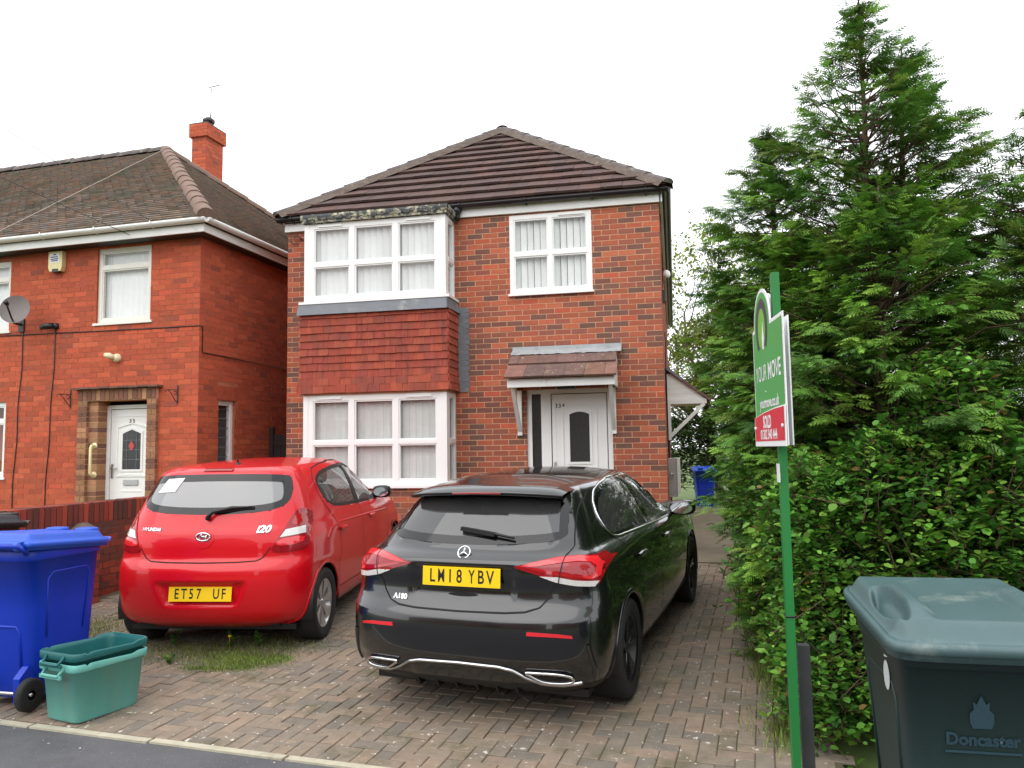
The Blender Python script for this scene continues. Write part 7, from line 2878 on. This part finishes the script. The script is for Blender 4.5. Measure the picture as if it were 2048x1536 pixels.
def conifer(label, x, y, h, prof, n_pl, seed, wind=(0.15, 0.0), plume=0.33, spray=0.125, per=21, base_z=0.03, tint=1.0, lead=0.22):
    """prof: (height fraction, radius) pairs; the crown is built of drooping plumes of small flat sprays, the leader stays thin and open"""
    rg = np.random.default_rng(seed)
    t = thing('conifer_tree', label, 'tree', (x, y, base_z), 0, 'conifers of the tall hedge')
    pq, pr = np.array([q for q, _ in prof]), np.array([r for _, r in prof])
    lean = np.array([wind[0] * 0.5, wind[1] * 0.5, 0])

    def ax(z):
        return np.array([0, 0, z]) + lean * (z / h) ** 2
    k = MB()
    n_ = 10
    k.tube([ax(h * i / n_) + np.array([rg.normal(0, 0.01), rg.normal(0, 0.01), 0]) for i in range(n_ + 1)], [0.055 * (1 - i / n_) ** 0.8 + 0.006 for i in range(n_ + 1)], 7)
    trunk = k.build('trunk', M['bark'], t)
    qs = np.linspace(0.01, 0.995, 400)
    w_ = np.interp(qs, pq, pr) + 0.05
    w_ /= w_.sum()
    Q = np.r_[rg.choice(qs, n_pl - 16, p=w_), np.linspace(0.87, 0.995, 16)]
    AZ = np.r_[rg.uniform(0, 2 * math.pi, n_pl - 16), np.arange(16) * 2.4]
    ph = rg.uniform(0, 6.28, 4)
    limbs = MB()
    P, D, Fl, S, C = [], [], [], [], []
    for q, az in zip(Q, AZ):
        z = q * h
        top = q > 1 - lead
        r = np.interp(q, pq, pr)
        lump = 1 + 0.17 * math.sin(3 * az + 5 * q * h + ph[0]) + 0.13 * math.sin(5 * az - 7 * q * h + ph[1]) + 0.10 * math.sin(2 * az + 11 * q * h + ph[2])
        r = r * lump * (1.0 if rg.uniform() < 0.72 else rg.uniform(0.45, 0.95))
        rad = np.array([math.cos(az), math.sin(az), 0])
        L = plume * rg.uniform(0.65, 1.3) * (0.85 if top else 1.0)
        d = rad + np.array([wind[0] * (1.4 if top else 0.5), wind[1], rg.uniform(0.25, 0.75) if top else rg.uniform(-0.05, 0.55)])
        d /= np.linalg.norm(d)
        tip = ax(z) + rad * r + d * L * 0.35
        root = tip - d * L
        zt = max(0.05, root[2] - 0.45 * max(0.05, math.hypot(root[0], root[1])))
        if top or rg.uniform() < 0.25:
            o_ = ax(min(zt, h * 0.985))
            limbs.tube([o_, (o_ + root) / 2 + np.array([0, 0, -0.02]), root, tip - d * L * 0.15], [0.010, 0.008, 0.005, 0.002], 4, cap=False)
        sd = np.cross(d, [0, 0, 1.0])
        sd /= np.linalg.norm(sd) + 1e-9
        base_c = GR_CON[rg.integers(len(GR_CON))] * rg.uniform(0.7, 1.2) * tint
        m_ = per if not top else int(per * 0.8)
        tilt = rg.normal(0, 0.35)
        fl0 = np.array([rg.normal(0, 0.3), rg.normal(0, 0.3), 1.0])
        for s in range(m_):
            f = (s + rg.uniform(0, 1)) / m_
            sgn = 1 if s % 2 else -1
            an = sgn * (0.95 - 0.65 * f + rg.normal(0, 0.15))
            v = d * math.cos(an) + sd * math.sin(an) + np.array([wind[0] * 0.3, wind[1] * 0.3, -0.10 * f - 0.18 * abs(an) + tilt * sgn * 0.3 + rg.normal(0, 0.12)])
            v /= np.linalg.norm(v)
            P.append(root + d * L * (0.10 + 0.90 * f) + np.array([0, 0, -0.10 * L * f * f]) + rg.normal(0, 0.012, 3))
            D.append(v)
            Fl.append(fl0 + rg.normal(0, 0.25, 3))
            S.append(spray * rg.uniform(0.7, 1.3) * (1.15 - 0.45 * f))
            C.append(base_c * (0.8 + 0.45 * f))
    limbs.build('limbs', M['bark'], trunk)
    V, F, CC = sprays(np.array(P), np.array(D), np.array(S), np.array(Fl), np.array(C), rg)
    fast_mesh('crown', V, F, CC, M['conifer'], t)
    return t


MAIN_P = ((0, 0.75), (0.25, 1.0), (0.5, 0.98), (0.63, 1.08), (0.72, 0.90), (0.80, 0.58), (0.88, 0.28), (0.95, 0.11), (1.0, 0.01))
SLIM_P = ((0, 0.5), (0.3, 0.62), (0.6, 0.58), (0.75, 0.42), (0.84, 0.26), (0.92, 0.15), (1.0, 0.01))
conifer('tallest conifer of the hedge with a thin sparse leader tip', 1.74, -3.75, 5.42, MAIN_P, 1150, 11, (0.10, 0.0))
conifer('slender conifer just right of the tallest tip', 2.02, -3.55, 5.02, SLIM_P, 480, 12, (0.25, 0.0))
conifer('lower conifer on the driveway side of the hedge, left of the tallest', 1.12, -3.3, 4.5, ((0, 0.22), (0.2, 0.36), (0.45, 0.56), (0.62, 0.62), (0.76, 0.52), (0.86, 0.26), (0.93, 0.08), (1.0, 0.01)), 540, 13, (-0.12, 0.0))
conifer('windswept conifer at the right edge of the picture', 2.72, -4.3, 4.15, ((0, 0.6), (0.3, 0.80), (0.6, 0.78), (0.75, 0.62), (0.9, 0.34), (1.0, 0.03)), 560, 14, (0.35, 0.1))
conifer('conifer farther back in the hedge beside the side path', 1.48, -1.7, 4.0, ((0, 0.55), (0.3, 0.66), (0.6, 0.62), (0.8, 0.4), (1.0, 0.02)), 260, 15, (0.05, 0.0), 0.40, 0.16)
conifer('conifer at the far end of the hedge beyond the side hood', 1.68, 0.4, 3.8, ((0, 0.55), (0.3, 0.66), (0.6, 0.62), (0.8, 0.4), (1.0, 0.02)), 200, 16, (0.05, 0.0), 0.42, 0.17)
conifer('bushy conifer in the middle of the hedge behind the sold board', 1.55, -4.75, 3.45, ((0, 0.6), (0.3, 0.78), (0.6, 0.80), (0.8, 0.55), (0.93, 0.25), (1.0, 0.03)), 640, 17, (0.08, 0.0))
conifer('dense young conifer on the driveway side just behind the sold board', 1.10, -4.35, 3.3, ((0, 0.3), (0.3, 0.45), (0.6, 0.55), (0.8, 0.42), (0.92, 0.22), (1.0, 0.02)), 400, 19, (-0.05, 0.0))
conifer('broad conifer behind the tallest one, filling the back of the hedge', 2.1, -2.6, 4.3, ((0, 0.8), (0.3, 1.05), (0.6, 1.0), (0.8, 0.6), (0.92, 0.3), (1.0, 0.02)), 620, 20, (0.12, 0.0), 0.36, 0.14)
conifer('conifer between the railing and the right edge of the hedge', 2.30, -5.05, 3.05, ((0, 0.4), (0.3, 0.5), (0.6, 0.48), (0.85, 0.3), (1.0, 0.02)), 300, 18, (0.25, 0.0))


# ---- broad leaved shrubs: round leaves in pairs along twigs
def leaf_quads(P, D, U, S, C):
    """folded oval leaves: two quads each"""
    W_ = np.cross(D, U)
    W_ /= np.linalg.norm(W_, axis=1)[:, None] + 1e-9
    N_ = np.cross(W_, D)
    t = np.array([(0, 0, 0), (0.32, 0.36, 0.08), (0.75, 0.30, 0.07), (1.0, 0, -0.05), (0.75, -0.30, 0.07), (0.32, -0.36, 0.08)])
    V = P[:, None, :] + S[:, None, None] * (t[None, :, 0, None] * D[:, None, :] + t[None, :, 1, None] * W_[:, None, :] + t[None, :, 2, None] * N_[:, None, :])
    n = len(P)
    q = np.array([(0, 1, 2, 3), (0, 3, 4, 5)])
    F = (np.arange(n)[:, None, None] * 6 + q[None]).reshape(-1, 4)
    CC = np.repeat(C, 2, 0)
    return V.reshape(-1, 3), F, CC


GR_LEAF = np.array([srgb(*c) for c in ((92, 146, 54), (104, 158, 58), (80, 132, 50), (120, 170, 64), (70, 120, 48), (136, 180, 74), (96, 148, 64))])


def shrub(name, label, boxes, seed, n_twig, leaf=0.042, group='broad leaved shrubs of the hedge', cat='shrub', pal=None, twig_len=0.30, loc=None, inner=0.35, up=0.35, bark=None, leaves_per=9):
    """boxes: ellipsoids (cx, cy, cz, rx, ry, rz) that make the outline"""
    rg = np.random.default_rng(seed)
    pal = GR_LEAF if pal is None else pal
    B = np.array(boxes, float)
    loc = loc or (B[0][0], B[0][1], 0.0)
    t = thing(name, label, cat, loc, 0, group)
    L0 = np.array(loc)
    vol = np.prod(B[:, 3:], axis=1) ** (2 / 3)
    P, D, U, S, C = [], [], [], [], []
    stems = MB()
    for i in range(n_twig):
        b = B[rg.choice(len(B), p=vol / vol.sum())]
        v = rg.normal(0, 1, 3)
        v /= np.linalg.norm(v)
        if v[2] < -0.5:
            v[2] *= -1
        r = 1.0 if rg.uniform() > inner else rg.uniform(0.45, 0.95)
        r *= 1 + 0.10 * math.sin(v[0] * 7 + b[0] * 3) * math.cos(v[2] * 6 + b[1] * 2) + rg.normal(0, 0.04)
        tip = b[:3] + v * b[3:] * r
        if tip[2] < 0.04:
            tip[2] = 0.04 + abs(rg.normal(0, 0.05))
        d = v * 0.7 + np.array([rg.normal(0, 0.4), rg.normal(0, 0.4), up + rg.normal(0, 0.35)])
        d /= np.linalg.norm(d)
        tl = twig_len * rg.uniform(0.6, 1.3)
        root = tip - d * tl
        if i % 2 == 0:
            stems.tube([root - L0, (root + tip) / 2 + rg.normal(0, 0.008, 3) - L0, tip - L0], [0.004, 0.003, 0.0015], 4, cap=False)
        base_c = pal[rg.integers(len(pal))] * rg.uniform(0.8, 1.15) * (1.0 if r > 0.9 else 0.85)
        for j in range(leaves_per):
            q = (j + 0.6) / leaves_per
            p = root + d * tl * q
            a = rg.uniform(0, 2 * math.pi)
            o_ = np.array([math.cos(a), math.sin(a), rg.normal(0.1, 0.3)])
            o_ = o_ + d * 0.4
            o_ /= np.linalg.norm(o_)
            P.append(p + o_ * 0.008 - L0)
            D.append(o_)
            U.append(np.array([rg.normal(0, 0.35), rg.normal(0, 0.35), 1.0]))
            S.append(leaf * rg.uniform(0.45, 1.3) * (1.15 - 0.4 * q))
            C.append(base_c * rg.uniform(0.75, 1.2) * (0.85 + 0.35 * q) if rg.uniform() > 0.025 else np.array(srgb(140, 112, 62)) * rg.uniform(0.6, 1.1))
    stems.build('stems', bark or M['bark'], t)
    V, F, CC = leaf_quads(np.array(P), np.array(D), np.array(U), np.array(S), np.array(C))
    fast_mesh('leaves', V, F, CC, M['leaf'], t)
    return t


shrub('hedge_shrub', 'round leaved shrub growing up behind the green sign post', [(0.98, -5.45, 0.55, 0.34, 0.55, 0.55), (0.95, -5.40, 1.15, 0.32, 0.5, 0.5), (1.0, -5.6, 0.3, 0.34, 0.42, 0.35)], 31, 1600, 0.054)
shrub('hedge_shrub', 'broad mass of round leaved shrub behind the dark green bin', [(1.45, -5.55, 1.0, 0.55, 0.40, 0.75), (1.70, -5.45, 1.45, 0.50, 0.35, 0.45), (1.35, -5.6, 0.5, 0.55, 0.40, 0.5), (2.0, -5.4, 0.9, 0.4, 0.35, 0.7), (1.78, -5.4, 1.85, 0.30, 0.25, 0.40)], 32, 2500, 0.056)
shrub('hedge_shrub', 'low leafy shrub along the driveway edge in the middle of the hedge', [(0.86, -4.3, 0.55, 0.30, 0.75, 0.6), (0.88, -3.6, 0.9, 0.30, 0.8, 0.9), (0.84, -4.5, 1.1, 0.26, 0.5, 0.5)], 33, 1500, 0.052)
shrub('hedge_shrub', 'leafy shrub along the side path at the back of the hedge', [(1.08, -2.3, 0.7, 0.34, 0.8, 0.8), (1.22, -1.0, 0.9, 0.34, 0.9, 0.9), (1.38, 0.6, 0.9, 0.34, 0.9, 0.9)], 34, 1300, 0.054)

# ---- trees and bushes beyond the end of the side path
GR_SPRING = np.array([srgb(*c) for c in ((134, 150, 62), (150, 164, 72), (118, 138, 58), (160, 172, 84), (106, 124, 54))])
GR_DARK = np.array([srgb(*c) for c in ((64, 92, 40), (54, 82, 36), (78, 104, 46), (48, 72, 34))])


def bare_tree(label, x, y, h, seed, leaves=900, spread=0.55):
    rg = np.random.default_rng(seed)
    t = thing('spring_tree', label, 'tree', (x, y, -0.14), 0, 'trees behind the house')
    k = MB()
    ends = []

    def grow(p, d, L, r, lv):
        n_ = 4
        pts, rad = [p], [r]
        for i in range(n_):
            d = d + rg.normal(0, 0.16, 3) + np.array([0, 0, 0.03])
            d /= np.linalg.norm(d)
            pts.append(pts[-1] + d * L / n_)
            rad.append(r * (1 - 0.45 * (i + 1) / n_))
        k.tube(pts, rad, 5 if lv < 2 else 3, cap=False)
        if lv >= 4:
            ends.append(pts)
            return
        nb = (4, 4, 5, 5)[lv]
        for i in range(nb):
            j = rg.integers(1, n_ + 1) if i else n_
            a = rg.uniform(0, 2 * math.pi)
            s = np.array([math.cos(a), math.sin(a), 0.2])
            dd = d * 0.75 + s * spread * rg.uniform(0.7, 1.4)
            dd /= np.linalg.norm(dd)
            grow(pts[j], dd, L * rg.uniform(0.55, 0.8), rad[j] * 0.68, lv + 1)
    grow(np.array([0, 0, 0.0]), np.array([0, 0, 1.0]), h * 0.33, 0.16, 0)
    k.build('branches', M['bark_grey'], t)
    P, D, U, S, C = [], [], [], [], []
    for i in range(leaves):
        pts = ends[rg.integers(len(ends))]
        p = pts[rg.integers(1, len(pts))] + rg.normal(0, 0.10, 3)
        v = rg.normal(0, 1, 3)
        v /= np.linalg.norm(v)
        P.append(p)
        D.append(v)
        U.append(rg.normal(0, 1, 3) + np.array([0, 0, 0.5]))
        S.append(0.11 * rg.uniform(0.6, 1.3))
        C.append(GR_SPRING[rg.integers(len(GR_SPRING))] * rg.uniform(0.7, 1.2))
    V, F, CC = leaf_quads(np.array(P), np.array(D), np.array(U), np.array(S), np.array(C))
    fast_mesh('leaves', V, F, CC, M['leaf'], t)


bare_tree('thin twiggy tree with sparse new leaves rising behind the house eaves', 1.6, 15.5, 12.0, 41, 5200)
bare_tree('second twiggy tree half hidden behind the tall conifer hedge', 4.6, 17.0, 11.5, 42, 4000)
for i, (lbl, bx_, sd, nt, pal) in enumerate((
        ('dark green bush at the end of the side path left of the far blue bin', [(0.4, 14.2, 1.2, 1.3, 1.0, 1.5), (1.9, 14.4, 1.6, 1.2, 1.0, 1.7)], 51, 1500, GR_DARK),
        ('yellow green leafy tree above the far blue bin', [(1.7, 15.2, 4.2, 1.6, 1.4, 2.0), (2.8, 15.4, 5.0, 1.5, 1.4, 1.8), (1.0, 15.0, 3.0, 1.1, 1.0, 1.2)], 52, 2000, GR_SPRING),
        ('dark leafy bush hanging over the side path behind the hedge', [(2.5, 7.5, 1.5, 1.0, 1.6, 1.6), (2.7, 10.0, 2.0, 1.1, 1.6, 2.0), (2.5, 5.0, 1.4, 0.9, 1.4, 1.5)], 53, 1800, GR_DARK))):
    shrub('background_bush', lbl, bx_, sd, nt, 0.11 if i < 2 else 0.085, 'greenery behind the house', 'bush' if i != 1 else 'tree', pal, 0.55, (bx_[0][0], bx_[0][1], -0.14), 0.3, 0.3, M['bark_grey'], 9)

# ---- weeds and grass on the driveway
def blades(P, D, L, Wd, C):
    side = np.cross(D, np.array([0, 0, 1.0]))
    side /= np.linalg.norm(side, axis=1)[:, None] + 1e-9
    tip = P + D * L[:, None] + np.array([0, 0, -0.15]) * L[:, None]
    mid = P + D * L[:, None] * 0.55 + np.array([0, 0, 0.05]) * L[:, None]
    V = np.stack([P - side * Wd[:, None] * 0.5, P + side * Wd[:, None] * 0.5, mid + side * Wd[:, None] * 0.4, mid - side * Wd[:, None] * 0.4, tip], 1)
    n = len(P)
    F1 = (np.arange(n)[:, None] * 5 + np.array([0, 1, 2, 3]))
    F2 = (np.arange(n)[:, None] * 5 + np.array([3, 2, 4, 4]))
    return V.reshape(-1, 3), np.r_[F1], np.r_[F2], C


def grass_patch(name, label, spots, n, seed, hmin, hmax, pal, cat='grass'):
    rg = np.random.default_rng(seed)
    sp = np.array(spots, float)
    w_ = sp[:, 2] * sp[:, 3]
    ii = rg.choice(len(sp), n, p=w_ / w_.sum())
    off = rg.normal(0, 0.5, (n, 2))
    x = sp[ii, 0] + off[:, 0] * sp[ii, 2]
    y = sp[ii, 1] + off[:, 1] * sp[ii, 3]
    keep = (x > -6.05) & (x < 0.9) & (y > -6.0)
    x, y = x[keep], y[keep]
    n = len(x)
    P = np.stack([x, y, np.array([ground_z(q) for q in y])], -1)
    D = np.stack([rg.normal(0, 0.45, n), rg.normal(0, 0.45, n), np.ones(n)], -1)
    D /= np.linalg.norm(D, axis=1)[:, None]
    L = rg.uniform(hmin, hmax, n)
    C = pal[rg.integers(len(pal), size=n)] * rg.uniform(0.7, 1.2, (n, 1))
    V, F1, F2, _ = blades(P, D, L, rg.uniform(0.003, 0.006, n), C)
    tri = np.concatenate([F1[:, [0, 1, 2]], F1[:, [0, 2, 3]], F2[:, [0, 1, 2]]])
    o = fast_mesh(name, V, tri, np.concatenate([C, C, C]), M['leaf'], kind='stuff')
    o['label'] = label
    o['category'] = cat
    return o


GR_GRASS = np.array([srgb(*c) for c in ((132, 158, 66), (112, 142, 56), (148, 168, 76), (100, 126, 52), (138, 138, 80))])
grass_patch('grass', 'short bright grass growing between the pavers behind the red car', [(-3.38, -5.03, 0.22, 0.06), (-3.15, -4.95, 0.20, 0.08), (-2.98, -4.75, 0.14, 0.12), (-3.25, -4.8, 0.35, 0.2)], 4200, 61, 0.012, 0.045, GR_GRASS)
grass_patch('weeds', 'scattered weeds and moss between the pavers under the red car\'s rear', [(-3.8, -4.65, 0.5, 0.32), (-3.4, -4.7, 0.5, 0.30), (-4.6, -4.6, 0.5, 0.3), (-5.2, -4.2, 0.4, 0.6), (-3.2, -4.35, 0.5, 0.3)], 9500, 62, 0.008, 0.05, np.array([srgb(*c) for c in ((128, 140, 74), (112, 126, 66), (140, 132, 88), (104, 118, 60))]))
grass_patch('verge_grass', 'rough grass and seedlings at the foot of the hedge', [(0.72, -5.6, 0.16, 0.4), (0.74, -4.6, 0.12, 0.7), (0.76, -3.2, 0.12, 0.9), (0.82, -1.4, 0.12, 1.0)], 3600, 63, 0.03, 0.12, GR_GRASS)


def weed(label, x, y, h, n_leaf, seed, flower=False):
    rg = np.random.default_rng(seed)
    t = thing('weed_plant', label, 'weed', (x, y, ground_z(y)), 0, 'weeds on the driveway')
    P, D, U, S, C = [], [], [], [], []
    k = MB()
    for s in range(4):
        a = rg.uniform(0, 6.28)
        tip = np.array([0.05 * math.cos(a), 0.05 * math.sin(a), h * rg.uniform(0.6, 1.0)])
        k.tube([np.zeros(3), tip * 0.5 + rg.normal(0, 0.006, 3), tip], [0.003, 0.002, 0.001], 4, cap=False)
        for j in range(n_leaf // 4):
            q = rg.uniform(0.1, 1.0)
            v = rg.normal(0, 1, 3)
            v[2] = abs(v[2]) * 0.5
            v /= np.linalg.norm(v)
            P.append(tip * q)
            D.append(v)
            U.append(np.array([0, 0, 1.0]) + rg.normal(0, 0.3, 3))
            S.append(0.04 * rg.uniform(0.5, 1.2))
            C.append(GR_LEAF[rg.integers(len(GR_LEAF))] * rg.uniform(0.7, 1.1))
    k.build('stem', M['bark'], t)
    V, F, CC = leaf_quads(np.array(P), np.array(D), np.array(U), np.array(S), np.array(C))
    fast_mesh('leaves', V, F, CC, M['leaf'], t)
    if flower:
        f = MB()
        f.tube([(0, 0, 0), (0.02, -0.03, h * 1.05)], 0.002, 4)
        rounded_box(f, (0.02, -0.03, h * 1.06), (0.016, 0.016, 0.008), 2.2, 6)
        f.build('flower', mat('dandelion_yellow', srgb(240, 200, 30), 0.6, 0.05), t)


weed('weed with a single yellow flower behind the red car', -3.52, -4.50, 0.10, 22, 71, True)
weed('small leafy weed behind the red car, nearest its right rear tyre', -3.30, -4.42, 0.17, 40, 72)
weed('leafy weed under the left end of the red car\'s bumper', -4.02, -4.50, 0.13, 34, 73)
weed('tall thin weed behind the middle of the red car', -3.62, -4.34, 0.20, 22, 74)
weed('low weed beside the teal recycling boxes', -3.75, -4.95, 0.08, 26, 75)
# small pale stones and litter scattered over the pavers
rg_ = np.random.default_rng(81)
st = MB()
for i in range(230):
    x, y = rg_.uniform(-4.6, 0.6), rg_.uniform(-6.7, -3.8)
    if y < edge_y(x) - 0.25:
        continue
    s = rg_.uniform(0.003, 0.009)
    z = ground_z(max(y, -6.4)) + 0.003
    v = [(x + s * math.cos(a) * rg_.uniform(0.7, 1.3), y + s * math.sin(a) * rg_.uniform(0.7, 1.3), z) for a in np.linspace(0, 5.2, 5)]
    st.col = tuple(np.array(srgb(190, 184, 170)) * rg_.uniform(0.5, 1.0))
    st.add(v + [(x, y, z + s * 0.8)], [(0, 1, 5), (1, 2, 5), (2, 3, 5), (3, 4, 5), (4, 0, 5)])
o = st.build('grit', mat('grit', (0.5, 0.5, 0.5), 0.9, 0.1, 40, attr=True), colors=True, kind='stuff')
o['label'] = 'pale grit and small stones scattered on the block paving'
o['category'] = 'grit'
